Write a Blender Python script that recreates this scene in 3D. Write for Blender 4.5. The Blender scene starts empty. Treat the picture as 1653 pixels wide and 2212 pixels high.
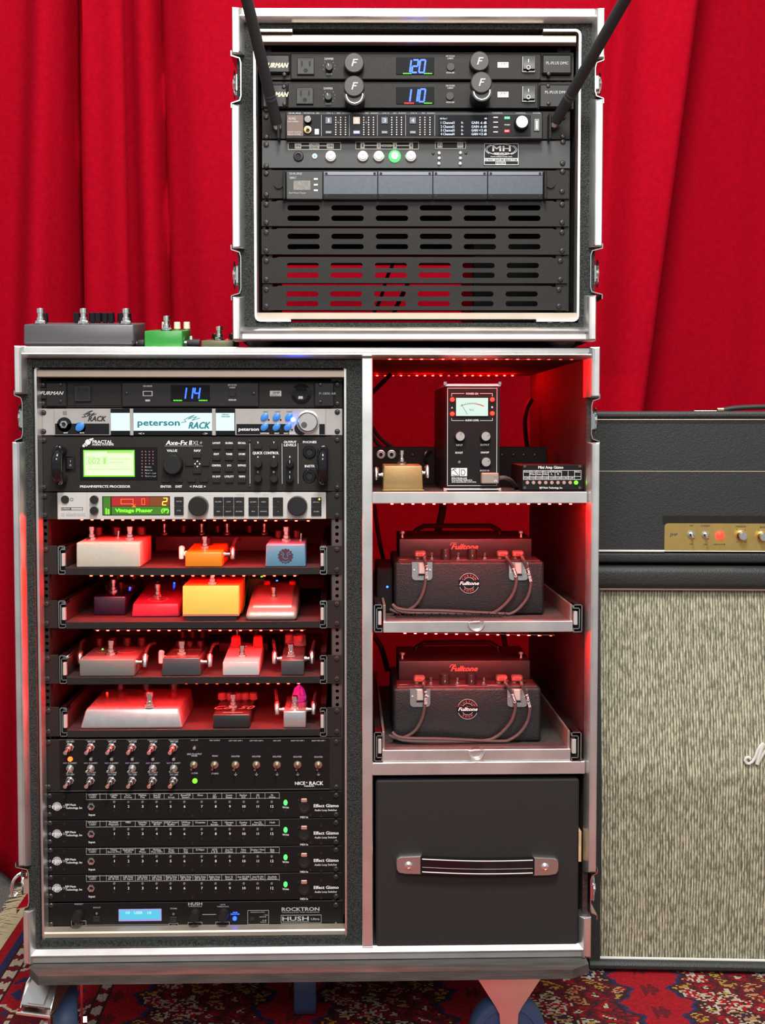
import bpy, bmesh, math, random
from mathutils import Vector, Matrix
random.seed(7)
C = bpy.context.scene.collection
PI = math.pi
# ---------------------------------------------------------------- camera
W_, H_, F_ = 1653, 2212, 2700.0
PSI, THE = math.atan(75.5 / F_), math.radians(2.9)
PPX, PPY = 826.5, 930 + F_ * math.tan(THE)
CAM = Vector((0, -1.945, 1.044))
FW = Vector((math.sin(PSI) * math.cos(THE), math.cos(PSI) * math.cos(THE), -math.sin(THE)))
RT = Vector((math.cos(PSI), -math.sin(PSI), 0))
UP = RT.cross(FW)
cd = bpy.data.cameras.new('camera'); cam = bpy.data.objects.new('camera', cd); C.objects.link(cam)
cam.matrix_world = Matrix.Translation(CAM) @ Matrix((RT, UP, -FW)).transposed().to_4x4()
cd.sensor_fit = 'AUTO'; cd.sensor_width = 36; cd.lens = F_ / H_ * 36
cd.shift_x = -(PPX - W_ / 2) / H_; cd.shift_y = (PPY - H_ / 2) / H_
cd.clip_start = 0.05; cd.clip_end = 60
bpy.context.scene.camera = cam
# ---------------------------------------------------------------- world and light
sc = bpy.context.scene
w = bpy.data.worlds.new('room_light'); sc.world = w; w.use_nodes = True
_bg = w.node_tree.nodes['Background']; _bg.inputs[0].default_value = (0.92, 0.97, 1.0, 1)   # pale room: walls dimmer than the ceiling
_g = w.node_tree.nodes.new('ShaderNodeTexCoord'); _s = w.node_tree.nodes.new('ShaderNodeSeparateXYZ'); _m = w.node_tree.nodes.new('ShaderNodeMapRange')
w.node_tree.links.new(_g.outputs['Generated'], _s.inputs[0]); w.node_tree.links.new(_s.outputs['Z'], _m.inputs[0]); w.node_tree.links.new(_m.outputs[0], _bg.inputs[1])
_m.inputs['From Min'].default_value = -0.1; _m.inputs['From Max'].default_value = 0.6; _m.inputs['To Min'].default_value = 0.30; _m.inputs['To Max'].default_value = 0.55
def area(name, loc, aim, sx, sy, watts, col=(1, 0.98, 0.93)):
    l = bpy.data.lights.new(name, 'AREA'); l.shape = 'RECTANGLE'; l.size = sx; l.size_y = sy
    l.energy = watts; l.color = col
    o = bpy.data.objects.new(name, l); C.objects.link(o); o.location = loc
    o.rotation_euler = (Vector(aim) - Vector(loc)).to_track_quat('-Z', 'Y').to_euler()
    return o
area('area_lamp', (0.1, -1.5, 3.1), (0.1, 0.2, 0.6), 0.45, 0.6, 74)
area('area_lamp', (0.0, -3.8, 2.75), (0, 0, 1.2), 1.7, 0.9, 58)
area('area_lamp', (0.2, 0.45, 4.4), (0.2, 0.95, 1.0), 2.6, 0.3, 78)  # added lamp: brightens the curtain left dark behind the upper case
sc.view_settings.view_transform = 'Standard'; sc.view_settings.look = 'None'
sc.view_settings.gamma = 1; sc.view_settings.use_curve_mapping = False
sc.view_settings.exposure = 0.14
# ---------------------------------------------------------------- materials
MATS = {}
def mat(name, col=(0.5, 0.5, 0.5), rough=0.5, metal=0.0, noise=0.0, nscale=60, bump=0.0, bscale=200,
        emit=None, es=1.0, coat=0.0, trans=0.0, sheen=0.0, spec=0.5, alpha=None, stretch=None, rnoise=0.0):
    if name in MATS: return MATS[name]
    m = bpy.data.materials.new(name); m.use_nodes = True; MATS[name] = m
    nt = m.node_tree; N = nt.nodes; L = nt.links; p = N['Principled BSDF']
    p.inputs['Base Color'].default_value = (*col, 1); p.inputs['Roughness'].default_value = rough
    p.inputs['Metallic'].default_value = metal; p.inputs['Coat Weight'].default_value = coat
    p.inputs['Transmission Weight'].default_value = trans; p.inputs['Specular IOR Level'].default_value = spec
    if sheen: p.inputs['Sheen Weight'].default_value = sheen; p.inputs['Sheen Roughness'].default_value = 0.5
    if emit: p.inputs['Emission Color'].default_value = (*emit, 1); p.inputs['Emission Strength'].default_value = es
    src = None
    if noise or bump or rnoise:
        tc = N.new('ShaderNodeTexCoord'); mp = N.new('ShaderNodeMapping'); L.new(tc.outputs['Object'], mp.inputs[0])
        if stretch: mp.inputs['Scale'].default_value = stretch
        src = mp.outputs[0]
    if noise or rnoise:
        n = N.new('ShaderNodeTexNoise'); n.inputs['Scale'].default_value = nscale; n.inputs['Detail'].default_value = 5
        L.new(src, n.inputs['Vector'])
        if noise:
            r = N.new('ShaderNodeValToRGB'); L.new(n.outputs['Fac'], r.inputs[0])
            r.color_ramp.elements[0].position = 0.3; r.color_ramp.elements[1].position = 0.7
            r.color_ramp.elements[0].color = (*[max(0, c * (1 - noise)) for c in col], 1)
            r.color_ramp.elements[1].color = (*[min(1, c * (1 + noise)) for c in col], 1)
            L.new(r.outputs[0], p.inputs['Base Color'])
        if rnoise:
            mr = N.new('ShaderNodeMapRange'); L.new(n.outputs['Fac'], mr.inputs[0])
            mr.inputs['From Min'].default_value = 0.3; mr.inputs['From Max'].default_value = 0.7
            mr.inputs['To Min'].default_value = max(0.02, rough - rnoise); mr.inputs['To Max'].default_value = rough + rnoise
            L.new(mr.outputs[0], p.inputs['Roughness'])
    if bump:
        n2 = N.new('ShaderNodeTexNoise'); n2.inputs['Scale'].default_value = bscale; n2.inputs['Detail'].default_value = 3
        L.new(src, n2.inputs['Vector']); b = N.new('ShaderNodeBump'); b.inputs['Strength'].default_value = bump
        b.inputs['Distance'].default_value = 0.002; L.new(n2.outputs['Fac'], b.inputs['Height']); L.new(b.outputs[0], p.inputs['Normal'])
    return m
def emi(name, col, s):
    return mat(name, (0, 0, 0), 0.4, emit=col, es=s)
mat('alu', (0.90, 0.88, 0.86), 0.36, 1, noise=0.05, nscale=18, rnoise=0.03)
mat('alu_warm', (0.56, 0.47, 0.38), 0.52, 0.7, noise=0.05, nscale=18, rnoise=0.03)
mat('zinc', (0.78, 0.80, 0.78), 0.18, 1, noise=0.08, nscale=40)
mat('chrome', (0.95, 0.93, 0.90), 0.22, 1)
mat('gold', (0.85, 0.58, 0.22), 0.2, 1)
mat('steel', (0.6, 0.58, 0.56), 0.35, 1)
mat('foam', (0.033, 0.035, 0.033), 0.95, spec=0.2, noise=0.7, nscale=420, bump=1.0, bscale=500)
mat('panel', (0.018, 0.016, 0.015), 0.45, spec=0.22, noise=0.15, nscale=300, bump=0.15, bscale=1500)
mat('panel_grey', (0.055, 0.056, 0.058), 0.36, spec=0.3, noise=0.1, nscale=300)
mat('panel_dark', (0.009, 0.008, 0.008), 0.45, spec=0.18, noise=0.2, nscale=300)
mat('panel_blue', (0.060, 0.070, 0.085), 0.33, 0.4, noise=0.1, nscale=200)
mat('rail', (0.060, 0.056, 0.054), 0.45)
mat('black_plastic', (0.016, 0.015, 0.015), 0.35, spec=0.35)
mat('black_rubber', (0.020, 0.020, 0.021), 0.6)
mat('brown_black', (0.040, 0.030, 0.026), 0.42)
mat('display_black', (0.006, 0.006, 0.008), 0.5, spec=0.12)
mat('glass_black', (0.008, 0.007, 0.009), 0.4, spec=0.15)
mat('gloss_black', (0.008, 0.007, 0.009), 0.08)
mat('void', (0.004, 0.004, 0.004), 0.7)
mat('shell_inside', (0.030, 0.012, 0.011), 0.75, noise=0.5, nscale=120, bump=0.6, bscale=300)
mat('tolex', (0.028, 0.030, 0.030), 0.45, noise=0.12, nscale=200, bump=0.38, bscale=330, spec=.4)
mat('tolex_echo', (0.014, 0.014, 0.015), 0.45, noise=0.2, nscale=200, bump=0.5, bscale=420, spec=.35)
mat('print_white', (0.72, 0.72, 0.72), 0.5)
mat('print_grey', (0.42, 0.42, 0.43), 0.5)
mat('print_black', (0.012, 0.012, 0.012), 0.5)
mat('print_warm', (0.80, 0.62, 0.42), 0.4)
mat('print_red', (0.55, 0.05, 0.04), 0.5)
mat('silver_face', (0.50, 0.46, 0.44), 0.32, 0.55, noise=0.06, nscale=40)
mat('white_face', (0.62, 0.59, 0.56), 0.36, 0.25)
mat('gold_face', (0.62, 0.43, 0.14), 0.34, 0.8, noise=0.06, nscale=60)
mat('blue_button', (0.04, 0.22, 0.62), 0.35)
mat('white_piping', (0.75, 0.72, 0.66), 0.5)
mat('wood', (0.55, 0.38, 0.2), 0.6, noise=0.2, nscale=40)
mat('carpet_black', (0.035, 0.031, 0.029), 0.9, noise=0.4, nscale=120, bump=0.4, bscale=600)
mat('wheel_blue', (0.040, 0.085, 0.19), 0.5)
mat('dolly_wood', (0.060, 0.053, 0.048), 0.62, noise=0.35, nscale=14, bump=0.3, bscale=90, stretch=(1, 6, 6))
emi('e_blue', (0.02, 0.10, 1.0), 7); emi('e_blue_core', (0.012, 0.06, 1.0), 5)
emi('e_blue_bright', (0.012, 0.05, 1.0), 70); emi('e_red', (1, 0.014, 0.008), 7); emi('e_orange', (1, 0.10, 0.015), 4)
emi('e_green', (0.06, 1, 0.11), 2.6); emi('e_lime', (0.13, 1, 0.02), 2.6); emi('e_yellow', (1, 0.65, 0.05), 2)
emi('e_led', (1, 0.0007, 0.0004), 1500)
emi('e_led_dim', (1, 0.004, 0.002), 60)
emi('lcd_white', (0.80, 0.98, 1.0), 0.95); emi('lcd_cyan', (0.10, 0.62, 0.85), 0.9); emi('lcd_lime', (0.80, 1.0, 0.60), 1.0)
emi('lcd_green_edge', (0.22, 0.85, 0.04), 0.9); emi('vu_light', (0.72, 0.92, 0.80), 0.9); emi('purple', (0.35, 0.02, 0.5), 1.2)
emi('lcd_red', (0.75, 0.02, 0.02), 0.6); emi('lcd_green', (0.10, 0.32, 0.02), 0.6); emi('lcd_brown', (0.45, 0.11, 0.01), 0.5)
emi('lcd_text', (0.25, 0.8, 0.9), 0.6); emi('teal_print', (0.02, 0.30, 0.36), 0.7); emi('screen_white', (0.75, 0.85, 1.0), 0.9)
# ---------------------------------------------------------------- frames: real planes in the room, each with its own yaw
class Frame:
    def __init__(s, org=(0, 0, 0), yaw=0.0):
        s.O = Vector(org); s.yaw = yaw; s.R = Matrix.Rotation(yaw, 3, 'Z'); s.Ri = s.R.inverted()
        s.c = s.Ri @ (CAM - s.O)
    def ray(s, px, py):
        return s.Ri @ (FW + RT * ((px - PPX) / F_) - UP * ((py - PPY) / F_))
    def at(s, px, py, y):
        d = s.ray(px, py); t = (y - s.c.y) / d.y; return s.c + d * t
    def on_z(s, px, py, z):
        d = s.ray(px, py); t = (z - s.c.z) / d.z; return s.c + d * t
    def on_x(s, px, py, x):
        d = s.ray(px, py); t = (x - s.c.x) / d.x; return s.c + d * t
    def world(s, v): return s.O + s.R @ Vector(v)
FR = Frame()
TOPF = Frame((0.11, -0.03, 0), math.radians(-1.2))
AMPF = Frame((0.5, 0.40, 0), math.radians(-4.0))
# ---------------------------------------------------------------- mesh builder
GLY = {}
def glyph(s, shear, bold):
    bold = 0; k = (s, shear, bold)
    if k not in GLY:
        cu = bpy.data.curves.new('t', 'FONT'); cu.body = s; cu.shear = shear; cu.offset = bold; cu.resolution_u = 2
        cu.size = 1.0; cu.align_x = 'LEFT'
        ob = bpy.data.objects.new('t', cu); me = bpy.data.meshes.new_from_object(ob)
        vs = [v.co.copy() for v in me.vertices]; fs = [tuple(p.vertices) for p in me.polygons]
        bpy.data.objects.remove(ob); bpy.data.curves.remove(cu); bpy.data.meshes.remove(me)
        if vs:
            xa = min(v.x for v in vs); xb = max(v.x for v in vs); ya = min(v.y for v in vs); yb = max(v.y for v in vs)
        else: xa = xb = ya = yb = 0
        GLY[k] = (vs, fs, xa, xb, ya, yb)
    return GLY[k]
def basis(d):
    d = Vector(d).normalized(); a = Vector((0, 0, 1)) if abs(d.z) < 0.9 else Vector((1, 0, 0))
    u = d.cross(a).normalized(); return d, u, d.cross(u).normalized()
class B:
    def __init__(s): s.v = []; s.f = []
    def add(s, vs, fs):
        n = len(s.v); s.v += [Vector(p) for p in vs]; s.f += [tuple(i + n for i in f) for f in fs]; return s
    def box(s, x0, x1, y0, y1, z0, z1, bev=0):
        if x0 > x1: x0, x1 = x1, x0
        if z0 > z1: z0, z1 = z1, z0
        if y0 > y1: y0, y1 = y1, y0
        if not bev:
            vs = [(x, y, z) for x in (x0, x1) for y in (y0, y1) for z in (z0, z1)]
            return s.add(vs, [(0, 1, 3, 2), (4, 6, 7, 5), (0, 4, 5, 1), (2, 3, 7, 6), (0, 2, 6, 4), (1, 5, 7, 3)])
        e = min(bev, (x1 - x0) / 2.01, (y1 - y0) / 2.01, (z1 - z0) / 2.01)
        c = [((x0 + x1) / 2), (y0 + y1) / 2, (z0 + z1) / 2]; h = [(x1 - x0) / 2, (y1 - y0) / 2, (z1 - z0) / 2]
        idx = {}; vs = []
        for sx in (-1, 1):
            for sy in (-1, 1):
                for sz in (-1, 1):
                    sg = (sx, sy, sz)
                    for a in range(3):
                        idx[(sg, a)] = len(vs)
                        vs.append([c[i] + sg[i] * (h[i] - (0 if i == a else e)) for i in range(3)])
        fs = []
        for a in range(3):
            b_, c_ = (a + 1) % 3, (a + 2) % 3
            for sa in (-1, 1):
                q = []
                for sb, sc_ in ((-1, -1), (1, -1), (1, 1), (-1, 1)):
                    sg = [0, 0, 0]; sg[a] = sa; sg[b_] = sb; sg[c_] = sc_; q.append(idx[(tuple(sg), a)])
                fs.append(tuple(q if sa > 0 else q[::-1]))
            for sb in (-1, 1):
                for sc_ in (-1, 1):
                    sg1 = [0, 0, 0]; sg1[b_] = sb; sg1[c_] = sc_; sg2 = list(sg1); sg1[a] = -1; sg2[a] = 1
                    q = [idx[(tuple(sg1), b_)], idx[(tuple(sg2), b_)], idx[(tuple(sg2), c_)], idx[(tuple(sg1), c_)]]
                    fs.append(tuple(q if sb * sc_ > 0 else q[::-1]))
        for sx in (-1, 1):
            for sy in (-1, 1):
                for sz in (-1, 1):
                    sg = (sx, sy, sz); q = [idx[(sg, 0)], idx[(sg, 1)], idx[(sg, 2)]]
                    fs.append(tuple(q if sx * sy * sz > 0 else q[::-1]))
        return s.add(vs, fs)
    def hexa(s, p):  # 8 points: bottom quad then top quad
        return s.add(p, [(3, 2, 1, 0), (4, 5, 6, 7), (0, 1, 5, 4), (1, 2, 6, 5), (2, 3, 7, 6), (3, 0, 4, 7)])
    def lathe(s, c, prof, d=(0, -1, 0), n=16, rot=0.0, sx=1.0):
        d, u, w2 = basis(d); c = Vector(c); base = len(s.v); rings = []
        for r, h in prof:
            if r <= 1e-9: rings.append([len(s.v)]); s.v.append(c + d * h)
            else:
                rings.append(list(range(len(s.v), len(s.v) + n)))
                for i in range(n):
                    a = 2 * PI * i / n + rot; s.v.append(c + d * h + (u * (math.cos(a) * sx) + w2 * math.sin(a)) * r)
        for A, D in zip(rings, rings[1:]):
            for i in range(n):
                j = (i + 1) % n
                if len(A) == 1 and len(D) == 1: continue
                if len(A) == 1: s.f.append((A[0], D[j], D[i]))
                elif len(D) == 1: s.f.append((A[i], A[j], D[0]))
                else: s.f.append((A[i], A[j], D[j], D[i]))
        return s
    def cyl(s, c, r, h, d=(0, -1, 0), n=16, r2=None, bev=0.0, rot=0.0):
        r2 = r if r2 is None else r2
        p = [(0, 0), (r, 0), (r2, h - bev), (max(r2 - bev, 1e-5), h), (0, h)] if bev else [(0, 0), (r, 0), (r2, h), (0, h)]
        return s.lathe(c, p, d, n, rot)
    def tube(s, pts, r, n=8, caps=True, smooth=0):
        pts = [Vector(p) for p in pts]
        if smooth:
            q = []
            for i in range(len(pts) - 1):
                p0 = pts[max(i - 1, 0)]; p1 = pts[i]; p2 = pts[i + 1]; p3 = pts[min(i + 2, len(pts) - 1)]
                for k in range(smooth):
                    t = k / smooth
                    q.append(0.5 * (2 * p1 + (p2 - p0) * t + (2 * p0 - 5 * p1 + 4 * p2 - p3) * t * t + (3 * p1 - p0 - 3 * p2 + p3) * t ** 3))
            q.append(pts[-1]); pts = q
        m = len(pts); rr = r if isinstance(r, (list, tuple)) else [r] * m
        if len(rr) != m: rr = [rr[0] + (rr[-1] - rr[0]) * i / (m - 1) for i in range(m)]
        t = (pts[1] - pts[0]).normalized(); _, u, _w = basis(t); base = len(s.v)
        for i, p in enumerate(pts):
            t = (pts[min(i + 1, m - 1)] - pts[max(i - 1, 0)]).normalized(); u = (u - t * u.dot(t)).normalized(); w2 = t.cross(u)
            for k in range(n):
                a = 2 * PI * k / n; s.v.append(p + (u * math.cos(a) + w2 * math.sin(a)) * rr[i])
        for i in range(m - 1):
            for k in range(n):
                j = (k + 1) % n; a = base + i * n; b_ = a + n; s.f.append((a + k, a + j, b_ + j, b_ + k))
        if caps:
            s.f.append(tuple(base + k for k in range(n))[::-1]); s.f.append(tuple(base + (m - 1) * n + k for k in range(n)))
        return s
    def prism(s, poly, a0, a1, ax='y'):  # poly of 2D points; extruded along ax. ax y: (x,z); ax x: (y,z); ax z: (x,y)
        n = len(poly)
        def m(p, t): return {'y': (p[0], t, p[1]), 'x': (t, p[0], p[1]), 'z': (p[0], p[1], t)}[ax]
        vs = [m(p, a0) for p in poly] + [m(p, a1) for p in poly]
        fs = [tuple(range(n)), tuple(range(2 * n - 1, n - 1, -1))] + [(i, i + n, (i + 1) % n + n, (i + 1) % n) for i in range(n)]
        return s.add(vs, fs)
    def plate(s, outer, holes, y0, y1):  # flat plate in xz with real holes
        bm = bmesh.new(); E = []
        for poly in [outer] + holes:
            vs = [bm.verts.new((p[0], y0, p[1])) for p in poly]
            E += [bm.edges.new((vs[i], vs[(i + 1) % len(vs)])) for i in range(len(vs))]
        r = bmesh.ops.triangle_fill(bm, edges=E, use_beauty=True)
        fs = [g for g in r['geom'] if isinstance(g, bmesh.types.BMFace)]
        ex = bmesh.ops.extrude_face_region(bm, geom=fs)
        for g in ex['geom']:
            if isinstance(g, bmesh.types.BMVert): g.co.y = y1
        bmesh.ops.recalc_face_normals(bm, faces=bm.faces)
        bm.verts.index_update(); vs = [v.co.copy() for v in bm.verts]; f = [tuple(v.index for v in q.verts) for q in bm.faces]; bm.free()
        return s.add(vs, f)
    # --- in the pixels of a face plane: t is a Thing (plane t.y in frame t.fr), depths in mm, positive = deeper
    def pb(s, t, x0, y0, x1, y1, yf=0, yb=1, bev=0, slant=0):
        a = t.w((x0 + x1) / 2, y0, yf); b_ = t.w((x0 + x1) / 2, y1, yf); c = t.w(x0, (y0 + y1) / 2, yf); d = t.w(x1, (y0 + y1) / 2, yf)
        return s.box(c.x, d.x, t.y + yf / 1000, t.y + yb / 1000, b_.z, a.z, bev / 1000)
    def frame(s, t, x0, y0, x1, y1, th=0.8, yf=-0.4, yb=0.2):
        s.pb(t, x0, y0, x1, y0 + th, yf, yb); s.pb(t, x0, y1 - th, x1, y1, yf, yb)
        s.pb(t, x0, y0, x0 + th, y1, yf, yb); s.pb(t, x1 - th, y0, x1, y1, yf, yb); return s
    def pc(s, t, px, py, r, h, yf=0, n=16, r2=None, bev=0):  # disc: r in px, rises h mm towards the room from depth yf; px/py of its front
        c = t.w(px, py, yf - h); c.y = t.y + yf / 1000
        return s.cyl(c, r * t.s, h / 1000, n=n, r2=None if r2 is None else r2 * t.s, bev=bev / 1000)
    def pl(s, t, px, py, prof, yf=0, n=16, fr=0):  # lathe towards the room; prof in (px, mm)
        c = t.w(px, py, yf - fr); c.y = t.y + yf / 1000
        return s.lathe(c, [(r * t.s, h / 1000) for r, h in prof], n=n)
    def tx(s, t, txt, cx, cy, w_, h, yo=-0.35, shear=0.0, bold=0.012, rot=0.0):
        vs, fs, xa, xb, ya, yb = glyph(txt, shear, bold)
        if not vs: return s
        c = t.w(cx, cy, yo); kx = w_ * t.s / max(xb - xa, 1e-6); kz = h * t.s / 0.70
        mx, mz = (xa + xb) / 2, 0.35; cr, sr = math.cos(rot), math.sin(rot); q = []
        for v in vs:
            a = (v.x - mx) * kx; b_ = (v.y - mz) * kz; q.append((c.x + a * cr - b_ * sr, c.y, c.z + a * sr + b_ * cr))
        s.add(q, fs)
        e = .028 * kz * (1 + (bold >= .02) + (bold >= .03))
        s.add([(x + e * cr, y - .00002, z + e * sr) for x, y, z in q], fs)
        if bold >= .02: s.add([(x + e * .5 * cr, y - .00004, z + e * .6) for x, y, z in q], fs)
        return s
    def stroke(s, t, pts, wd, yf=-0.6, yb=0, n=4):  # a flat ribbon drawn along pixel points
        P = [t.w(x, y, yf) for x, y in pts]; h = wd * t.s / 2
        for a, b_ in zip(P, P[1:]):
            d = (b_ - a); L = math.hypot(d.x, d.z)
            if L < 1e-7: continue
            nx, nz = -d.z / L * h, d.x / L * h; ex, ez = d.x / L * h * .5, d.z / L * h * .5
            s.prism([(a.x - ex + nx, a.z - ez + nz), (b_.x + ex + nx, b_.z + ez + nz), (b_.x + ex - nx, b_.z + ez - nz), (a.x - ex - nx, a.z - ez - nz)][::-1],
                    t.y + yf / 1000, t.y + yb / 1000)
        return s
    def mesh(s, name, org=(0, 0, 0), m=None, smooth=35):
        me = bpy.data.meshes.new(name); o = Vector(org)
        me.from_pydata([v - o for v in s.v], [], s.f); me.validate(); me.update()
        if smooth: me.shade_smooth(); me.set_sharp_from_angle(angle=math.radians(smooth))
        if m: me.materials.append(MATS[m] if isinstance(m, str) else m)
        return me
SHARED = {}
def tagp(o, label=None, kind=None):
    if label: o['label'] = label
    if kind: o['kind'] = kind
    return o
class Thing:
    def __init__(s, name, label, cat, org, y=None, fr=FR, group=None, kind=None):
        s.fr = fr; s.org = Vector(org); s.y = s.org.y if y is None else y
        s.o = bpy.data.objects.new(name, None); C.objects.link(s.o); s.o.empty_display_size = 0.05
        s.o.location = fr.world(org); s.o.rotation_euler = (0, 0, fr.yaw)
        if kind: s.o['kind'] = kind
        else: s.o['label'] = label; s.o['category'] = cat
        if group: s.o['group'] = group
        a = fr.at(800, 1100, s.y); b_ = fr.at(801, 1100, s.y); s.s = b_.x - a.x
    def w(s, px, py, yo=0): return s.fr.at(px, py, s.y + yo / 1000)
    def part(s, name, b, m, parent=None, label=None, kind=None, smooth=35):
        me = b.mesh(name, s.org, m, smooth); o = bpy.data.objects.new(name, me); C.objects.link(o)
        o.parent = parent or s.o; return tagp(o, label, kind)
    def inst(s, name, me, pos, parent=None, rot=(0, 0, 0), sc_=1.0, label=None):
        o = bpy.data.objects.new(name, me); C.objects.link(o); o.parent = parent or s.o
        o.location = Vector(pos) - s.org; o.rotation_euler = rot; o.scale = (sc_,) * 3 if not isinstance(sc_, tuple) else sc_
        return tagp(o, label)
def solo(name, label, cat, b, m, org, fr=FR, group=None, kind=None, smooth=35):
    me = b.mesh(name, org, m, smooth); o = bpy.data.objects.new(name, me); C.objects.link(o)
    o.location = fr.world(org); o.rotation_euler = (0, 0, fr.yaw)
    if kind: o['kind'] = kind
    if label: o['label'] = label; o['category'] = cat
    if group: o['group'] = group
    return o
# shared small meshes, facing the room (-y) unless they stand up
def shared(key, fn, m):
    if key not in SHARED: SHARED[key] = fn().mesh(key, m=m)
    return SHARED[key]
mm = 0.001
def m_screw():
    b = B().lathe((0, 0, 0), [(4.4 * mm, 0), (4.2 * mm, 1.4 * mm), (3.0 * mm, 2.6 * mm), (1.3 * mm, 2.9 * mm), (1.2 * mm, 1.6 * mm), (0, 1.6 * mm)], n=12)
    return b
mat('screw_black', (0.05, 0.046, 0.044), 0.3, 0.5)
def screw(t, px, py, k=1.0, yf=0, m='screw_black', parent=None):
    c = t.w(px, py, yf - 2); c.y = t.y + yf / 1000
    return t.inst('screw', shared('screw_' + m, m_screw, m), c, parent, sc_=k)
def led_me(m):
    return shared('led_' + m, lambda: B().lathe((0, 0, 0), [(2.4 * mm, 0), (2.4 * mm, 1.5 * mm), (1.6 * mm, 2.8 * mm), (0, 3.2 * mm)], n=10), m)
def led(t, px, py, m, k=1.0, yf=0, name='indicator_light', label=None, parent=None):
    c = t.w(px, py, yf - 2); c.y = t.y + yf / 1000
    return t.inst(name, led_me(m), c, parent, sc_=k, label=label)
def m_toggle():
    b = B().lathe((0, 0, 0), [(6.5 * mm, 0), (6.5 * mm, 1.5 * mm), (4.6 * mm, 1.7 * mm), (4.6 * mm, 3 * mm), (3.2 * mm, 3.4 * mm), (3.0 * mm, 6.5 * mm), (1.6 * mm, 8 * mm), (0, 8 * mm)], n=14)
    b.tube([(0, -7 * mm, 0), (-1.5 * mm, -17 * mm, -5 * mm)], [1.1 * mm, 1.9 * mm], 8); return b
def m_push():
    b = B().cyl((0, 0, 0), 7.2 * mm, 3 * mm, n=6, bev=.6 * mm)
    b.lathe((0, -3 * mm, 0), [(5.2 * mm, 0), (5.2 * mm, 5 * mm), (4.3 * mm, 8 * mm), (3.4 * mm, 8 * mm), (3.4 * mm, 20 * mm), (3.0 * mm, 21 * mm), (0, 21 * mm)], n=14); return b
def m_foot():  # stands up +z
    b = B().cyl((0, 0, 0), 9.0 * mm, 1.2 * mm, (0, 0, 1), 18)
    b.cyl((0, 0, 1.2 * mm), 7.6 * mm, 3.2 * mm, (0, 0, 1), 6, bev=.6 * mm)
    b.lathe((0, 0, 4.4 * mm), [(5.6 * mm, 0), (5.6 * mm, 4.5 * mm), (4.2 * mm, 5.2 * mm), (4.2 * mm, 10.5 * mm), (5.4 * mm, 11 * mm), (5.4 * mm, 17 * mm), (4.6 * mm, 17.6 * mm), (0, 17.6 * mm)], (0, 0, 1), 16); return b
def m_jack():
    return B().lathe((0, 0, 0), [(7.4 * mm, 0), (7.4 * mm, 1.5 * mm), (6.8 * mm, 3.6 * mm), (3.4 * mm, 4 * mm), (3.2 * mm, 0.6 * mm), (0, 0.6 * mm)], n=14)
def knob(t, px, py, r, h, m='black_plastic', yf=0, ridges=0, pointer=None, name='knob', cap=None, base=None, parent=None):
    b = B()
    if base: b.pc(t, px, py, base, 2, yf)
    if base: c0 = t.w(px, py, yf - h); 
    c = t.w(px, py, yf - h); c.y = t.y + yf / 1000
    n = 24 if r > 6 else 14
    b.lathe(c, [(r * t.s, 0), (r * t.s, h * mm * .3), (r * t.s * .93, h * mm * .92), (r * t.s * .86, h * mm), (0, h * mm)], n=n)
    if ridges:
        for i in range(ridges):
            a = 2 * PI * i / ridges; R = r * t.s * .97
            b.box(c.x + R * math.cos(a) - .5 * mm, c.x + R * math.cos(a) + .5 * mm, c.y - h * mm * .85, c.y - .5 * mm, c.z + R * math.sin(a) - .5 * mm, c.z + R * math.sin(a) + .5 * mm)
    k = t.part(name, b, m, parent)
    if cap:
        t.part('cap', B().lathe(c + Vector((0, -h * mm, 0)), [(r * t.s * .8, 0), (r * t.s * .78, .6 * mm), (0, .6 * mm)], n=n), cap, None)
    if pointer:
        a = math.radians(pointer); R = r * t.s
        q = c + Vector((math.cos(a) * R * .55, -h * mm - .3 * mm, math.sin(a) * R * .55))
        d = Vector((math.cos(a), 0, math.sin(a))) * R * .35
        t.part('pointer', B().tube([q - d, q + d], .5 * mm, 6), 'print_white', k if parent is None else None)
    return k
SEG = {'0': 'abcdef', '1': 'bc', '2': 'abged', '3': 'abgcd', '4': 'fgbc', '5': 'afgcd', '9': 'abfgcd'}
def digits(t, s_, cx, cy, w_, h, yf, parent, m='e_blue_core'):
    b = B(); n = len(s_); dw = w_ / n; sl = 0.13
    for i, ch in enumerate(s_):
        x0 = cx - w_ / 2 + i * dw + dw * .14; x1 = cx - w_ / 2 + (i + 1) * dw - dw * .14; top, mid, bot = cy - h / 2, cy, cy + h / 2
        e = {'a': ((x0, top), (x1, top)), 'b': ((x1, top), (x1, mid)), 'c': ((x1, mid), (x1, bot)), 'd': ((x0, bot), (x1, bot)),
             'e': ((x0, mid), (x0, bot)), 'f': ((x0, top), (x0, mid)), 'g': ((x0, mid), (x1, mid))}
        for k in SEG[ch]:
            (a, c), (d, f) = e[k]; g = 0.09; a2, c2, d2, f2 = a + (d - a) * g, c + (f - c) * g, d - (d - a) * g, f - (f - c) * g
            b.stroke(t, [(a2 + (cy - c2) * sl, c2), (d2 + (cy - f2) * sl, f2)], h * .13, yf - .5, yf)
    return t.part('digits', b, m, parent)
# ---------------------------------------------------------------- the room: floor, rug, curtains
def nodes_floor():
    m = mat('floor_grey', (0.115, 0.110, 0.104), 0.9, noise=0.35, nscale=160, bump=0.5, bscale=700); return m
nodes_floor()
solo('floor', None, None, B().box(-4.2, 4.2, -4.5, 1.75, -0.05, 0), 'floor_grey', (0, 0, 0), kind='structure')
mat('wall_paint', (0.32, 0.31, 0.30), 0.8, noise=0.05, nscale=5)
solo('wall_back', None, None, B().box(-4.2, 4.2, 1.7, 1.8, 0, 3.4), 'wall_paint', (0, 1.7, 0), kind='structure')

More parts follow.
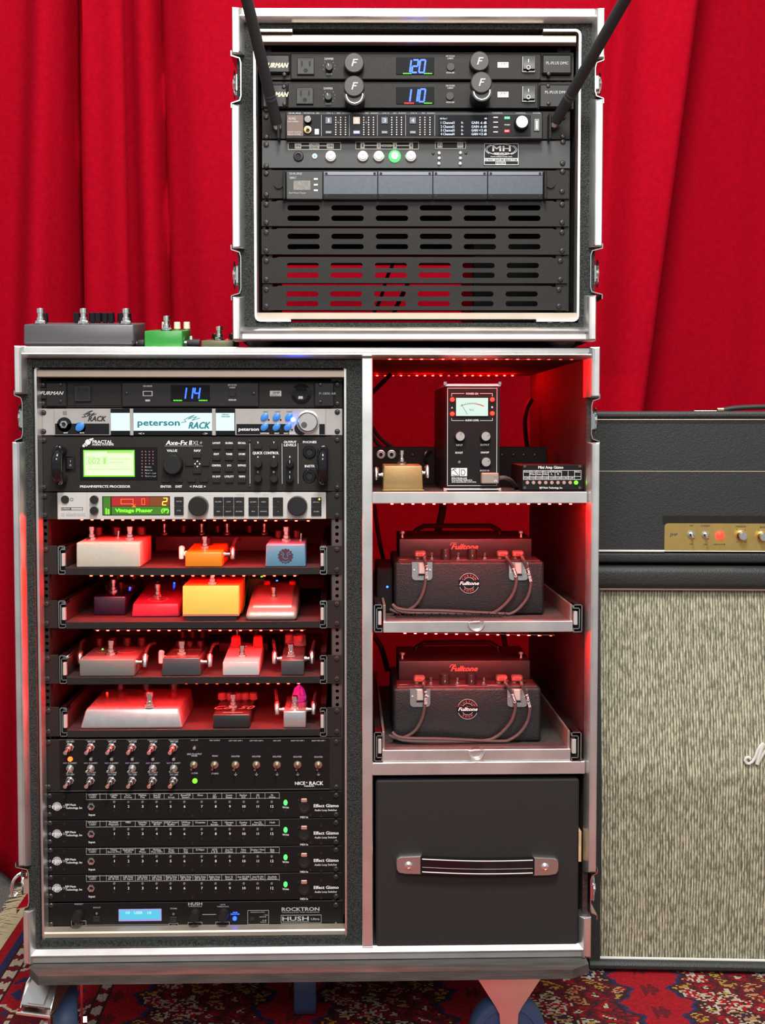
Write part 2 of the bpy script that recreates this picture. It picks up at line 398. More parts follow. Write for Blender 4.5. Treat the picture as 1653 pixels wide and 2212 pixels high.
m = mat('velvet', (0.35, 0.0012, 0.0105), 0.9, noise=0.10, nscale=90, bump=0.25, bscale=500, spec=0.04)
YC = 1.03
def curt_at(px, py): v = FR.at(px, py, YC); return v.x, v.z
# every fold: ((px, py) high, (px, py) low, protrusion towards the room, width on the left side, width on the right side)
def curtain(name, label, x0, x1, folds, ybase, sag, el=None, er=None):
    def edge(e, z, x):
        if e is None: return x
        (xa, za), (xb, zb) = curt_at(*e[0]), curt_at(*e[1]); return xa + (xb - xa) * (z - za) / (zb - za)
    lines = []
    for (a, b_, amp, wl, wr) in folds:
        xa, za = curt_at(*a); xb, zb = curt_at(*b_); lines.append((xa, za, xb, zb, amp, wl, wr))
    nx, nz = int((x1 - x0) / 0.011), 46; b = B(); rnd = random.Random(int(x0 * 100) + 5)
    ph = [rnd.uniform(0, 6.28) for _ in range(4)]
    for j in range(nz + 1):
        z = 0.012 + 3.0 * j / nz
        for i in range(nx + 1):
            xl_, xr_ = edge(el, z, x0), edge(er, z, x1); x = xl_ + (xr_ - xl_) * i / nx; y = ybase
            y -= sag * (0.5 + 0.5 * math.sin(x * 7.5 + ph[0] + z * .25)) + 0.006 * math.sin(x * 19 + ph[1] - z * .7)
            for (xa, za, xb, zb, amp, wl, wr) in lines:
                xf = xa + (xb - xa) * (z - za) / (zb - za); d = x - xf
                if amp > 0: g = math.exp(-(d / (wl if d < 0 else wr)) ** 2)
                else: g = math.exp(-(d / (wl if d < 0 else wr)) ** 2)
                y -= amp * g
            b.v.append(Vector((x, y, z)))
    for j in range(nz):
        for i in range(nx):
            k = j * (nx + 1) + i; b.f.append((k, k + 1, k + nx + 2, k + nx + 1))
    o = solo(name, label, 'curtain', b, 'velvet', ((x0 + x1) / 2, ybase, 0), group='red velvet curtains behind the cases', smooth=80)
    sm = o.modifiers.new('thickness', 'SOLIDIFY'); sm.thickness = 0.004; sm.offset = 1
    return o
XL = curt_at(283, 400)[0]
curtain('curtain', 'pleated red velvet curtain panel left of the upper case, with narrow vertical folds', -2.4, XL + .035,
        [((20, 50), (-30, 700), .05, .05, .06), ((122, 50), (105, 700), .085, .045, .035), ((178, 50), (182, 700), -.06, .018, .008), ((192, 50), (205, 700), .05, .008, .05),
         ((262, 20), (280, 700), .05, .04, .03)], YC - .035, .02, None, ((277, 0), (292, 700)))
curtain('curtain', 'red velvet curtain panel overlapping in the middle, hanging behind the tall upper case', XL - .02, curt_at(1440, 500)[0] + .02,
        [((308, 50), (328, 700), .03, .02, .03), ((347, 50), (368, 700), -.05, .018, .008), ((420, 50), (460, 700), .03, .05, .09),
         ((1345, 50), (1290, 800), -.03, .03, .02), ((1385, 50), (1325, 800), .04, .04, .04), ((1475, 30), (1372, 850), .10, .07, .04)], YC, .015, None, ((1485, 0), (1364, 870)))
curtain('curtain', 'flat red velvet curtain panel behind the amplifier head at the right', curt_at(1440, 500)[0] - .12, 2.7,
        [((1640, 50), (1600, 850), .02, .05, .05), ((1850, 50), (1850, 850), .06, .05, .05)], YC + .14, .02)

# rug: knotted motifs as colour on a fine grid
def rug():
    x0, x1, y0, y1 = -0.70, 1.55, -1.9, 0.97
    xs = [x0 + .0045 * i for i in range(501)]; ys = [y0 + .009 * j for j in range(230)]; ys += [.17 + .0045 * j for j in range(178)]
    RED, NAVY, CREAM, DARK, TAN, WINE, OCH = (.30, .008, .014), (.022, .026, .085), (.42, .37, .27), (.040, .014, .016), (.36, .19, .08), (.12, .010, .016), (.34, .21, .04)
    me = bpy.data.meshes.new('rug'); nx, ny = len(xs) - 1, len(ys) - 1
    vs = [(x, y, 0.004) for y in ys for x in xs]; fs = []; cols = []
    h = lambda a, b_: (math.sin(a * 127.1 + b_ * 311.7) * 43758.5) % 1
    sin = math.sin
    for j in range(ny):
        for i in range(nx):
            fs.append((j * (nx + 1) + i, j * (nx + 1) + i + 1, (j + 1) * (nx + 1) + i + 1, (j + 1) * (nx + 1) + i))
            X = (xs[i] - x0) * 100; Y = ys[j] * 100      # centimetres
            e = min(X, (x1 - x0) * 100 - X)
            if e < 2.2: c = RED
            elif e < 3.4: c = NAVY
            elif e < 26:
                u = ((Y + 3) % 26) - 13; v = e - 14; r = math.hypot(u, v); th = math.atan2(v, u)
                zz = abs(((Y * 1.0) % 5.2) - 2.6)
                if 4 < e < 6 or 23.5 < e < 25.5: c = CREAM if zz > 1.1 + .4 * sin(e * 4) else WINE
                elif e < 6.6 or e > 23: c = DARK
                elif r < 1.0: c = DARK
                elif r < 4.4 and math.cos(8 * th) > -.1 + .12 * r: c = CREAM if math.cos(4 * th) > 0 else TAN
                elif r < 5.3: c = WINE
                elif r < 7.2: c = NAVY if math.cos(6 * th + r) > .1 else RED
                elif abs(abs(u) - 8.6 - 1.2 * sin(v * 1.1)) < .55: c = CREAM
                elif abs(abs(u) - 10.6 - 1.2 * sin(v * 1.1)) < .8 and sin(v * 4) > -.2: c = NAVY if sin(v * 2) > 0 else CREAM
                else: c = RED if r < 10 else WINE
            else:
                w_ = sin(Y * .55) * 1.6 + sin(Y * 1.7) * .5; px = ((X + 6) % 33) - 16.5; q = abs(px) + w_
                if q > 11.6: c = RED if not (abs(abs(px) - 16.5) < 1.4 and abs(((Y) % 9) - 4.5) < 1.6 + .8 * sin(px * 3)) else WINE
                elif q > 10.9: c = NAVY
                elif q > 10.2: c = DARK
                else:
                    px += .9 * sin(Y * .9); Yq = Y + 1.1 * sin(px * .8); cx, cy = math.floor(px / 4.3), math.floor(Yq / 4.4); lx, ly = px / 4.3 - cx - .5, Yq / 4.4 - cy - .5; g = h(cx * 1.7, cy * 2.3); r = abs(lx) + abs(ly) + .07 * sin(lx * 30) + .07 * sin(ly * 26)
                    A_, B_ = [(CREAM, RED), (TAN, NAVY), (CREAM, NAVY), (OCH, WINE), (CREAM, OCH), (RED, CREAM), (TAN, RED)][int(g * 7)]
                    hook = abs(lx - .22 * sin(ly * 9)) < .10
                    if max(abs(lx), abs(ly)) > .455: c = DARK if g > .3 else CREAM
                    elif r < .16: c = B_
                    elif r < .24: c = DARK
                    elif r < .40: c = A_
                    elif hook and abs(ly) > .2: c = A_
                    else: c = WINE if g > .4 else (DARK if g > .2 else RED)
            k = .85 + .3 * h(i, j); cols.append((c[0] * k, c[1] * k, c[2] * k, 1))
    nvx = len(vs); edge = [0, nx, (ny) * (nx + 1), (ny + 1) * (nx + 1) - 1]
    me.from_pydata(vs, [], fs); ca = me.color_attributes.new('Col', 'FLOAT_COLOR', 'CORNER')
    buf = []
    for c in cols: buf += list(c) * 4
    ca.data.foreach_set('color', buf)
    m = bpy.data.materials.new('rug_pile'); m.use_nodes = True; N = m.node_tree.nodes; L = m.node_tree.links; p = N['Principled BSDF']
    at = N.new('ShaderNodeVertexColor'); at.layer_name = 'Col'; L.new(at.outputs[0], p.inputs['Base Color']); p.inputs['Roughness'].default_value = .9
    p.inputs['Specular IOR Level'].default_value = .15
    tn = N.new('ShaderNodeTexNoise'); tn.inputs['Scale'].default_value = 500; bp = N.new('ShaderNodeBump'); bp.inputs['Distance'].default_value = .003
    L.new(tn.outputs['Fac'], bp.inputs['Height']); L.new(bp.outputs[0], p.inputs['Normal']); me.materials.append(m)
    o = bpy.data.objects.new('rug', me); C.objects.link(o)
    o['label'] = 'patterned red oriental rug with navy and cream motifs under the rolling case'; o['category'] = 'rug'
    sm = o.modifiers.new('thickness', 'SOLIDIFY'); sm.thickness = .0036; sm.offset = -1
    mat('fringe', (.46, .37, .22), .9); fb = B(); rnd = random.Random(3)
    for k in range(620):
        y = y0 + (y1 - y0) * (k + rnd.random()) / 620; l = rnd.uniform(.035, .06); dy = rnd.uniform(-.012, .012)
        fb.tube([(x0 + .004, y, .005), (x0 - l * .5, y + dy * .4, .009), (x0 - l, y + dy, .004)], [.0022, .0016], 4)
    fo = bpy.data.objects.new('fringe', fb.mesh('fringe', m='fringe')); C.objects.link(fo); fo.parent = o; fo['kind'] = 'stuff'
rug()

# ---------------------------------------------------------------- flight cases
def ext_h(b, t, px0, px1, py_out, py_in, y0=0.0):  # aluminium edge along x
    zo = t.w((px0 + px1) / 2, py_out).z; zi = t.w((px0 + px1) / 2, py_in).z; d = zi - zo
    q = lambda y, k: (t.y + y * mm, zo + d * k)
    pr = [q(34, 0), q(1.5, 0), q(0, .07), q(0, .44), q(2.5, .47), q(2.5, .52), q(-4, .58), q(-4.5, .68), q(5, 1), q(34, 1)]
    xa = t.w(px0, (py_out + py_in) / 2).x; xb = t.w(px1, (py_out + py_in) / 2).x
    if d < 0: pr = pr[::-1]
    b.prism(pr, xa, xb, 'x'); return b
def ext_v(b, t, py0, py1, px_out, px_in, zlo=None, zhi=None):
    ym = (py0 + py1) / 2; xo = t.w(px_out, ym).x; xi = t.w(px_in, ym).x; d = xi - xo; z0 = t.w(px_out, py1).z; z1 = t.w(px_out, py0).z
    z0 = z0 if zlo is None else zlo; z1 = z1 if zhi is None else zhi
    q = lambda y, k: (xo + d * k, t.y + (y - .8) * mm)
    pr = [q(34, 0), q(1.5, 0), q(0, .07), q(0, .44), q(2.5, .47), q(2.5, .52), q(-4, .58), q(-4.5, .68), q(5, 1), q(34, 1)]
    if d < 0: pr = pr[::-1]
    n = len(pr); s0, s1 = z0, z1; ch = 2.5 * mm   # softened ends
    vs = [(p[0], p[1], s0 + (ch if k < 8 and k > 1 else 0)) for k, p in enumerate(pr)] + [(p[0], p[1], s1 - (ch if k < 8 and k > 1 else 0)) for k, p in enumerate(pr)]
    fs = [tuple(range(n)), tuple(range(2 * n - 1, n - 1, -1))] + [(i, i + n, (i + 1) % n + n, (i + 1) % n) for i in range(n)]
    return b.add(vs, fs)
def latch(t, px_edge, px_in, py0, py1, side, hook=False):
    """butterfly latch set in the side wall, seen edge on; side -1 = left wall"""
    s = t.s; o = t.w(px_edge, (py0 + py1) / 2); xi = t.w(px_in, (py0 + py1) / 2).x; zt = t.w(px_edge, py0).z; zb = t.w(px_edge, py1).z
    h = (zt - zb); y = t.y; b = B(); th = 1.4 * mm
    # folded dish edge
    P = [(o.x + side * 1.5 * mm, zt + 6 * mm), (o.x + side * 1.5 * mm, zt - 1 * mm), (xi - side * -2 * mm, zt - 5 * mm), (xi, zt - 12 * mm), (xi, zb + 12 * mm), (xi - side * -2 * mm, zb + 5 * mm), (o.x + side * 1.5 * mm, zb + 1 * mm), (o.x + side * 1.5 * mm, zb - 6 * mm)]
    for (xa, za), (xb, zb_) in zip(P, P[1:]):
        L = math.hypot(xb - xa, zb_ - za); nx, nz = -(zb_ - za) / L * th / 2, (xb - xa) / L * th / 2
        b.prism([(xa + nx, za + nz), (xb + nx, zb_ + nz), (xb - nx, zb_ - nz), (xa - nx, za - nz)], y + 2 * mm, y + 95 * mm)
    root = t.part('latch_dish', b, 'zinc', label='folded metal latch recess')
    zc = (zt + zb) / 2; xo = xi + side * 2 * mm; w_ = abs(o.x - xi)
    body = B().box(xo, xo + side * w_ * .55, y + 14 * mm, y + 60 * mm, zc - h * .20, zc + h * .16, 1.2 * mm)
    body.cyl((xo + side * w_ * .5, y + 36 * mm, zc - h * .22), 3.4 * mm, h * .42, (0, 0, 1), 12)
    t.part('latch_body', body, 'zinc', root)
    hub = B().cyl((xo + side * w_ * .6, y + 34 * mm, zc), 9 * mm, 5.5 * mm, (side, 0, 0), 6, bev=1 * mm)
    t.part('latch_hub', hub, 'zinc', root)
    for k in (-1, 1):
        wg = B().lathe((xo + side * (w_ * .75), y + 33 * mm, zc + k * h * .17), [(0, 0), (9 * mm, .5 * mm), (10 * mm, 1.6 * mm), (0, 2.4 * mm)], (side, 0, 0), 14)
        t.part('latch_wing', wg, 'chrome', root)
    if hook:
        hk = B().tube([(o.x + side * 1 * mm, y + 30 * mm, zc + h * .2), (o.x + side * 9 * mm, y + 22 * mm, zc + h * .12), (o.x + side * 14 * mm, y + 22 * mm, zc - h * .1), (o.x + side * 12 * mm, y + 24 * mm, zc - h * .28), (o.x + side * 6 * mm, y + 26 * mm, zc - h * .2)], 2.6 * mm, 8, smooth=4)
        t.part('latch_wing', hk, 'chrome', root)
def strip_holes(t, px0, px1, py0, py1, name, yf, n, m='rail'):
    a = t.w(px0, py0, yf); c = t.w(px1, py1, yf); x0, x1, z1, z0 = a.x, c.x, a.z, c.z
    xc = (x0 + x1) / 2; r = 3.0 * mm; k = n; b = B(); Y0 = t.y + yf * mm; hh = (z1 - z0) / k
    for i in range(k):
        z = z1 - (i + .5) * (z1 - z0) / k
        a, c = x1 - xc, hh / 2; out = [(xc + a, z), (xc + a, z + c), (xc, z + c), (xc - a, z + c), (xc - a, z), (xc - a, z - c), (xc, z - c), (xc + a, z - c)]
        inn = [(xc + r * math.cos(j * PI / 4), z + r * math.sin(j * PI / 4)) for j in range(8)]
        vs = [(p[0], Y0, p[1]) for p in out] + [(p[0], Y0, p[1]) for p in inn] + [(p[0], Y0 + 2.5 * mm, p[1]) for p in inn]
        b.add(vs, [(j, (j + 1) % 8, 8 + (j + 1) % 8, 8 + j)[::-1] for j in range(8)] + [(8 + j, 8 + (j + 1) % 8, 16 + (j + 1) % 8, 16 + j)[::-1] for j in range(8)])
    for xq in (x0, x1): b.box(xq - .5 * mm, xq + .5 * mm, Y0, Y0 + 18 * mm, z0, z1)
    return t.part(name, b, m)

# ---- large rolling case
YP = 0.05
bc = Thing('rack_case', 'large double-bay road case with aluminium edges standing on the wheeled dolly', 'case', (FR.at(663, 2066, 0).x, 0.02, FR.at(663, 2075, 0).z), y=0.0)
BOT = FR.at(663, 2075, 0).z
X0, X1 = FR.at(39.5, 1400, 0).x, FR.at(1286.5, 1400, 0).x
ZT, ZB = FR.at(663, 749, 0).z, BOT
bc.part('edge_extrusion', ext_h(B(), bc, 45, 1281, 749.5, 774), 'alu')
bc.part('edge_extrusion', ext_h(B(), bc, 66, 1262, 2075, 2047), 'alu')
for y0, y1, a, c in ((750, 851, 31, 56), (955, 1872, 33, 58), (1968, 2071, 50.5, 74.5)):
    bc.part('edge_extrusion', ext_v(B(), bc, y0, y1, a, c, FR.at(663.5, 2075, 0).z - 1 * mm if y1 > 2000 else None, FR.at(663, 749.5, 0).z + 1 * mm if y0 < 800 else None), 'alu')
for y0, y1, a, c in ((748, 858, 1296, 1269), (956, 1885, 1292, 1266), (1981, 2079, 1277, 1252)):
    bc.part('edge_extrusion', ext_v(B(), bc, y0, y1, a, c, FR.at(663.5, 2075, 0).z - 1 * mm if y1 > 2000 else None, FR.at(663, 749.5, 0).z + 1 * mm if y0 < 800 else None), 'alu')
DEP = 0.62
def side_wall(x0, x1, z0, z1, yf, m, name='side_panel'): return bc.part(name, B().box(x0, x1, yf, DEP, z0, z1), m)
xl = FR.at(56, 1400, .01).x; xl2 = FR.at(79, 1400, .01).x
side_wall(xl - 1 * mm, xl2 - 1 * mm, ZB + 6 * mm, ZT - 6 * mm, .010, 'foam')
xd0, xd1 = FR.at(749, 1400, .012).x, FR.at(806, 1400, .012).x
ztop_in = FR.at(663, 773, .0).z; zbot_in = FR.at(663, 2047, 0).z
side_wall(xd0, xd1, zbot_in, ztop_in, .010, 'foam', 'divider_panel')
xr0, xr1 = FR.at(1263, 1400, .012).x, FR.at(1274, 1400, .012).x
side_wall(xr0, xr1, ZB + 6 * mm, ZT - 6 * mm, .012, 'shell_inside')
bc.part('top_panel', B().box(xl - 1 * mm, xr1, .012, DEP, ztop_in, ZT - 2 * mm), 'shell_inside')
bc.part('foam_strip', B().box(xl2 - 1 * mm, xd0, .012, .06, FR.at(400, 794, .012).z, ztop_in), 'foam')
bc.part('foam_strip', B().box(xl2 - 1 * mm, xd0, .012, .06, zbot_in, FR.at(400, 2029, .012).z), 'foam')
bc.part('bottom_panel', B().box(xl, xr1, .012, DEP, ZB + 2 * mm, zbot_in), 'foam')
bc.part('back_panel', B().box(xl2, xd0, DEP - 8 * mm, DEP, zbot_in, ztop_in), 'void')
v = B().box(FR.at(782.5, 1400, 0).x, FR.at(805, 1400, 0).x, -.001, .012, zbot_in, ztop_in, .001)
bc.part('divider_trim', v, 'alu')
latch(bc, 33, 47.5, 852, 953, -1); latch(bc, 36, 61, 1873, 1967, -1, True)
latch(bc, 1294, 1279, 859, 955, 1); latch(bc, 1289, 1277, 1886, 1980, 1)
for y in (1072, 1648): pass
for pz0, pz1, px0, px1 in ((1063, 1087, 804, 1265), (1648, 1672, 804, 1258)):
    a = FR.at(px0, pz0, 0); c = FR.at(px1, pz1, 0)
    bc.part('shelf_trim', B().box(xd1 - 1 * mm, xr0, 0, .0125, c.z, a.z, .001), 'alu')
    bc.part('shelf_board', B().box(xd1 - 1 * mm, xr0, .0125, DEP - .02, c.z, a.z - 1 * mm), 'carpet_black')
SH1 = FR.at(1000, 1063, 0).z - 1 * mm   # top of the fixed shelf
# shock-mounted rack frame
fb = Thing.part
def rack_frame(t, yf, top, bot, xl_, xr_, xlb, xrb, foot_t, foot_b):
    """top,bot = (y0,y1) px of the silver cross bars; yf mm depth of their front"""
    b = B()
    for (y0, y1) in (top, bot):
        xa = t.w(xl_ if y0 < 1000 and t is bc else (xl_ + xlb) / 2, y0, yf).x
        z1 = t.w(600, y0, yf).z; z0 = t.w(600, y1, yf).z; h = z1 - z0; Y = t.y + yf * mm
        xb = t.w(xr_, y0, yf).x
        pr = [(Y + 24 * mm, z0), (Y + 1 * mm, z0), (Y, z0 + h * .08), (Y, z1 - h * .16), (Y + 2 * mm, z1), (Y + 24 * mm, z1)]
        f = t.part('cross_bar', B().prism(pr[::-1] if False else pr, t.w((xl_ + xlb) / 2, y0, yf).x, t.w((xr_ + xrb) / 2, y0, yf).x, 'x'), 'alu_warm', label='silver cross bar of the inner rack frame')
    for a, b_, sd in ((xl_, xlb, -1), (xr_, xrb, 1)):
        za = t.w(a, foot_t[1], yf).z; zb = t.w(b_, foot_b[1], yf).z; Xa = t.w((a + b_) / 2, 1000, yf).x; Y = t.y + (yf - 6) * mm
        P = [t.w(foot_t[0 if sd < 0 else 2], foot_t[1], yf).x, t.w(foot_b[0 if sd < 0 else 2], foot_b[1], yf).x]
        g = B(); th = 3.6 * mm; r = 7 * mm
        pts = [(P[0], za)] + [(Xa - sd * r + sd * r * math.sin(k * PI / 8), za - r + r * math.cos(k * PI / 8)) for k in range(5)] + \
              [(Xa - sd * r + sd * r * math.cos(k * PI / 8), zb + r - r * math.sin(k * PI / 8)) for k in range(5)] + [(P[1], zb)]
        for (xa, za_), (xb, zb_) in zip(pts, pts[1:]):
            L = math.hypot(xb - xa, zb_ - za_); nx, nz = -(zb_ - za_) / L * th / 2, (xb - xa) / L * th / 2
            g.prism([(xa + nx, za_ + nz), (xb + nx, zb_ + nz), (xb - nx, zb_ - nz), (xa - nx, za_ - nz)], Y, Y + 30 * mm)
        t.part('frame_bracket', g, 'alu', label='bent aluminium bracket of the inner rack frame')
        for k in (0.35, 0.65) if True else ():
            X = P[0] + (Xa - P[0]) * k
            t.part('bracket_bolt', B().cyl((X, Y + 12 * mm, za + 1.5 * mm), 4.5 * mm, 3 * mm, (0, 0, 1), 6), 'zinc')
            X = P[1] + (Xa - P[1]) * k
            t.part('bracket_bolt', B().cyl((X, Y + 12 * mm, zb - 1.5 * mm), 4.5 * mm, 4 * mm, (0, 0, -1), 6), 'zinc')
rack_frame(bc, 24, (797, 815), (2009, 2029), 72.5, 747, 89.5, 746, (147, 791, 681), (165, 2033, 672))
strip_holes(bc, 88, 116, 818, 2008, 'rack_rail', YP * 1000 + 3.2, 81, 'panel')
strip_holes(bc, 716, 741, 818, 2008, 'rack_rail', YP * 1000 + 3.2, 81, 'rail')
bc.part('inner_side', B().box(FR.at(84, 1400, .06).x, FR.at(100, 1400, .06).x, .057, .56, zbot_in + .03, ztop_in - .03), 'void')
bc.part('inner_side', B().box(FR.at(738, 1400, .06).x, FR.at(744, 1400, .06).x, .057, .56, zbot_in + .03, ztop_in - .03), 'void')
bc.part('frame_top', B().box(FR.at(84, 810, .05).x, FR.at(738, 810, .05).x, .055, .5, FR.at(400, 817, .05).z, FR.at(400, 812, .05).z), 'panel_dark')
# LED strips stuck under the edges of the shelves
emi('e_led_bay', (1, 0.0012, 0.0008), 1500); mat('strip_tape', (0.25, 0.20, 0.18), .5)
def led_strip(t, pts, y, m='e_led', name='led_strip', back=0, z_off=0):
    a = t.fr.at(pts[0][0], pts[0][1], y); e = t.fr.at(pts[-1][0], pts[-1][1], y); za = a.z; slope = (e.z - a.z) / (e.x - a.x)
    x0, x1 = a.x - 6 * mm, e.x + 6 * mm; q = lambda x, h: za + slope * (x - a.x) + h * mm
    st = t.part(name, B().hexa([(x0, y - 3 * mm, q(x0, .8)), (x1, y - 3 * mm, q(x1, .8)), (x1, y + 3 * mm, q(x1, .8)), (x0, y + 3 * mm, q(x0, .8)), (x0, y - 3 * mm, q(x0, 1.6)), (x1, y - 3 * mm, q(x1, 1.6)), (x1, y + 3 * mm, q(x1, 1.6)), (x0, y + 3 * mm, q(x0, 1.6))]), 'strip_tape')
    for px, py, *k in pts:
        c = t.fr.at(px, py, y)
        me = shared('led_bead_' + (k[0] if k else m), lambda: B().box(-1.9 * mm, 1.9 * mm, -1.5 * mm, 1.5 * mm, -.9 * mm, .9 * mm, .3 * mm), k[0] if k else m)
        t.inst('led', me, (c.x, y, q(c.x, 0)), st)
led_strip(bc, [(842 + 23.05 * i, 775.5) for i in range(15)], .016)
led_strip(bc, [(1186, 776, 'e_led_dim'), (1211, 776, 'e_led_dim'), (1235, 776, 'e_led_dim')], .016)
led_strip(bc, [(815 + 17.2 * i, 811.5, 'e_led_dim' if i in (1, 2, 4, 9, 10) else 'e_led') for i in range(18)], .56)
led_strip(bc, [(847 + 22.7 * i, 1088.5, 'e_led_bay') for i in range(18)], .016)
# storage drawer at the bottom of the right bay
dr = bc.part('drawer', B().box(FR.at(812, 1870, .006).x, FR.at(1250, 1870, .006).x, .004, .5, FR.at(1000, 2053, .004).z, FR.at(1000, 1684, .004).z, .003), mat('drawer_black', (.026, .023, .022), .62, spec=.2, noise=.08, nscale=500), label='matt black drawer front')
t_ = Thing.__new__(Thing); t_.__dict__.update(bc.__dict__); t_.y = .004
hb = B()
for sd, x0, x1 in ((-1, 855, 912), (1, 1151, 1208)):
    xo, xi = (x0, x1) if sd < 0 else (x1, x0); yy = 0 if sd < 0 else 3
    A = [t_.w(x, y, -10) for x, y in ((xi, 1847 + yy), (xo + 6 * -sd * -1 * (1 if sd < 0 else -1) * 0 + xo * 0, 0))[:1]]
    p = [(xi, 1847), (xo - sd * 10, 1849), (xo - sd * 2, 1853), (xo, 1860), (xo - sd * 1, 1878), (xo - sd * 6, 1886), (xo - sd * 20, 1889), (xi, 1890)]
    q = [(t_.w(x, y + yy, -10).x, t_.w(x, y + yy, -10).z) for x, y in p]; cx = sum(a for a, _ in q) / 8; cz = sum(a for _, a in q) / 8
    n = 8; vs = [(a, t_.y, c) for a, c in q] + [(a, t_.y - 9 * mm, c) for a, c in q] + [(cx + (a - cx) * .9, t_.y - 12 * mm, cz + (c - cz) * .86) for a, c in q]
    fs = [tuple(range(n, 0, -1)) if 0 else tuple(range(n))] + [(i, (i + 1) % n, (i + 1) % n + n, i + n) for i in range(n)] + [(i + n, (i + 1) % n + n, (i + 1) % n + 2 * n, i + 2 * n) for i in range(n)] + [tuple(range(2 * n, 3 * n))[::-1]]
    e = bc.part('handle_end', B().add(vs, fs), 'steel', dr, label='metal end cap of the drawer handle', smooth=50)
    c = t_.w(883 if sd < 0 else 1178, 1871 + yy, -13)
    bc.part('handle_bolt', B().lathe((c.x, t_.y - 11.5 * mm, c.z), [(7 * mm, 0), (6.5 * mm, 2 * mm), (3 * mm, 3.4 * mm), (2.8 * mm, 2.2 * mm), (0, 2.2 * mm)], n=16), 'chrome', dr)
h_ = B()
for k in range(13):
    pass
def sag(px): return 3 * math.sin((px - 912) / 239 * PI)
pts = [t_.w(912 + i * 239 / 12, 1870 + sag(912 + i * 239 / 12) + i * .2, -12) for i in range(13)]
hd = B()
for a, c in zip(pts, pts[1:]):
    hd.hexa([(a.x, t_.y - 3 * mm, a.z - 13 * mm), (c.x, t_.y - 3 * mm, c.z - 13 * mm), (c.x, t_.y - 13 * mm, c.z - 13 * mm), (a.x, t_.y - 13 * mm, a.z - 13 * mm),
             (a.x, t_.y - 3 * mm, a.z + 13 * mm), (c.x, t_.y - 3 * mm, c.z + 13 * mm), (c.x, t_.y - 13 * mm, c.z + 13 * mm), (a.x, t_.y - 13 * mm, a.z + 13 * mm)])
bc.part('handle', hd, 'gloss_black', dr, label='black strap handle with thin white lines')
for off in (11, -2, -9.5):
    bc.part('handle_piping', B().tube([(p.x, t_.y - 13.6 * mm, p.z + off * mm) for p in pts], .9 * mm if off != -2 else .4 * mm, 6), 'white_piping' if off != -2 else 'print_grey', dr)
bc.part('wedge', B().box(FR.at(1250.5, 1800, .003).x, FR.at(1256, 1800, .003).x, .002, .09, FR.at(1253, 1861, .003).z, FR.at(1253, 1796, .003).z), 'wood', label='slip of bare wood beside the drawer')

# ---- upper case
TF = TOPF
def tz(px, py, y=0): return TF.at(px, py, y)
tc = Thing('rack_case', 'smaller aluminium-edged road case standing on top of the large case', 'case', (0, .02, ZT + 16 * mm), y=0.0, fr=TF)
tc.part('edge_extrusion', ext_h(B(), tc, 515, 1292, 17.5, 46), 'alu')
tc.part('edge_extrusion', ext_h(B(), tc, 519, 1271, 734, 706), 'alu')
for y0, y1, a, c in ((21, 116, 501.5, 526.5), (225, 536, 501.5, 526.5), (641, 736, 503, 527)):
    tc.part('edge_extrusion', ext_v(B(), tc, y0, y1, a, c, TF.at(895, 734, 0).z - 1 * mm if y1 > 700 else None, TF.at(903, 17.5, 0).z + 1 * mm if y0 < 100 else None), 'alu')
for y0, y1, a, c in ((12, 126, 1306, 1281), (214, 533, 1302, 1276), (638, 730, 1288, 1263)):
    tc.part('edge_extrusion', ext_v(B(), tc, y0, y1, a, c, TF.at(895, 734, 0).z - 1 * mm if y1 > 700 else None, TF.at(903, 17.5, 0).z + 1 * mm if y0 < 100 else None), 'alu')
zt, zb = tz(900, 17, 0).z, tz(900, 735, 0).z
a = tz(526, 400, .01).x; c = tz(552, 400, .01).x; d = tz(1252, 400, .01).x; e = tz(1282, 400, .01).x
TD = 0.56
tc.part('side_panel', B().box(a - 9 * mm, c, .010, TD, zb + 5 * mm, zt - 5 * mm), 'foam')
tc.part('side_panel', B().box(d, e + 3 * mm, .010, TD, zb + 5 * mm, zt - 5 * mm), 'foam')
tc.part('top_panel', B().box(a - 9 * mm, e + 3 * mm, .011, TD, tz(900, 62, .01).z, zt - 2 * mm), 'foam')
tc.part('bottom_panel', B().box(a - 9 * mm, e + 3 * mm, .011, TD, zb + 2 * mm, tz(900, 697, .01).z), 'foam')
latch(tc, 501.5, 520, 117, 223, -1); latch(tc, 501.5, 520, 537, 640, -1)
latch(tc, 1303, 1287, 127, 213, 1); latch(tc, 1300, 1277, 534, 637, 1)
rack_frame(tc, 14, (74, 91), (675, 690), 554.5, 1252, 555.5, 1238, (632, 68, 1173), (629, 693, 1158))
strip_holes(tc, 566, 588, 96, 672, 'rack_rail', 38.4, 40, 'panel'); strip_holes(tc, 1205, 1228, 96, 672, 'rack_rail', 38.4, 40, 'panel')
tc.part('frame_top', B().box(tz(560, 100, .03).x, tz(1245, 100, .03).x, .03, .5, tz(900, 99, .03).z, tz(900, 93, .03).z), 'panel_dark')
for px in (560, 1215):
    f = tz(px, 742, .045); pr = [(15 * mm, 0), (11 * mm, (f.z - ZT) * 1.0)]
    zz = ZT + .1 * mm; H = zb + 2 * mm - zz
    tc.part('foot', B().lathe((f.x, .055, zz), [(0, 0), (13 * mm, 0), (20 * mm, H * .6), (22 * mm, H), (0, H)], (0, 0, 1), 18), 'rail', label='rubber foot')
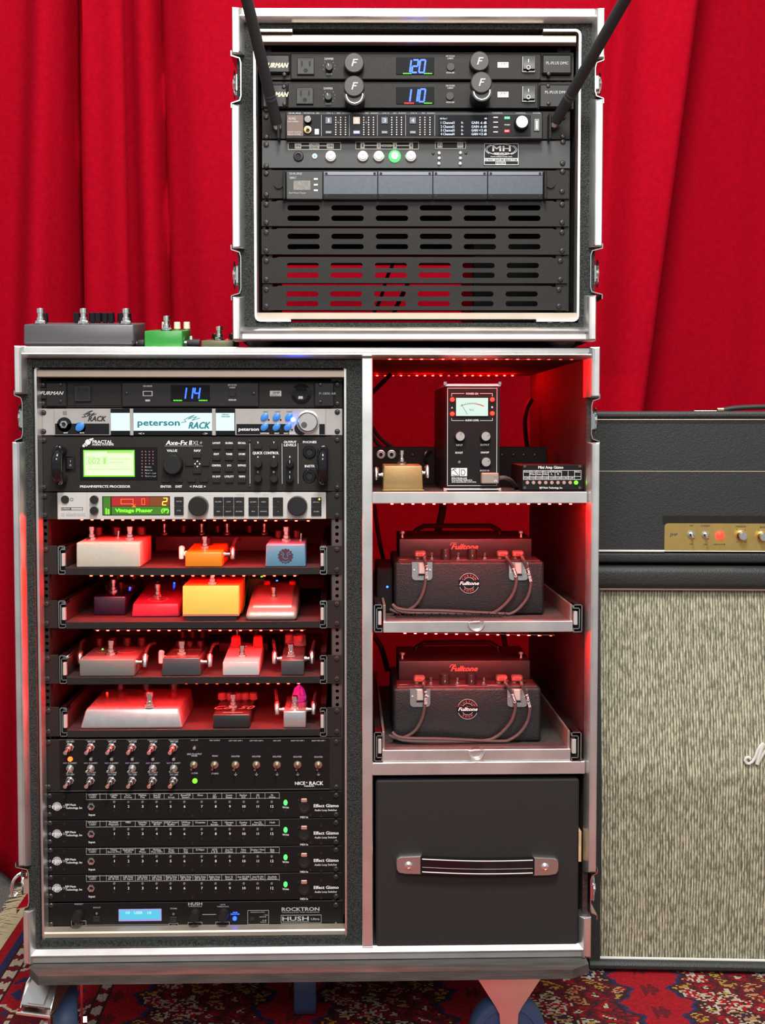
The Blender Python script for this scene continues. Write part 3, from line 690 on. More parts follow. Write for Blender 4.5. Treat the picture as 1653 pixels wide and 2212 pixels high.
# ---------------------------------------------------------------- rack units
def unit(name, label, cat, px0, py0, px1, py1, y=YP, fr=FR, face='panel', depth=.28, face_px=None, screws=None, group=None, ears='panel', bev=.6, yf=0, body=True):
    a = fr.at((px0 + px1) / 2, py1, y)
    t = Thing(name, label, cat, (a.x, y, a.z), fr=fr, group=group)
    t.part('faceplate', B().pb(t, px0, py0 + .5, px1, py1 - .5, yf, 3, bev), ears)
    if face_px: t.part('face', B().pb(t, *face_px, -2.2, yf, .5), face)
    if body: t.part('chassis', B().pb(t, px0 + 26, py0 + 1.5, px1 - 26, py1 - 1.5, 3, depth * 1000), 'void')
    for px, py in screws or (): screw(t, px, py)
    return t
def lett(t, items, m='print_white', name='lettering', parent=None, bold=.012, yo=-2.6, shear=0, extra=None):
    b = B()
    for it in items:
        s_, cx, cy, w_, h = it[:5]; b.tx(t, s_, cx, cy, w_, h, yo if len(it) < 6 else it[5], shear, bold)
    if extra: extra(b)
    return t.part(name, b, m, parent, smooth=0, kind='stuff' if name == 'lettering' and len(items) >= 9 else None)
def window(t, x0, y0, x1, y1, m='display_black', rim=.8, yf=-2.6, name='display', parent=None, label=None):
    return t.part(name, B().pb(t, x0, y0, x1, y1, yf, 0, .4), m, parent, label)
def outlet(t, cx, cy, yf=-2.2):
    o = t.part('power_outlet', B().pb(t, cx - 18.5, cy - 18, cx + 18.5, cy + 18, yf - 3, yf, .8), 'black_plastic')
    b = B().pb(t, cx - 10, cy - 11, cx - 6.5, cy + 0, yf - 3.25, yf - 3); b.pb(t, cx + 7, cy - 11, cx + 10.5, cy + 0, yf - 3.25, yf - 3)
    b.pc(t, cx, cy + 9, 4.6, .25, yf - 3, n=12); t.part('outlet_slots', b, 'void', o)
    t.part('outlet_rim', B().frame(t, cx - 15, cy - 15, cx + 15, cy + 15, .8, yf - 3.5, yf - 2.9), 'panel_grey', o)
def dots(t, pts, m, name='lettering', r=.8, yf=-2.5, kind=None):
    b = B()
    for x, y in pts: b.pc(t, x, y, r, .5, yf, n=8)
    return t.part(name, b, m, kind=kind)
def jack(t, px, py, r, yf=-2.2, m='zinc', name='jack_socket', hole=True):
    b = B().pl(t, px, py, [(r, 0), (r, 1.5), (r * .86, 3), (r * .55, 3.2), (r * .5, .8), (0, .8)], yf, n=6 if m == 'zinc' else 18)
    k = t.part(name, b, m); 
    c = t.w(px, py, yf - 2); c.y = t.y + (yf - .9) * mm
    t.part('socket_hole', B().cyl(c, r * .48 * t.s, .3 * mm, n=12), 'void', k); return k
def hatbtn(t, px, py, w_, h, m='black_plastic', yf=-2.2, d=2.5, name='button', parent=None, bev=.5):
    return t.part(name, B().pb(t, px - w_ / 2, py - h / 2, px + w_ / 2, py + h / 2, yf - d, yf, bev), m, parent)

mat('knob_metal', (.62, .58, .54), .34, .9)
GR = 'rack units in the upper case'; GL = 'rack units in the large case'
# --- two power conditioners with pull-out lights
def conditioner(y0, y1, label, volts, dy, lamp, swy, txt_dy, dx):
    t = unit('power_conditioner', label, 'power conditioner', 565 if dy else 562, y0, 1240, y1, y=.035, fr=TF, screws=())
    cy = (y0 + y1) / 2 + 1
    t.part('face', B().pb(t, 628 - dx, y0 + 3, 1169 - dx, y1 - 2, -5, 0, 1.2), 'panel')
    t.part('end_cheek', B().pb(t, 566, y0 + 5, 627 - dx, y1 - (16 if not dy else 3), -7, 0, 2.5), 'black_plastic')
    t.part('end_cheek', B().pb(t, 1171 - dx, y0 + 5, 1236, y1 - (14 if not dy else 3), -7, 0, 2.5), 'black_plastic')
    cy2 = dy + 143
    outlet(t, 660.5 - dx * .3, cy2, -5)
    knob(t, 711 - dx * .3, cy2 + 1, 8, 9, yf=-5, pointer=110)
    for i in range(7):
        pass
    lett(t, [('DIMMER', 711 - dx * .3, cy2 - 16, 19, 4.5, -5.4), ('ON/OFF', 711 - dx * .3, cy2 + 17, 13, 4, -5.4), ('LINE VOLTAGE', 973, cy2 - 22, 19, 3.6, -5.4), ('CURRENT', 973, cy2 - 17, 13, 3.6, -5.4),
             ('METER DIM', 973, cy2 + 14, 17, 3.6, -5.4)], 'print_grey')
    dots(t, [(711 + 13 * math.cos(k), cy2 + 1 - 13 * math.sin(k)) for k in (-.9, -.35, .2, .8, 2.3, 2.9, 3.6)], 'print_grey', r=.7, yf=-5)
    w_ = window(t, 856, cy2 - 19, 938, cy2 + 18, yf=-6); digits(t, volts, 897, cy2 - (1 if dy else 0), 46, 27, -6.2, w_)
    lett(t, [('EXTREME VOLTAGE', 884, cy2 + 15.8, 20, 2.4, -6.4)] if dy else [('PROTECTION OK', 880, cy2 + 15.8, 18, 2.4, -6.4)], 'e_red' if dy else 'e_lime', 'display_text', w_)
    lett(t, [('PROTECTION OK', 925, cy2 + 15.8, 17, 2.4, -6.4)], 'e_lime', 'display_text', w_)
    t.part('button', B().pc(t, 974 - dx * .3, cy2 + (1 if not dy else 0), 8.8, 2, -5, bev=.4), 'black_plastic')
    p = t.part('badge', B().pb(t, 1075, cy2 - 9, 1099, cy2 + 3.5, -6, -5, .3), 'steel'); lett(t, [('SMP', 1087, cy2 - 5, 18, 5, -6.3), ('SERIES II', 1087, cy2 + .6, 18, 3, -6.3)], 'print_black', parent=p)
    r = t.part('rocker_frame', B().pb(t, 1127, swy - 18, 1157, swy + 18, -6.5, -5, .8), 'gloss_black')
    z = t.w(1142, swy); zz = t.s
    pr = [(t.y - 6.5 * mm, z.z - 14 * zz), (t.y - 6.5 * mm, z.z + 14 * zz), (t.y - 8 * mm, z.z + 14 * zz), (t.y - 8.5 * mm, z.z), (t.y - 12 * mm, z.z - 14 * zz)]
    t.part('rocker', B().prism(pr, z.x - 12 * zz, z.x + 12 * zz, 'x'), 'black_plastic', r)
    lett(t, [('I', 1142, swy - 8, 1.5, 7, -9.2)], 'print_white', 'symbol', r); b = B()
    for k in range(12):
        a, c = k * PI / 6, (k + 1) * PI / 6; b.stroke(t, [(1142 + 3.6 * math.cos(a), swy + 6.5 + 4 * math.sin(a)), (1142 + 3.6 * math.cos(c), swy + 6.5 + 4 * math.sin(c))], 1.4, -12.6, -10)
    t.part('symbol', b, 'print_white', r)
    lett(t, [('FURMAN', 597, cy2 - 2 + txt_dy, 50, 10, -7.4)], 'print_warm', 'maker_name', shear=.35, bold=.03)
    lett(t, [('PL-PLUS DMC', 1204 - dx * .4, cy2 - 7 + txt_dy, 47, 6, -7.4)], 'print_grey', 'model_name')
    for px, py in ((614, cy2 + 17), (1186, cy2 + 16)) + (((613, cy2 - 20), (1185, cy2 - 22)) if dy else ()): screw(t, px, py, .75, -7)
    for lx, ly, r_ in lamp:   # pull-out lamp: short tube with an angled head carrying the maker's letter
        base = t.w(lx + 1, ly + 19, -44); hd = t.w(lx, ly, -48 if dy else -16)
        L = B(); c0 = Vector((base.x, t.y - 5 * mm, base.z if dy else hd.z)); 
        if dy:
            L.cyl(c0 + Vector((0, 0, 0)), 17 * mm * .92, 34 * mm, n=26)
            L.cyl((c0.x, t.y - 39 * mm, c0.z), 15 * mm, 6 * mm, n=26)
        hr = r_ * t.s * .965
        hd.y = t.y - (32 if dy else 5) * mm
        b_ = t.part('lamp_tube', L if dy else B().cyl(hd, hr * .9, 8 * mm, n=26), 'black_plastic')
        if dy: t.part('lamp_lens', B().lathe((c0.x, t.y - 44.5 * mm, c0.z), [(13 * mm, 0), (12.6 * mm, 1.4 * mm), (11.6 * mm, 1.4 * mm), (11 * mm, .2 * mm)], n=26), 'chrome', b_)
        t.part('lamp_head', B().cyl(hd, hr, (18 if dy else 14) * mm, n=32, bev=1.5 * mm), 'brown_black', b_)
        F = [(-6, 8), (-1.5, -8), (9, -8), (8, -5), (1.2, -5), (.2, -1.6), (6, -1.6), (5, 1.4), (-.8, 1.4), (-2.6, 8)]
        g = B(); yy = hd.y - (18 if dy else 14) * mm
        cc = t.fr.at(lx, ly, yy); k_ = cc.y
        s2 = t.s * .97; poly = [(hd.x + x * s2, hd.z - y * s2) for x, y in F]
        g.prism(poly, yy - .6 * mm, yy); t.part('letter', g, 'print_grey', b_)
    return t
conditioner(112, 174, 'black power conditioner at the top of the upper case, blue readout 120', '120', 0, [(765, 136.5, 22), (1036, 133, 21.5)], 139, 0, 0)
conditioner(176, 236, 'black power conditioner with blue readout 110, its two round lamps pulled out', '110', 64, [(765, 186.5, 22.5), (1040, 178.5, 23)], 203, -1, 6)

# --- wireless receiver
t = unit('wireless_receiver', 'four-channel wireless receiver with two black antennas and a small colour screen', 'wireless receiver', 566, 239, 1232, 301, y=.035, fr=TF, screws=[(575, 252), (575, 295), (1217, 252), (1217, 294), (575, 236)])
t.part('face', B().pb(t, 617, 241, 1173, 300, -16, 0, 1.5), 'black_plastic'); Yf = -16
for s_, a, c in ((-1, 590, 613), (1, 1178, 1200)):
    t.part('handle', B().pb(t, (a + c) / 2 - 3, 243, (a + c) / 2 + 3, 300, -19, 0, 1.5), 'panel')
pn = t.part('front_glass', B().pb(t, 619, 247.5, 1147, 294, -17, -16, .3), 'glass_black')
t.part('name_panel', B().pb(t, 620, 248.5, 655, 293.5, -17.3, -17), mat('brown_panel', (.09, .035, .018), .3))
ll = [('AD4Q', 631, 256, 15, 5.5, -17.6), ('FOUR CHANNEL', 633, 262.5, 24, 3, -17.6), ('AXIENT DIGITAL', 636, 285, 30, 3, -17.6), ('WIRELESS RECEIVER', 635, 290, 28, 3, -17.6), ('SHURE', 637, 244.5, 26, 4, -16.4)]
for x, s_ in ((668, 'MONITOR'), (687, 'IR'), (712, 'CH 1'), (732, 'RF'), (748, 'AUDIO'), (772, 'CH 2'), (793, 'RF'), (809, 'AUDIO'), (833, 'CH 3'), (853, 'RF'), (869, 'AUDIO'), (894, 'CH 4'), (915, 'RF'), (931, 'AUDIO'), (1075, 'CONTROL'), (1125, 'CONTROL'), (1160, 'POWER')):
    ll.append((s_, x, 244.3, 3.2 * len(s_), 2.8, -16.4))
lett(t, ll, 'print_grey')
for x, m1, m2 in ((710, 'panel_blue', 'lcd_cyan'), (770.5, 'silver_face', 'lcd_white'), (831, 'panel_blue', 'lcd_cyan'), (892, 'panel_blue', 'lcd_cyan')):
    n_ = str(int((x - 650) // 60)); k = hatbtn(t, x, 260, 14.5, 15, m1 if n_ != '2' else mat('lit_button', (.6, .45, .35), .5, emit=(1, .7, .55), es=.5), -17, 1.5, 'channel_button')
    lett(t, [(n_, x, 260, 2.6 if n_ == '1' else 6, 8.5, -18.8)], 'screen_white' if n_ != '2' else 'lcd_white', 'numeral', k)
    k = hatbtn(t, x, 285.5, 14, 7, 'panel_blue' if n_ != '2' else mat('sync_lit', (.3, .3, .5), .4, emit=(.4, .4, 1), es=.4), -17, 1.2, 'sync_button')
    lett(t, [('SYNC', x, 285.5, 11, 3.6, -18.4)], 'screen_white', 'lettering', k)
b = B()
for x in (725.5, 736, 746.5, 786, 796.5, 807, 846.5, 857, 867.5, 907.5, 918, 929):
    for y in (253.6, 259, 264.3, 269.3, 274.8, 280.3, 285.5, 290.5): b.pc(t, x, y, 1.35, .7, -17, n=6)
t.part('meter_lights', b, mat('meter_dot', (.75, .68, .6), .4, emit=(.9, .8, .7), es=.25), kind='stuff')
lett(t, [('A', 725.5, 259, 2.5, 3, -18.2), ('B', 736, 259, 2.5, 3, -18.2), ('OL', 731, 264.5, 4, 3, -18.2), ('A', 786, 259, 2.5, 3, -18.2), ('B', 796.5, 259, 2.5, 3, -18.2), ('OL', 791.5, 264.5, 4, 3, -18.2)], 'print_grey')
b = B(); [b.pb(t, x, 248.5, x + .8, 294, -17.4, -17) for x in (694, 754.5, 815, 876, 939)]; t.part('divider', b, 'print_grey')
knob(t, 665, 257, 8, 9, 'gloss_black', -17, pointer=60); jack(t, 665, 281, 9, -17, 'gold'); hatbtn(t, 684.5, 284.5, 9.5, 12.5, 'white_face', -17, 1)
sc_ = window(t, 948, 249.5, 1054, 294, 'display_black', yf=-17.5, name='screen')
L2 = [('AD Rcv 1', 958, 256, 15, 3.6, -17.9), ('48', 1049, 256, 6, 3.6, -17.9)]
for i, (g_, y) in enumerate((('-6 dB', 265), ('-6 dB', 273.5), ('+12 dB', 281.5), ('+12 dB', 289.5))):
    L2 += [('%d Channel%d' % (i + 1, i + 1), 967, y, 29, 5.2, -17.9), ('0-', 999, y, 5, 4.5, -17.9), ('GAIN ' + g_, 1035, y, 32, 5.2, -17.9)]
lett(t, L2, 'screen_white', 'screen_text', sc_, bold=.02)
for y in (253.5, 264, 274.5, 285): hatbtn(t, 1071, y, 11, 3, 'silver_face', -17, 1)
k = hatbtn(t, 1096, 254.5, 13, 6.5, mat('green_key', (.0, .1, .05), .4, emit=(.0, .5, .22), es=.8), -17, 1); lett(t, [('ENTER', 1096, 254.5, 10, 3, -18.4)], 'print_white', parent=k)
k = hatbtn(t, 1095.5, 283, 12, 6.5, mat('red_key', (.3, .0, .0), .4, emit=(.8, .02, .02), es=.8), -17, 1); lett(t, [('EXIT', 1095.5, 283, 8, 3, -18.4), ('PUSH', 1096, 269.5, 11, 3, -17.4)], 'print_white', parent=k)
knob(t, 1128, 263, 15.5, 14, 'black_plastic', -16, cap='knob_metal')
t.part('power_switch', B().pb(t, 1154, 256, 1166, 283, -18, -16, .5), 'gloss_black'); t.part('switch_slot', B().pb(t, 1158, 261, 1162, 279, -19, -18, .3), 'steel')
# antennas: screwed on through the ears, leaning out and towards the room
for sd, bx, by, tx_, ty, ya in ((-1, 600, 275, 519, -60, -.16), (1, 1196, 270, 1384, -60, -.22)):
    p0 = t.w(bx, by, -8); p1 = t.fr.at(tx_, ty, t.y + ya); d = (p1 - p0)
    s0 = p0 + Vector((0, -8 * mm, 0)); k0 = p0 + d * .035
    an = t.part('antenna', B().tube([p0 + d * .03, p0 + d * .17, p0 + d * .175, p0 + d, p0 + d * 1.12], [.0085, .0085], 16), 'black_rubber', label='long black rubber antenna')
    t.part('antenna_joint', B().tube([p0 + Vector((0, 10 * mm, 0)), p0 - Vector((0, 6 * mm, 0)), p0 + d * .035], .0062, 12), 'steel', an)
    t.part('antenna_rings', B().tube([p0 + d * .19, p0 + d * .205], .0089, 16).tube([p0 + d * .215, p0 + d * .225], .0089, 16), 'panel_grey', an)

# --- guitar selector
t = unit('guitar_selector', 'grey rack selector panel with five round chrome push-buttons, one glowing green', 'guitar selector', 566, 303, 1232, 364, y=.035, fr=TF, face='panel', screws=[(575, 312), (575, 358), (1217, 306), (1216, 352)], ears='panel_grey')
b = B(); b.frame(t, 622, 307, 737, 323.5, 1.4, -.5, 0); b.frame(t, 768, 306, 905, 322.5, 1.4, -.5, 0); b.frame(t, 940, 306, 1007, 321.5, 1.4, -.5, 0)
for x0, x1, y0, y1 in ((637, 651, 309.5, 321), (668, 690, 308.5, 322), (706, 721, 309.5, 321), (779, 788, 308.5, 320.5), (814, 823, 308.5, 320.5), (849, 857.5, 308.5, 320.5), (884, 892.5, 308.5, 320.5), (945, 956, 308, 319), (988, 1001, 307.5, 319), (826, 846, 312.5, 317)):
    b.pb(t, x0, y0, x1, y1, -.5, 0)
for x0, x1, y in ((651, 668, 315), (690, 706, 315), (788, 814, 314), (823, 849, 314.5), (857, 884, 314.5)): b.pb(t, x0, y - .9, x1, y + .9, -.45, 0)
t.part('label_boxes', b, mat('label_cream', (.72, .70, .62), .5))
t.part('dark_strip', B().pb(t, 624, 309, 735, 321.5, -.2, 0).pb(t, 770, 308, 903, 320.5, -.2, 0).pb(t, 942, 308, 1005, 320, -.2, 0), 'glass_black')
lett(t, [('IN', 644, 315, 8, 5, -.8), ('CABLE', 679, 312, 19, 4.8, -.8), ('LEVEL', 679, 318.7, 19, 4.8, -.8), ('ON', 713.5, 315, 10, 5, -.8), ('1', 783.5, 314.5, 2.5, 6, -.8), ('2', 818.5, 314.5, 4, 6, -.8), ('RADIO', 836, 315, 16, 3.4, -.8), ('3', 853.3, 314.5, 4.3, 6, -.8), ('4', 888.3, 314.5, 5, 6, -.8), ('IN', 950.5, 313.5, 8, 5, -.8), ('OUT', 994.5, 313.2, 10, 5, -.8)], 'print_black')
for i, x in enumerate((714.5, 784, 818.5, 853, 888)):
    g_ = i == 3
    k = t.part('push_button', B().pl(t, x, 337, [(12.8, 0), (12.8, 2), (10.5, 3.5), (8.6, 3.6)], 0, 24, 3), 'e_green' if g_ else 'knob_metal', label='push-button lit green' if g_ else None)
    c = t.w(x, 337, -3); c.y = t.y - 3 * mm
    t.part('button_top', B().lathe(c, [(8.4 * t.s, 0), (8.2 * t.s, 1.2 * mm), (7.4 * t.s, 1.4 * mm), (3 * t.s, .7 * mm), (0, .6 * mm)], n=24), 'steel', k)
jack(t, 645, 338, 11, 0, 'black_plastic'); t.part('level_light', B().pc(t, 680, 337, 5, 1.5, 0), 'chrome'); led(t, 680, 337, 'e_blue', .9, -1)
for x, y in ((949, 331.5), (949, 342.5), (948.5, 354), (995, 331), (995, 342.5), (994.5, 354)): t.inst('bezel', shared('bz', lambda: B().lathe((0, 0, 0), [(2.8 * mm, 0), (2.4 * mm, 2 * mm), (0, 2.6 * mm)], n=10), 'chrome'), t.w(x, y, -.1))
screw(t, 936, 331, .55); screw(t, 1007, 330, .55)
sg = t.part('name_plate', B().pb(t, 1045, 308.5, 1121.5, 357.5, -1, 0, .4), 'glass_black')
def xx(b):
    b.frame(t, 1046, 309.5, 1120.5, 356.5, 1.2, -1.4, -1); b.pb(t, 1047, 341.5, 1120, 342.3, -1.4, -1); b.frame(t, 1071, 349.5, 1093, 354.5, .8, -1.5, -1); b.pb(t, 1047, 342, 1120, 348.3, -1.3, -1)
    for R, q in ((31, 11.5), (34, 13.5)):
        P = [(1083 + R * math.cos(a * PI / 18), 323 + q * math.sin(a * PI / 18)) for a in range(37)]
        for a in range(36):
            if R == 31 or abs(math.cos(a * PI / 18)) > .72: b.stroke(t, P[a:a + 2], 1.1, -1.4, -1)
lett(t, [('MH', 1083, 321, 38, 11, -1.6), ('SERVICES', 1083, 331.5, 32, 3.4, -1.6), ('www.mhservices.com', 1083, 338, 46, 2.2, -1.6)], 'print_white', parent=sg, bold=.04, extra=xx)
lett(t, [('5 WAY GUITAR SELECTOR', 1083, 345.2, 68, 4.2, -1.6)], 'print_black', parent=sg, bold=.03)
lett(t, [('8A73-0019', 1082, 352, 17, 3, -1.6)], 'print_grey', parent=sg)

# --- rack charger
t = unit('battery_charger', 'slate grey rack battery charger with four blank bay covers', 'battery charger', 566, 367, 1230, 430, y=.035, fr=TF, screws=[(575, 374), (575, 420), (1216, 370), (1215, 413)])
t.part('handle', B().pb(t, 611, 368, 617, 430, -14, 0, 1.2), 'panel'); t.part('handle', B().pb(t, 1176, 368, 1182, 430, -14, 0, 1.2), 'panel')
t.part('end_cap', B().pc(t, 602, 397, 10, 3, 0, 20), 'panel'); t.part('end_cap', B().pc(t, 1190, 396, 10, 3, 0, 20), 'panel')
t.part('control_panel', B().pb(t, 619, 370.5, 697, 430, -10, 0, .8), 'panel_grey')
lc = t.part('display', B().pb(t, 634, 390, 671, 411, -10.6, -10, .3), mat('lcd_off', (.16, .145, .13), .25, noise=.3, nscale=200))
lett(t, [('SHURE', 639, 375, 27, 4.5, -10.4), ('SBRC', 633, 384, 14, 4.5, -10.4), ('Rack Mount Charger', 643, 416.5, 36, 3.2, -10.4)], 'print_grey')
for y in (386.5, 399, 411): hatbtn(t, 682.5, y, 9.5, 4.5, 'steel', -10, 1)
for a, c in ((699, 815.5), (817, 934.5), (936, 1053), (1054.5, 1173)):
    k = t.part('bay_cover', B().pb(t, a, 370, c, 430, -9, 0, .3), 'panel_blue')
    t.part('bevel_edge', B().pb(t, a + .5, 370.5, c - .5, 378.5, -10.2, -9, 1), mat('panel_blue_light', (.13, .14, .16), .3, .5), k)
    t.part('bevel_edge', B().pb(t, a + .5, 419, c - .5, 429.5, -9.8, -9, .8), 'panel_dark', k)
    for x in (a + 6, c - 6):
        for y in (375, 423): t.part('bay_screw', B().pc(t, x, y, 3, .8, -9.6, n=10), 'void', k)

# --- vented blanks
def vent(y0, y1, rows, dx, label):
    t = unit('vent_panel', label, 'rack panel', 565, y0, 1232 - dx * .8, y1, y=.035, fr=TF, body=False, group=None, yf=2.9, bev=.1)
    bpy.data.objects.remove(t.o.children[0]); a = t.w(565 + dx * .3, y0 + 1); c = t.w(1229 - dx * .7, y1 - 1)
    holes = []
    for y in rows:
        for cx in (656, 751, 847, 942, 1037, 1133):
            cx = cx - dx * (.4 + .45 * (cx - 656) / 477); p = t.w(cx, y); hw, r = 34.5 * t.s - 5.5 * t.s, 5.6 * t.s
            holes.append([(p.x + hw + r * math.cos(k), p.z + r * math.sin(k)) for k in [(-90 + i * 22.5) * PI / 180 for i in range(9)]] +
                         [(p.x - hw + r * math.cos(k), p.z + r * math.sin(k)) for k in [(90 + i * 22.5) * PI / 180 for i in range(9)]])
    x0, x1, z1, z0 = a.x, c.x, a.z, c.z; n = 5 * mm
    outer = [(x0, z0), (x1, z0), (x1, z1 - 1.5 * mm), (x1 - 22 * mm, z1 - 1.5 * mm), (x1 - 25 * mm, z1), (x0 + 25 * mm, z1), (x0 + 22 * mm, z1 - 1.5 * mm), (x0, z1 - 1.5 * mm)]
    b = B().plate(outer, holes, t.y, t.y + 1.8 * mm)
    b.box(x0 + 26 * mm, x1 - 26 * mm, t.y + .5 * mm, t.y + 13 * mm, z1 - 1.6 * mm, z1 - .2 * mm); b.box(x0 + 26 * mm, x1 - 26 * mm, t.y + .5 * mm, t.y + 13 * mm, z0 + .2 * mm, z0 + 1.6 * mm)
    t.part('slotted_plate', b, 'panel')
    for x in (575, 1215 - dx): screw(t, x, y0 + 9); screw(t, x, y1 - 10)
vent(432, 490, (449, 471.5), 0, 'slotted black vent panel directly under the grey battery charger')
vent(492, 551, (510.5, 533), 0, 'slotted black vent panel, second of four, dark above pale light in its slots')
vent(554, 613, (573.5, 594.5), 4, 'slotted black vent panel third from the top with red curtain showing through')
vent(616, 671, (635, 656), 7, 'lowest slotted black vent panel, just above the silver cross bar')
# added backing box, black box and cables at the back of the upper case seen through the slots
g = Thing('rear_box', 'added maroon backing box, coloured as shaded curtain, behind the two upper vent panels', 'power supply', TF.at(830, 520, .30), y=.30, fr=TF)
g.part('housing', B().box(TF.at(580, 500, .3).x, TF.at(1215, 500, .3).x, .30, .50, TF.at(830, 541, .3).z, TF.at(830, 440, .3).z, .002), mat('curtain_shade_maroon', (.16, .006, .018), .8)); g.part('lower_rail', B().box(TF.at(580, 500, .29).x, TF.at(1215, 500, .29).x, .285, .30, TF.at(830, 538, .285).z, TF.at(830, 524, .285).z, .001), 'void'); g.part('rail_edge', B().box(TF.at(640, 500, .29).x, TF.at(1085, 500, .29).x, .280, .30, TF.at(830, 543, .285).z, TF.at(830, 538, .285).z, .0005), 'steel')  # added box: its maroon paints the shaded curtain behind the slots
g = Thing('rear_box', 'black box seen through the right-hand slots of the vent panels', 'power supply', TF.at(1120, 690, .30), y=.30, fr=TF)
g.part('housing', B().box(TF.at(1010, 600, .3).x, TF.at(1215, 600, .3).x, .18, .46, TF.at(1100, 697, .01).z, TF.at(1100, 540, .3).z, .002), 'panel_dark')
for nm, pts, r in (('black cable crossing behind the third column of vent slots', [(862, 520), (848, 572), (836, 600), (824, 640), (812, 668), (800, 690)], 3.2), ('black cable bending behind the lowest vent panel', [(900, 560), (882, 610), (868, 640), (858, 660), (846, 690)], 4)):
    b = B().tube([TF.at(x, y, .45) for x, y in pts], r * mm, 8, smooth=3); c = TF.at(*pts[-1], .45)
    solo('cable', nm, 'cable', b, 'black_rubber', c, fr=TF)

# ================================================= large case, left bay
def bunit(name, label, cat, y0, y1, dx=0, **k):
    l = 82 + (y0 - 823) * .0155; scx = 92.5 + (y0 - 823) * .0155
    s = [(scx, y0 + 9), (scx, y1 - 9), (729 - (y0 - 823) * .003, y0 + 8), (729 - (y0 - 823) * .003, y1 - 9)]
    return unit(name, label, cat, l, y0, 740, y1, screws=s, **k)
t = bunit('power_conditioner', 'black power conditioner at the top of the large case, blue readout 114', 'power conditioner', 823, 881)
t.part('centre_panel', B().pb(t, 263, 826, 559, 878, -4.5, 0, 1.2), 'black_plastic'); t.part('end_cheek', B().pb(t, 99, 826, 144, 878, -4.5, 0, 1.5).pb(t, 84, 837, 101, 862, -4.4, 0, 1.2), 'black_plastic')
t.part('end_cheek', B().pb(t, 679, 826, 722, 878, -4.5, 0, 1.5), 'black_plastic')
t.part('recess_plate', B().pb(t, 146, 826, 262, 876, -1, 0, .3), 'panel'); t.part('recess_plate', B().pb(t, 560, 826, 678, 877, -1, 0, .3), 'panel')
lett(t, [('FURMAN', 112, 849, 49, 7.5, -4.9)], 'print_white', 'maker_name', shear=.35, bold=.02)
lett(t, [('P-1800 AR', 708, 850, 36, 5, -4.9)], 'print_grey', 'model_name')
outlet(t, 178, 850, -1)
lett(t, [('USB CHARGER', 319, 834, 19, 3.6, -4.9), ('LINE VOLTAGE', 502, 831.5, 19, 3.4, -4.9), ('CURRENT', 502, 837, 13, 3.4, -4.9), ('METER DIM', 502, 864, 16, 3.6, -4.9)], 'print_white')
t.part('badge_plate', B().pb(t, 314, 863, 324, 867, -4.9, -4.5), 'print_grey')
u = t.part('usb_port', B().pb(t, 308, 844, 330, 856, -5.4, -4.5, .4), 'steel'); t.part('port_hole', B().pb(t, 310.5, 846, 327.5, 854, -5.7, -5.3), 'void', u)
w_ = window(t, 369, 832, 453, 867, yf=-5.2); digits(t, '114', 411, 849.5, 44, 24, -5.4, w_)
lett(t, [('PROTECTION', 384, 865, 18, 2.6, -5.7), ('PROTECTION OK', 439, 865, 18, 2.6, -5.7)], 'e_lime', 'display_text', w_)
t.part('button', B().pc(t, 502, 849, 8.5, 1.5, -4.5, bev=.4), 'black_plastic'); screw(t, 273, 849, .7, -4.5); screw(t, 548, 850, .7, -4.5)
for q in ((130, 831), (130, 867), (692, 831), (692, 868)): screw(t, *q, .75, -4.5)
k = t.part('badge', B().pb(t, 583, 844, 608, 856, -1.6, -1, .2), 'white_face'); lett(t, [('SMP', 597, 848.5, 15, 5, -1.9), ('SERIES II', 595, 853.6, 20, 2.4, -1.9)], 'print_black', parent=k)
lp = t.part('lamp_dome', B().pl(t, 651, 850, [(21.5, 0), (21, 3), (15, 5), (15, 4), (9, 2.6), (0, 2)], -1, 28), 'gloss_black', label='glossy black round lamp')

t = bunit('strobe_tuner', 'silver strobe tuner with long white lit display and blue oval buttons', 'tuner', 882, 941, ears='silver_face')
t.part('face', B().pb(t, 117, 883, 239, 940, -3, 0, .5), 'silver_face'); t.part('face', B().pb(t, 508, 883, 704, 940, -3, 0, .5), 'silver_face')
t.part('black_field', B().pb(t, 119, 915, 236, 938.5, -3.3, -3, .2).pc(t, 139, 917, 15.5, .3, -3, 28).pc(t, 173.5, 924, 11.5, .3, -3, 28), 'gloss_black')
t.part('black_field', B().pb(t, 511, 916, 625, 938.5, -3.3, -3, .2).pb(t, 690, 916, 702, 938.5, -3.3, -3, .2).pc(t, 650, 926, 14, .3, -3), 'gloss_black')
jack(t, 138, 917, 10, -3.3); t.part('jack_nut', B().pl(t, 138, 917, [(10.5, 0), (10, 2)], -3.3, 6), 'chrome')
gl = window(t, 239.5, 883, 508, 940.5, yf=-1.5)
for a, c in ((239.5, 280.5), (288.5, 458), (466.5, 506.5)): t.part('lit_screen', B().pb(t, a, 892, c, 930.5, -2, -1.5), 'lcd_white', gl)
for a, c in ((280.5, 288), (458, 466)): t.part('display_pillar', B().pb(t, a, 882.5, c, 940.5, -3.2, -1, .4), 'silver_face')
lett(t, [('peterson', 342, 913, 89, 13, -2.3)], 'teal_print', 'display_text', gl, bold=.03); lett(t, [('RACK', 430, 919, 46, 14, -2.3), ('MENU', 487, 895.5, 16, 3, -2.3), ('SWEETENER', 487, 900, 18, 3, -2.3)], 'teal_print', 'display_text', gl, shear=.3, bold=.04, extra=lambda b: b.stroke(t, [(392, 913), (402, 911), (398, 907), (408, 901), (420, 897), (406, 905), (425, 900), (415, 908), (432, 903)], 1.3, -2.4, -2))
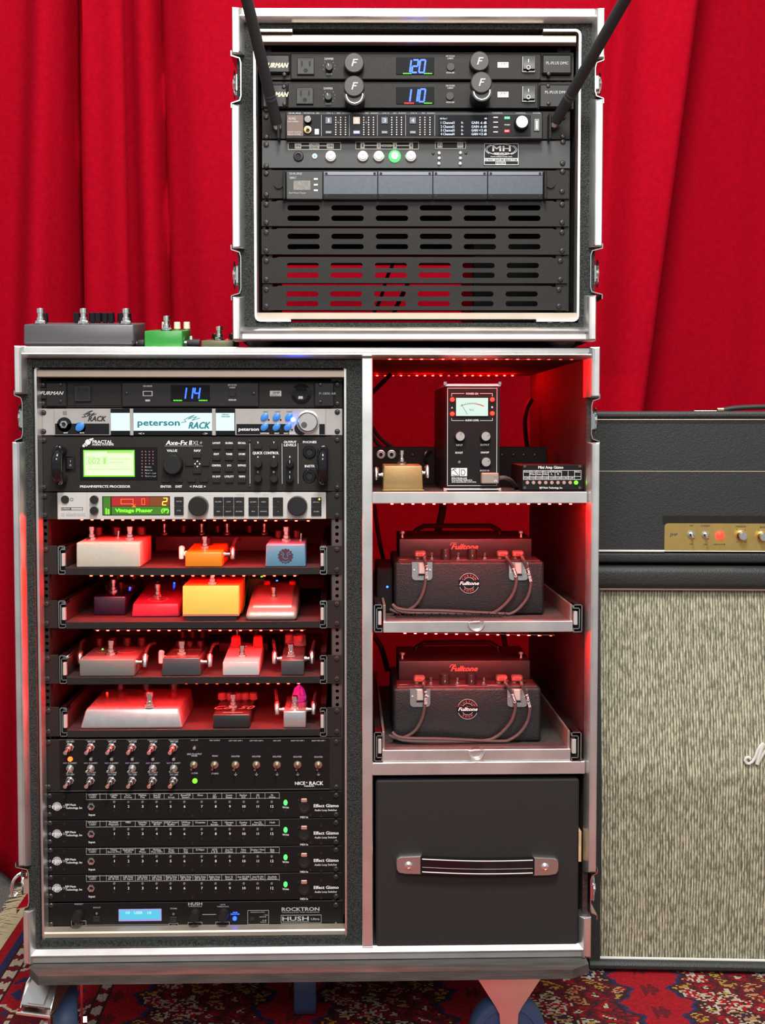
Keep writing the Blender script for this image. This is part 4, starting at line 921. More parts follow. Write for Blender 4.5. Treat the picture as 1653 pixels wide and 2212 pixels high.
lett(t, [('<', 303, 936.5, 7, 6, -1.9), ('+', 310, 936.5, 4, 4, -1.9), ('>', 445, 936.5, 7, 6, -1.9), ('-', 439, 936.5, 3, 3, -1.9)], 'print_white')
lett(t, [('RACK', 209, 904.5, 38, 11, -3.4)], 'print_black', 'logo', shear=.3, bold=.04, extra=lambda b: b.stroke(t, [(177, 901), (186, 900), (181, 896), (190, 890), (200, 887), (186, 895), (195, 893), (188, 899), (204, 892), (197, 898), (208, 894)], 1.3, -3.5, -3))
lett(t, [('(((', 140, 891, 8, 7, -3.4), ('MENU', 574, 889.5, 10, 2.6, -3.4), ('CENTS', 600, 889.5, 11, 2.6, -3.4), ('PRESET', 626, 889.5, 13, 2.6, -3.4)], 'print_black')
lett(t, [('peterson', 537, 927, 43, 7, -3.7), ('INPUT', 142, 935, 9, 2.4, -3.7), ('MUTE', 177, 935, 9, 2.4, -3.7), ('SWEETENER', 572, 936, 19, 2.6, -3.7), ('DROP', 598, 936, 10, 2.6, -3.7), ('SAVE / ENTER', 625, 936, 23, 2.6, -3.7)], 'print_white', bold=.03)
ov = lambda: B().lathe((0, 0, 0), [(5.4 * mm, 0), (5.2 * mm, 2 * mm), (4.2 * mm, 2.8 * mm), (0, 3 * mm)], n=18, sx=.9)
for i, (x, y) in enumerate(((571.5, 901), (597.5, 901), (624, 901), (571.5, 922.5), (597.5, 922.5), (622, 922.5), (173, 922))):
    k_ = 1.0 if i < 6 else 1.15
    t.inst('oval_button', shared('oval', lambda: B().lathe((0, 0, 0), [(6.8 * mm, 0), (6.6 * mm, 2 * mm), (5.2 * mm, 2.8 * mm), (0, 3 * mm)], n=20), 'blue_button'), t.w(x, y, -3.1), rot=(0, .75, 0), sc_=(.78 * k_, 1, 1.08 * k_))
    if i < 6: t.part('button_dot', B().pc(t, x + 9, y + 6, 2.2, .6, -3, n=8), 'black_plastic')
led(t, 633, 906.5, 'e_blue_bright', 1.5, -3.6, label='bright blue indicator light')
t.part('knob_collar', B().pl(t, 665, 911.5, [(25, 0), (24.5, 2.5), (21.5, 3)], -3, 30), 'chrome')
kb = t.part('knob', B().pl(t, 665, 911.5, [(21, 0), (20.5, 9), (19, 10.5), (19, 9.6), (0, 9.6)], -3, 32, 10), 'steel', label='large silver dial')
t.part('finger_dimple', B().pc(t, 657, 918, 6.5, .4, -12.6, 18), mat('dimple', (.2, .18, .19), .3, 1), kb)

# effects processor
t = bunit('effects_processor', 'two-unit black effects processor with a glowing green-edged display and front handles', 'effects processor', 942, 1062)
for x in (118, 708): t.part('seam', B().pb(t, x, 943, x + 1, 1061, -.3, 0), 'void')
for sd, a, c in ((-1, 110, 139), (1, 688, 707)):
    za, zb2 = t.w(a, 968).z, t.w(a, 1039).z; cx = (t.w(a, 1000, -30).x + t.w(c, 1000, -30).x) / 2; rw = 8.5 * mm
    P = [(cx, t.y, za - .004), (cx, t.y - .022, za - .003), (cx, t.y - .034, za - .014), (cx, t.y - .036, (za + zb2) / 2), (cx, t.y - .034, zb2 + .014), (cx, t.y - .022, zb2 + .003), (cx, t.y, zb2 + .004)]
    t.part('handle', B().tube(P, rw, 14, smooth=5), 'gloss_black', label='bowed glossy black rack handle')
r = t.part('rocker_frame', B().pb(t, 141, 986, 163, 1017, -2.5, 0, .6), 'gloss_black'); t.part('rocker', B().pb(t, 144, 989, 160, 1014, -5, -2.5, 1), 'black_plastic', r)
lett(t, [('I', 152, 996, 1, 4, -5.3), ('O', 152, 1005, 4, 4.5, -5.3)], 'print_grey', 'symbol', r)
b = B()
for x, y, R in ((181, 963, 3), (184, 960, 3), (190, 955, 6), (196, 950, 3), (200, 948, 2), (187, 962, 2)): b.pc(t, x, y, R, .4, 0, n=14)
t.part('logo', b, 'print_white')
lett(t, [('FRACTAL', 221, 954.5, 42, 6.5, -.4), ('VALUE', 371.5, 973.5, 22, 5, -.4), ('NAV', 426, 973.5, 14, 5, -.4), ('PREAMP/EFFECTS PROCESSOR', 227, 1051, 107, 5, -.4), ('ENTER', 358.5, 1051, 23, 5, -.4), ('EXIT', 386, 1051, 14, 5, -.4), ('< PAGE >', 427, 1051, 34, 5, -.4),
         ('QUICK CONTROL', 574, 978.5, 56, 5.5, -.4), ('OUTPUT', 626.5, 955, 27, 5, -.4), ('LEVELS', 626.5, 961.5, 26, 5, -.4), ('PHONES', 669, 955, 29, 5, -.4), ('INSTR', 669, 1007, 21, 5, -.4)], bold=.045)
lett(t, [('Axe-Fx', 381, 956.5, 46, 9.5, -.4), ('II', 411, 956.5, 6, 9.5, -.4)], 'print_white', 'model_name', bold=.05, shear=.15); lett(t, [('XL+', 426, 956.5, 22, 9, -.4)], 'print_grey', 'model_name', bold=.01, shear=.2, extra=lambda b: b.pb(t, 356, 963, 438, 963.8, -.4, 0))
L3 = [('AUDIO SYSTEMS', 222, 960.5, 46, 4, -.4), ('X', 557, 956, 3, 4, -.4), ('Y', 591.5, 956, 3, 4, -.4), ('A', 557, 987, 3, 4, -.4), ('B', 591.5, 987, 3, 4, -.4), ('C', 557, 1019.5, 3, 4, -.4), ('D', 591.5, 1019.5, 3, 4, -.4), ('1', 626, 987, 1.5, 4, -.4), ('2', 626, 1019.5, 3, 4, -.4)]
for j, (y, row) in enumerate(((957, ('LAYOUT', 'GLOBAL', 'RECALL')), (981, ('EDIT', 'TUNER', 'STORE')), (1005.5, ('CONTROL', 'I/O', 'BYPASS')), (1029.5, ('FX BYP', 'UTILITY', 'TEMPO')))):
    for i, s_ in enumerate(row):
        L3.append((s_, (467.5, 495, 522.5)[i], y, 2.75 * len(s_), 4.2, -.4)); hatbtn(t, (467.5, 495, 522.5)[i], y + 9, 17.5, 9, 'black_plastic', 0, 3)
lett(t, L3, 'print_white', bold=.03, extra=lambda b: [b.pb(t, x, 958, x + .9, 1045, -.4, 0) for x in (539.5, 609, 643.5)])
for x, y in ((358.5, 1037), (385.5, 1037), (413.5, 1037), (440.5, 1037), (425.5, 984.5), (409, 1002), (443.5, 1002), (426, 1018.5), (557, 965.5), (591.5, 965.5)): hatbtn(t, x, y, 17.5, 9.5, 'black_plastic', 0, 3)
b = B()
for a in range(4):
    cx, cy = 426.5 + 5 * math.cos(a * PI / 2), 1002 + 5.5 * math.sin(a * PI / 2); q = [t.w(cx + 2.6 * math.cos(a * PI / 2 + k), cy + 2.6 * math.sin(a * PI / 2 + k)) for k in (0, 2.1, 4.2)]
    b.prism([(p.x, p.z) for p in q], t.y - .4 * mm, t.y)
t.part('arrows', b, 'print_white')
wn = window(t, 173, 966, 340, 1037, yf=-1); e_ = t.part('screen_glow', B().pb(t, 180, 972, 291, 1030, -1.4, -1), 'lcd_green_edge', wn); t.part('lit_screen', B().pb(t, 182.5, 975, 288.5, 1027, -1.7, -1.4), 'lcd_lime', wn)
mat('lcd_ink', (.25, .45, .12), .5, emit=(.2, .5, .08), es=.6)
lett(t, [('002', 203, 995.5, 25, 12, -2), ('1', 226, 995.5, 5, 12, -2), ('PRESET', 197, 987, 18, 3, -2), ('SCENE', 226, 987, 10, 3, -2), ('MIDNIGHT SUN', 258, 991.5, 42, 3.4, -2), ('CRUNCH LEAD', 252, 999, 32, 3.4, -2), ('RECALL', 196, 977.5, 20, 3, -2)], 'lcd_ink', 'display_text', wn, extra=lambda b: (b.frame(t, 187, 989, 216, 1003, .7, -2, -1.7), b.frame(t, 221, 989, 232, 1003, .7, -2, -1.7), b.pb(t, 231, 975, 287, 979, -1.9, -1.7), b.pb(t, 188, 1013, 284, 1013.8, -1.9, -1.7)))
b = B(); [b.pc(t, 307 + 7.8 * i, 975.5 + 6.6 * j, 1.7, .4, -1, n=8) for i in range(4) for j in range(9) if not (i > 0 and j > 4 and i != 1)]
t.part('meter_lights', b, mat('dot_red', (.25, .09, .09), .4), kind='stuff')
lett(t, [('EDITED', 320, 1009, 14, 2.4, -1.4), ('MIDI IN', 321, 1016, 16, 2.4, -1.4), ('OUT 1 CLIP', 326, 1022.5, 22, 2.4, -1.4), ('OUT 2 CLIP', 326, 1029, 22, 2.4, -1.4)], 'print_grey', 'lettering', wn)
knob(t, 372, 1004, 21.5, 16, 'black_plastic')
for x, y in ((557.5, 1002), (591.5, 1002), (626, 1002), (557, 1034), (591.5, 1034.5), (626, 1035)): knob(t, x, y, 8.5, 16, 'gloss_black' if x == 626 else 'black_plastic', pointer=90 if x == 626 else None)
for y in (976.5, 1028): jack(t, 668.5, y, 14.5, 0, 'gloss_black')
screw(t, 539.5, 953, .6); screw(t, 539.5, 1050.5, .6)

# multi effects
t = bunit('multi_effects_unit', 'white-fronted multi-effects unit with a red and green display', 'effects unit', 1063, 1122)
t.part('face', B().pb(t, 124, 1063.5, 704.5, 1121.5, -3, 0, .6), 'white_face'); t.part('seam', B().pb(t, 187.5, 1064, 188.3, 1121, -3.2, -3), 'print_grey')
t.part('power_button', B().pc(t, 140, 1079, 8.5, 3, -3, 20, bev=.5), 'black_plastic'); t.part('symbol', B().pl(t, 155, 1079, [(3.5, 0), (3.5, .3), (2.7, .3)], -3, 14), 'print_black')
lett(t, [('tc electronic', 157.5, 1110.5, 52, 8, -3.4)], 'print_grey', 'maker_name', bold=.03)
bd = t.part('badge', B().pb(t, 132, 1096, 153, 1102, -3.5, -3).frame(t, 153, 1096, 179, 1102, .8, -3.4, -3), mat('ink', (.07, .07, .07), .5)); lett(t, [('G-MAJOR', 142, 1099, 18, 3, -3.8)], 'print_white', parent=bd)
for x, y in ((202, 1079.5), (202, 1103.5)): knob(t, x, y, 9, 8, yf=-3, pointer=0)
wn = window(t, 221, 1072, 367.5, 1113.5, yf=-3.5)
t.part('lit_screen', B().pb(t, 223, 1073.5, 239, 1112, -3.8, -3.5), 'lcd_green', wn); t.part('lit_screen', B().pb(t, 241, 1073.5, 323, 1093, -3.8, -3.5), 'lcd_red', wn); t.part('lit_screen', B().pb(t, 323.5, 1073.5, 366, 1093, -3.8, -3.5), 'lcd_brown', wn); t.part('lit_screen', B().pb(t, 241, 1094, 366, 1112, -3.8, -3.5), 'lcd_green', wn)
digits(t, '2', 356, 1083.5, 12, 15, -4, wn, 'e_yellow')
lett(t, [('Vintage Phaser', 289, 1102.5, 79, 7.5, -4.1), ('(P)', 356, 1102.5, 16, 7.5, -4.1)], 'e_lime', 'display_text', wn, bold=.03)
b = B().frame(t, 261, 1078, 288, 1089, .7, -4.1, -3.8); b.frame(t, 306, 1077, 313, 1090, .6, -4.1, -3.8); b.stroke(t, [(286, 1089.5), (293, 1095), (286, 1095), (293, 1089.5)], .8, -4.1, -3.8); t.part('display_marks', b, 'e_orange', wn)
t.part('bar_meter', B().pb(t, 228, 1098, 231, 1111, -4.1, -3.8).pb(t, 233, 1100, 236, 1111, -4.1, -3.8), 'e_lime', wn)
def keys(xs, ys, names):
    for j in range(len(ys) - 1):
        for i in range(len(xs) - 1):
            k = t.part('key', B().pb(t, xs[i] + .5, ys[j] + .5, xs[i + 1] - .5, ys[j + 1] - .5, -5.5, -3, .5), 'black_plastic')
            s_ = names[j][i]
            if s_: lett(t, [(s_, (xs[i] + xs[i + 1]) / 2, (ys[j] + ys[j + 1]) / 2, min(2.3 * len(s_), 15), 2.6, -5.9)], 'print_grey', parent=k)
keys((376, 397), (1073, 1093, 1113), (('CATCH',), ('UTIL',))); keys((461, 482.5, 505, 528), (1073.5, 1094.5, 1115), (('FILTER', 'COMP', 'PITCH'), ('MOD', 'DELAY', 'REVERB')))
keys((536.5, 558, 581), (1074, 1094.5, 1115), (('GLOBAL', 'MIDI'), ('MOD', 'BYPASS'))); keys((589, 612), (1074, 1094.5, 1115), (('^',), ('v',))); keys((672, 695), (1074, 1095, 1115), (('RECALL',), ('STORE',)))
lett(t, [('EFFECTS', 519, 1069, 17, 3, -3.4), ('SETUP', 574, 1069, 12, 3, -3.4), ('CONTROL', 685, 1069, 18, 3, -3.4), ('FLASH = BLANK PRESET', 478, 1118, 33, 2, -3.4), ('HOLD TO ENTER', 570, 1118, 20, 2, -3.4)], 'print_grey')
for x in (427, 642): knob(t, x, 1094, 22, 14, yf=-3)
led(t, 690, 1078.5, 'e_yellow', .7, -5.5)

# patching / switch unit
t = bunit('switching_unit', 'two-unit black switching panel with rows of chrome buttons and toggles above the four loop switchers', 'switching unit', 1595, 1710)
t.part('face', B().pb(t, 129, 1596, 712, 1707, -.6, 0, .3), 'panel_dark'); t.part('face_edge', B().pb(t, 128, 1595.6, 713, 1596.8, -2, 0).pb(t, 130, 1706, 712, 1707.3, -2, 0), 'rail')
cx = [151, 196, 241, 285.5, 330, 375]; L = []
for i, x in enumerate(cx):
    for y, nm in ((1612.5, 0), (1684.5, 0)):
        c = t.w(x + 1, y, 0); t.inst('push_button', shared('push', m_push, 'chrome'), c, rot=(math.radians(12), 0, math.radians(-9)))
    led(t, x + .5, 1640, 'e_orange' if i == 0 else 'chrome', 1.55 if i else 1.7, 0, label='orange lit indicator' if i == 0 else None)
    c = t.w(x + .5, 1659); t.inst('toggle_switch', shared('toggle', m_toggle, 'zinc'), c, rot=(0, math.radians(50 if i else 0), 0), sc_=.95)
    a = ('SSTE', 'AXE FX OUT', 'TIMELINE', 'DIR WIDENER', 'MIDRIFT', 'OUTPUT')[i]; b2 = ('SSTE', 'AXE FX OUT', 'TIMELINE', 'DIR INSERT', 'BIGSKY', 'OUTPUT')[i]
    L += [(a, x, 1598.3, 14 if i == 0 else 22, 2.8, -1), (('L&R WET', '1 WET L&R')[0] if i == 0 else 'WET L&R', x + 1, 1602, 17, 3.4, -1), ('WET Ø INVERT', x, 1648.5, 30, 3, -1), (b2, x + 1, 1669, 10 if i == 0 else 20, 3, -1), ('L&R DRY' if i == 0 else 'DRY L&R', x + 1, 1673.3, 17, 3.2, -1)]
led(t, 420, 1616, 'chrome', 1.6); led(t, 421, 1687, 'e_lime', 1.7, label='green lit indicator')
L += [('DRY AMP', 420, 1599, 16, 2.6, -1), ('SEND TO OUTPUT', 420, 1629, 32, 3.4, -1), ('MIXER', 420, 1632.8, 13, 3.2, -1), ('ACTIVE', 420, 1670.3, 14, 3.4, -1), ('WET OUTPUT', 464, 1599.5, 23, 2.8, -1), ('MONO', 464.5, 1633, 12, 3.4, -1), ('STEREO', 464.5, 1671, 15, 3.4, -1)]
for i, (x, s_) in enumerate(((509, 'LEFT WET AMP 1'), (554, 'LEFT WET AMP 2'), (598.5, 'DRY AMP'), (643, 'RIGHT WET AMP 2'), (688, 'RIGHT WET AMP 1'))): L += [(s_, x, 1600, 29 if i != 2 else 16, 2.8, -1), ('ISOLATED', x, 1633.8 + i * .3, 18, 3.4, -1)]
def arr(b):
    for x in (509, 554, 598.5, 643, 688): b.pb(t, x - .5, 1668.5, x + .5, 1673, -1, -.6); b.stroke(t, [(x - 3, 1672.5), (x, 1675.5), (x + 3, 1672.5)], 1.1, -1, -.6)
lett(t, L, 'print_grey', bold=.02, extra=arr)
for x in (419, 464, 509, 554, 598.5, 643, 688): t.inst('toggle_switch', shared('toggle_b', lambda: m_toggle(), mat('brass_zinc', (.72, .58, .42), .22, 1)), t.w(x, 1651.5), rot=(0, math.radians(15 if x < 500 else 0), 0), sc_=.95)
lett(t, [('NICE', 648, 1692, 22, 7, -1), ('RACK', 683, 1692, 30, 8, -1), ('CANADA', 668, 1698, 22, 3.4, -1)], 'print_white', 'logo', bold=.03, extra=lambda b: b.pc(t, 663, 1690.5, 1.4, .4, -.6, n=8))

# four loop switchers
G = [(1711, 1769.5, 0, 'Castle|Vibe,Solo|Dallas,Mobius|Pre,Axe FX|PreOD,EP|Boost,Boost/OD|Insert,Klon,LP|ODT,Sweet|Honey,Barber|GCX,OD|11,SL|Drive', 'topmost of the four black loop switchers, first label Castle Vibe'),
     (1770, 1828.5, 0, 'Rockett|Majestic,WIIO,Sweedey|Major,Friedman|BE-OD,OD/F Insert|Buffer,OD/Fuzz|Insert,Octavian,Tone|Bender,Olympic|Fuzz,Kesley|Comp,Axe FX|Post OD\'s,Hush', 'second black loop switcher, first label Rockett Majestic'),
     (1829, 1887, 0, 'Chase|Secret Pre,Analogman|Chorus,MXR|Phase,Mobius|Post OD\'s,Deco|Audio,Dry|Amp,G Major,SSTE|L & R,Axe FX|Delays,Time|Line,Delay / Rev|Insert,Big|Sky', 'third black loop switcher, first label Chase Secret Pre'),
     (1887.5, 1946, 0, 'Left Amp|#1 Ø Inv.,Left Amp|#1 Input,Left Amp|#2 Ø Inv.,Left Amp|#2 Input,Right Amp|#1 Ø Inv.,Right Amp|#1 Input,Right Amp|#2 Ø Inv.,Right Amp|#2 Input,Beer &|Snacks,Axe FX D/R|to FRFR,Axe FX OD|Post / Pre,Stylish|Wardrobe', 'lowest black loop switcher, first label Left Amp Input')]
for y0, y1, dx, names, lab in G:
    t = bunit('loop_switcher', lab, 'loop switcher', y0, y1, ears='panel_dark', group='audio loop switchers')
    tp = y0 + 2.5; b = B(); b.pb(t, 186, tp, 603.5, tp + .8, -.4, 0); b.pb(t, 186, tp + 12, 603.5, tp + 12.8, -.4, 0)
    for x in [186, 215.5, 229.5] + [229.5 + 31.15 * k for k in range(1, 13)]: b.pb(t, x, tp, x + .8, tp + 12.6, -.4, 0)
    for k, s_ in enumerate(names.split(',')):
        p = s_.split('|'); xc = 245.5 + 31.15 * k
        for j, q in enumerate(p): b.tx(t, q, xc, tp + 4 + 4.6 * j, min(2.55 * len(q) + 1, 29), 4, -.5, 0, .03)
    b.tx(t, 'DO NOT', 200, tp + 4, 19, 4, -.5, 0, .02); b.tx(t, 'USE!!', 200, tp + 8.7, 14, 4, -.5, 0, .02)
    t.part('label_strip', b, 'print_grey', smooth=0)
    L = [('Input', 198.5, y0 + 49, 14, 4.6, -.4), ('Write', 617, y0 + 33, 14, 4.4, -.4), ('MIDI In', 657, y0 + 54.3, 17, 4.2, -.4)]
    X = [246.5, 277, 307.5, 338, 368, 398, 435.5, 465.5, 496, 526.5, 556.5, 587]
    for k, x in enumerate(X):
        led(t, x, y0 + 22, mat('led_off', (.14, .14, .14), .25).name, .95, name='channel_light'); L.append((str(k + 1), x + .5, y0 + 31, 1.3 if k == 0 else 3.6 if k < 9 else 4.6 if k == 10 else 6.4, 5.6, -.4))
        t.part('push_dot', B().pc(t, x, y0 + 41, 2.6, .5, 0, n=8), 'panel_dark') if 0 else None
    b = B(); [b.pl(t, x, y0 + 40.5, [(3, 0), (2.6, .5), (0, .5)], 0, 8) for x in X + [617]]
    t.part('recessed_buttons', b, 'panel', kind='stuff')
    lett(t, L, 'print_white', bold=.02)
    lett(t, [('RJM Music', 152.5, y0 + 27.5, 23, 4.6, -.4), ('Technology, Inc', 159.5, y0 + 34, 36, 4.6, -.4)], 'print_white', 'maker_name', bold=.02)
    t.part('emblem', B().pl(t, 123, y0 + 31, [(9.5, 0), (9.5, .3), (7.8, .3)], 0, 24).pl(t, 123, y0 + 31, [(7, 0), (7, .3), (0, .3)], 0, 20).pl(t, 108, y0 + 31, [(2.6, 0), (2.6, .3), (1.7, .3)], 0, 10).pl(t, 138, y0 + 31, [(2.6, 0), (2.6, .3), (1.7, .3)], 0, 10), 'print_grey')
    lett(t, [('rjm', 122.5, y0 + 31, 20, 9, -.9)], 'print_white', 'emblem_text', bold=.06)
    lett(t, [('Effect Gizmo', 704.5, y0 + 29.5, 54, 6.8, -.4)], 'print_white', 'model_name', bold=.05); lett(t, [('Audio Loop Switcher', 704, y0 + 38.8, 49, 4.6, -.4)], 'print_white', 'caption', bold=.0)
    jack(t, 197.5, y0 + 31, 9.5, 0, 'zinc')
    c = t.w(617, y0 + 22.5); t.inst('write_light', led_me('e_green'), c, sc_=(1.35, 1, 1.9))
    s = t.part('midi_socket', B().pl(t, 657, y0 + 34, [(13, 0), (12.6, 1.6), (11, 1.8), (10.8, .5), (0, .5)], 0, 24), 'black_plastic'); t.part('socket_latch', B().pb(t, 650.5, y0 + 14.5, 663.5, y0 + 22.5, -3, 0, .8), mat('tab_pink', (.62, .30, .26), .4, .5), s)
    b = B(); [b.pc(t, 657 + 6 * math.cos(a), y0 + 35 + 6 * math.sin(a), 1.1, .3, -.6, n=6) for a in (.3, 1, 1.57, 2.1, 2.8)]; t.part('socket_pins', b, 'rail', s)
    for x, y in ((139, 10), (139, 48.5), (416, 51), (645, 17), (671, 50), (694, 14), (694, 52)): t.inst('panel_screw', shared('screw_flat', lambda: B().lathe((0, 0, 0), [(2.6 * mm, 0), (2.3 * mm, .8 * mm), (1 * mm, .9 * mm), (0, .4 * mm)], n=8), 'panel'), t.w(x, y0 + y, 0))

# noise reduction unit
t = bunit('noise_reduction_unit', 'black noise reduction unit at the bottom of the large case, cyan display and blue light', 'noise reduction unit', 1948, 2007, ears='panel_dark')
for x, y in ((166, 1977), (420, 1975), (482, 1974.5)):
    kb_ = t.part('knob', B().pl(t, x, y + 5, [(12.5, 0), (12, 5), (11, 16), (10, 18), (0, 18)], 0, 22, 12), 'black_plastic'); t.part('knob_band', B().lathe(Vector((t.w(x, y + 5, -12).x, t.y - 7 * mm, t.w(x, y + 5, -12).z)), [(11.9 * t.s, 0), (11.9 * t.s, 1.2 * mm)], n=22), 'rail', kb_)
for x, y in ((208.5, 1986), (374.5, 1987)): hatbtn(t, x, y, 15, 12, 'black_plastic', 0, 3); led(t, x, y - 11.5, mat('led_off', (.14, .14, .14), .25).name, .9)
wn = window(t, 256, 1964, 349, 1990, mat('lcd_frame', (.3, .25, .5), .4, emit=(.12, .10, .4), es=.8).name, yf=-1.2); t.part('lit_screen', B().pb(t, 259, 1966.5, 346, 1986, -1.6, -1.2), 'lcd_cyan', wn)
lett(t, [('10', 276, 1971.5, 8, 6, -2), ('USER', 299, 1971.5, 18, 6, -2), ('10', 323, 1971.5, 8, 6, -2)], 'lcd_white', 'display_text', wn)
lett(t, [('PRESET', 170.5, 1953, 19, 3.2, -.4), ('IN/OUT', 209.5, 1960.5, 16, 3.2, -.4), ('STORE', 375, 1962.5, 15, 3.2, -.4), ('THRESHOLD', 421.5, 1957.8, 30, 2.8, -.4), ('GATE', 481.5, 1954, 11, 2.8, -.4), ('THRESHOLD', 481.5, 1958.3, 26, 2.8, -.4), ('SELECT', 170, 1996.5, 17, 2.6, -.4), ('EDIT', 375.5, 1998.5, 10, 3, -.4), ('ADJUST', 421, 1998.5, 17, 2.6, -.4),
         ('REFERENCE LEVEL', 557, 1970.5, 31, 2.2, -.4), ('-16', 574, 1976.5, 9, 3.4, -.4), ('GUITAR', 568, 1980.5, 15, 2.6, -.4), ('+4', 571, 1988, 9, 3.4, -.4), ('AUDIO', 569, 1991.8, 13, 2.6, -.4), ('TECHNOLOGY FOR MUSICIANS', 649, 1970.6, 82, 2.4, -.4), ('Ultra', 681, 1985, 18, 5, -.4)], 'print_grey')
def hx(b):
    b.frame(t, 607, 1976.5, 694.5, 1994.5, .8); b.pb(t, 611, 1991, 668, 1991.6, -.4, 0); b.frame(t, 535, 1966.5, 581, 1997, .8); b.pb(t, 437, 1975, 467, 1976, -.4, 0)
    b.frame(t, 154, 1989, 186, 2000, .7); b.frame(t, 365, 1994.5, 385, 2002, .7); b.frame(t, 406, 1992, 437, 2002.5, .7); b.frame(t, 466, 1991.5, 496, 2002.5, .7)
    for a, c in ((186, 365), (385, 406), (437, 466)): b.pb(t, a, 1997.5, c, 1998.1, -.3, 0)
    b.frame(t, 608, 1960, 690, 1968.5, .01) if 0 else None
lett(t, [('ROCKTRON', 649, 1964, 82, 8, -.4), ('HUSH', 638, 1984.5, 57, 9, -.4), ('HUSH', 421.5, 1952.5, 30, 6, -.4)], 'print_grey', 'maker_name', bold=.05, extra=hx)
lett(t, [('GATE', 508, 1971, 10, 2.4, -.4), ('RELEASE', 508, 1974.6, 19, 2.4, -.4)], 'e_blue', 'lit_caption'); led(t, 507, 1984.5, 'e_blue_core', 1.5, label='blue lit indicator'); t.part('selector', B().pc(t, 545, 1984, 5, 2, 0, n=14), 'black_plastic')
def hexab(b, p, bev, seg=2):
    bm = bmesh.new(); vs = [bm.verts.new(q) for q in p]
    for f in [(3, 2, 1, 0), (4, 5, 6, 7), (0, 1, 5, 4), (1, 2, 6, 5), (2, 3, 7, 6), (3, 0, 4, 7)]: bm.faces.new([vs[i] for i in f])
    bmesh.ops.bevel(bm, geom=list(bm.edges), offset=bev, segments=seg, affect='EDGES', profile=.5)
    bm.verts.index_update(); b.add([v.co.copy() for v in bm.verts], [tuple(v.index for v in q.verts) for q in bm.faces]); bm.free(); return b
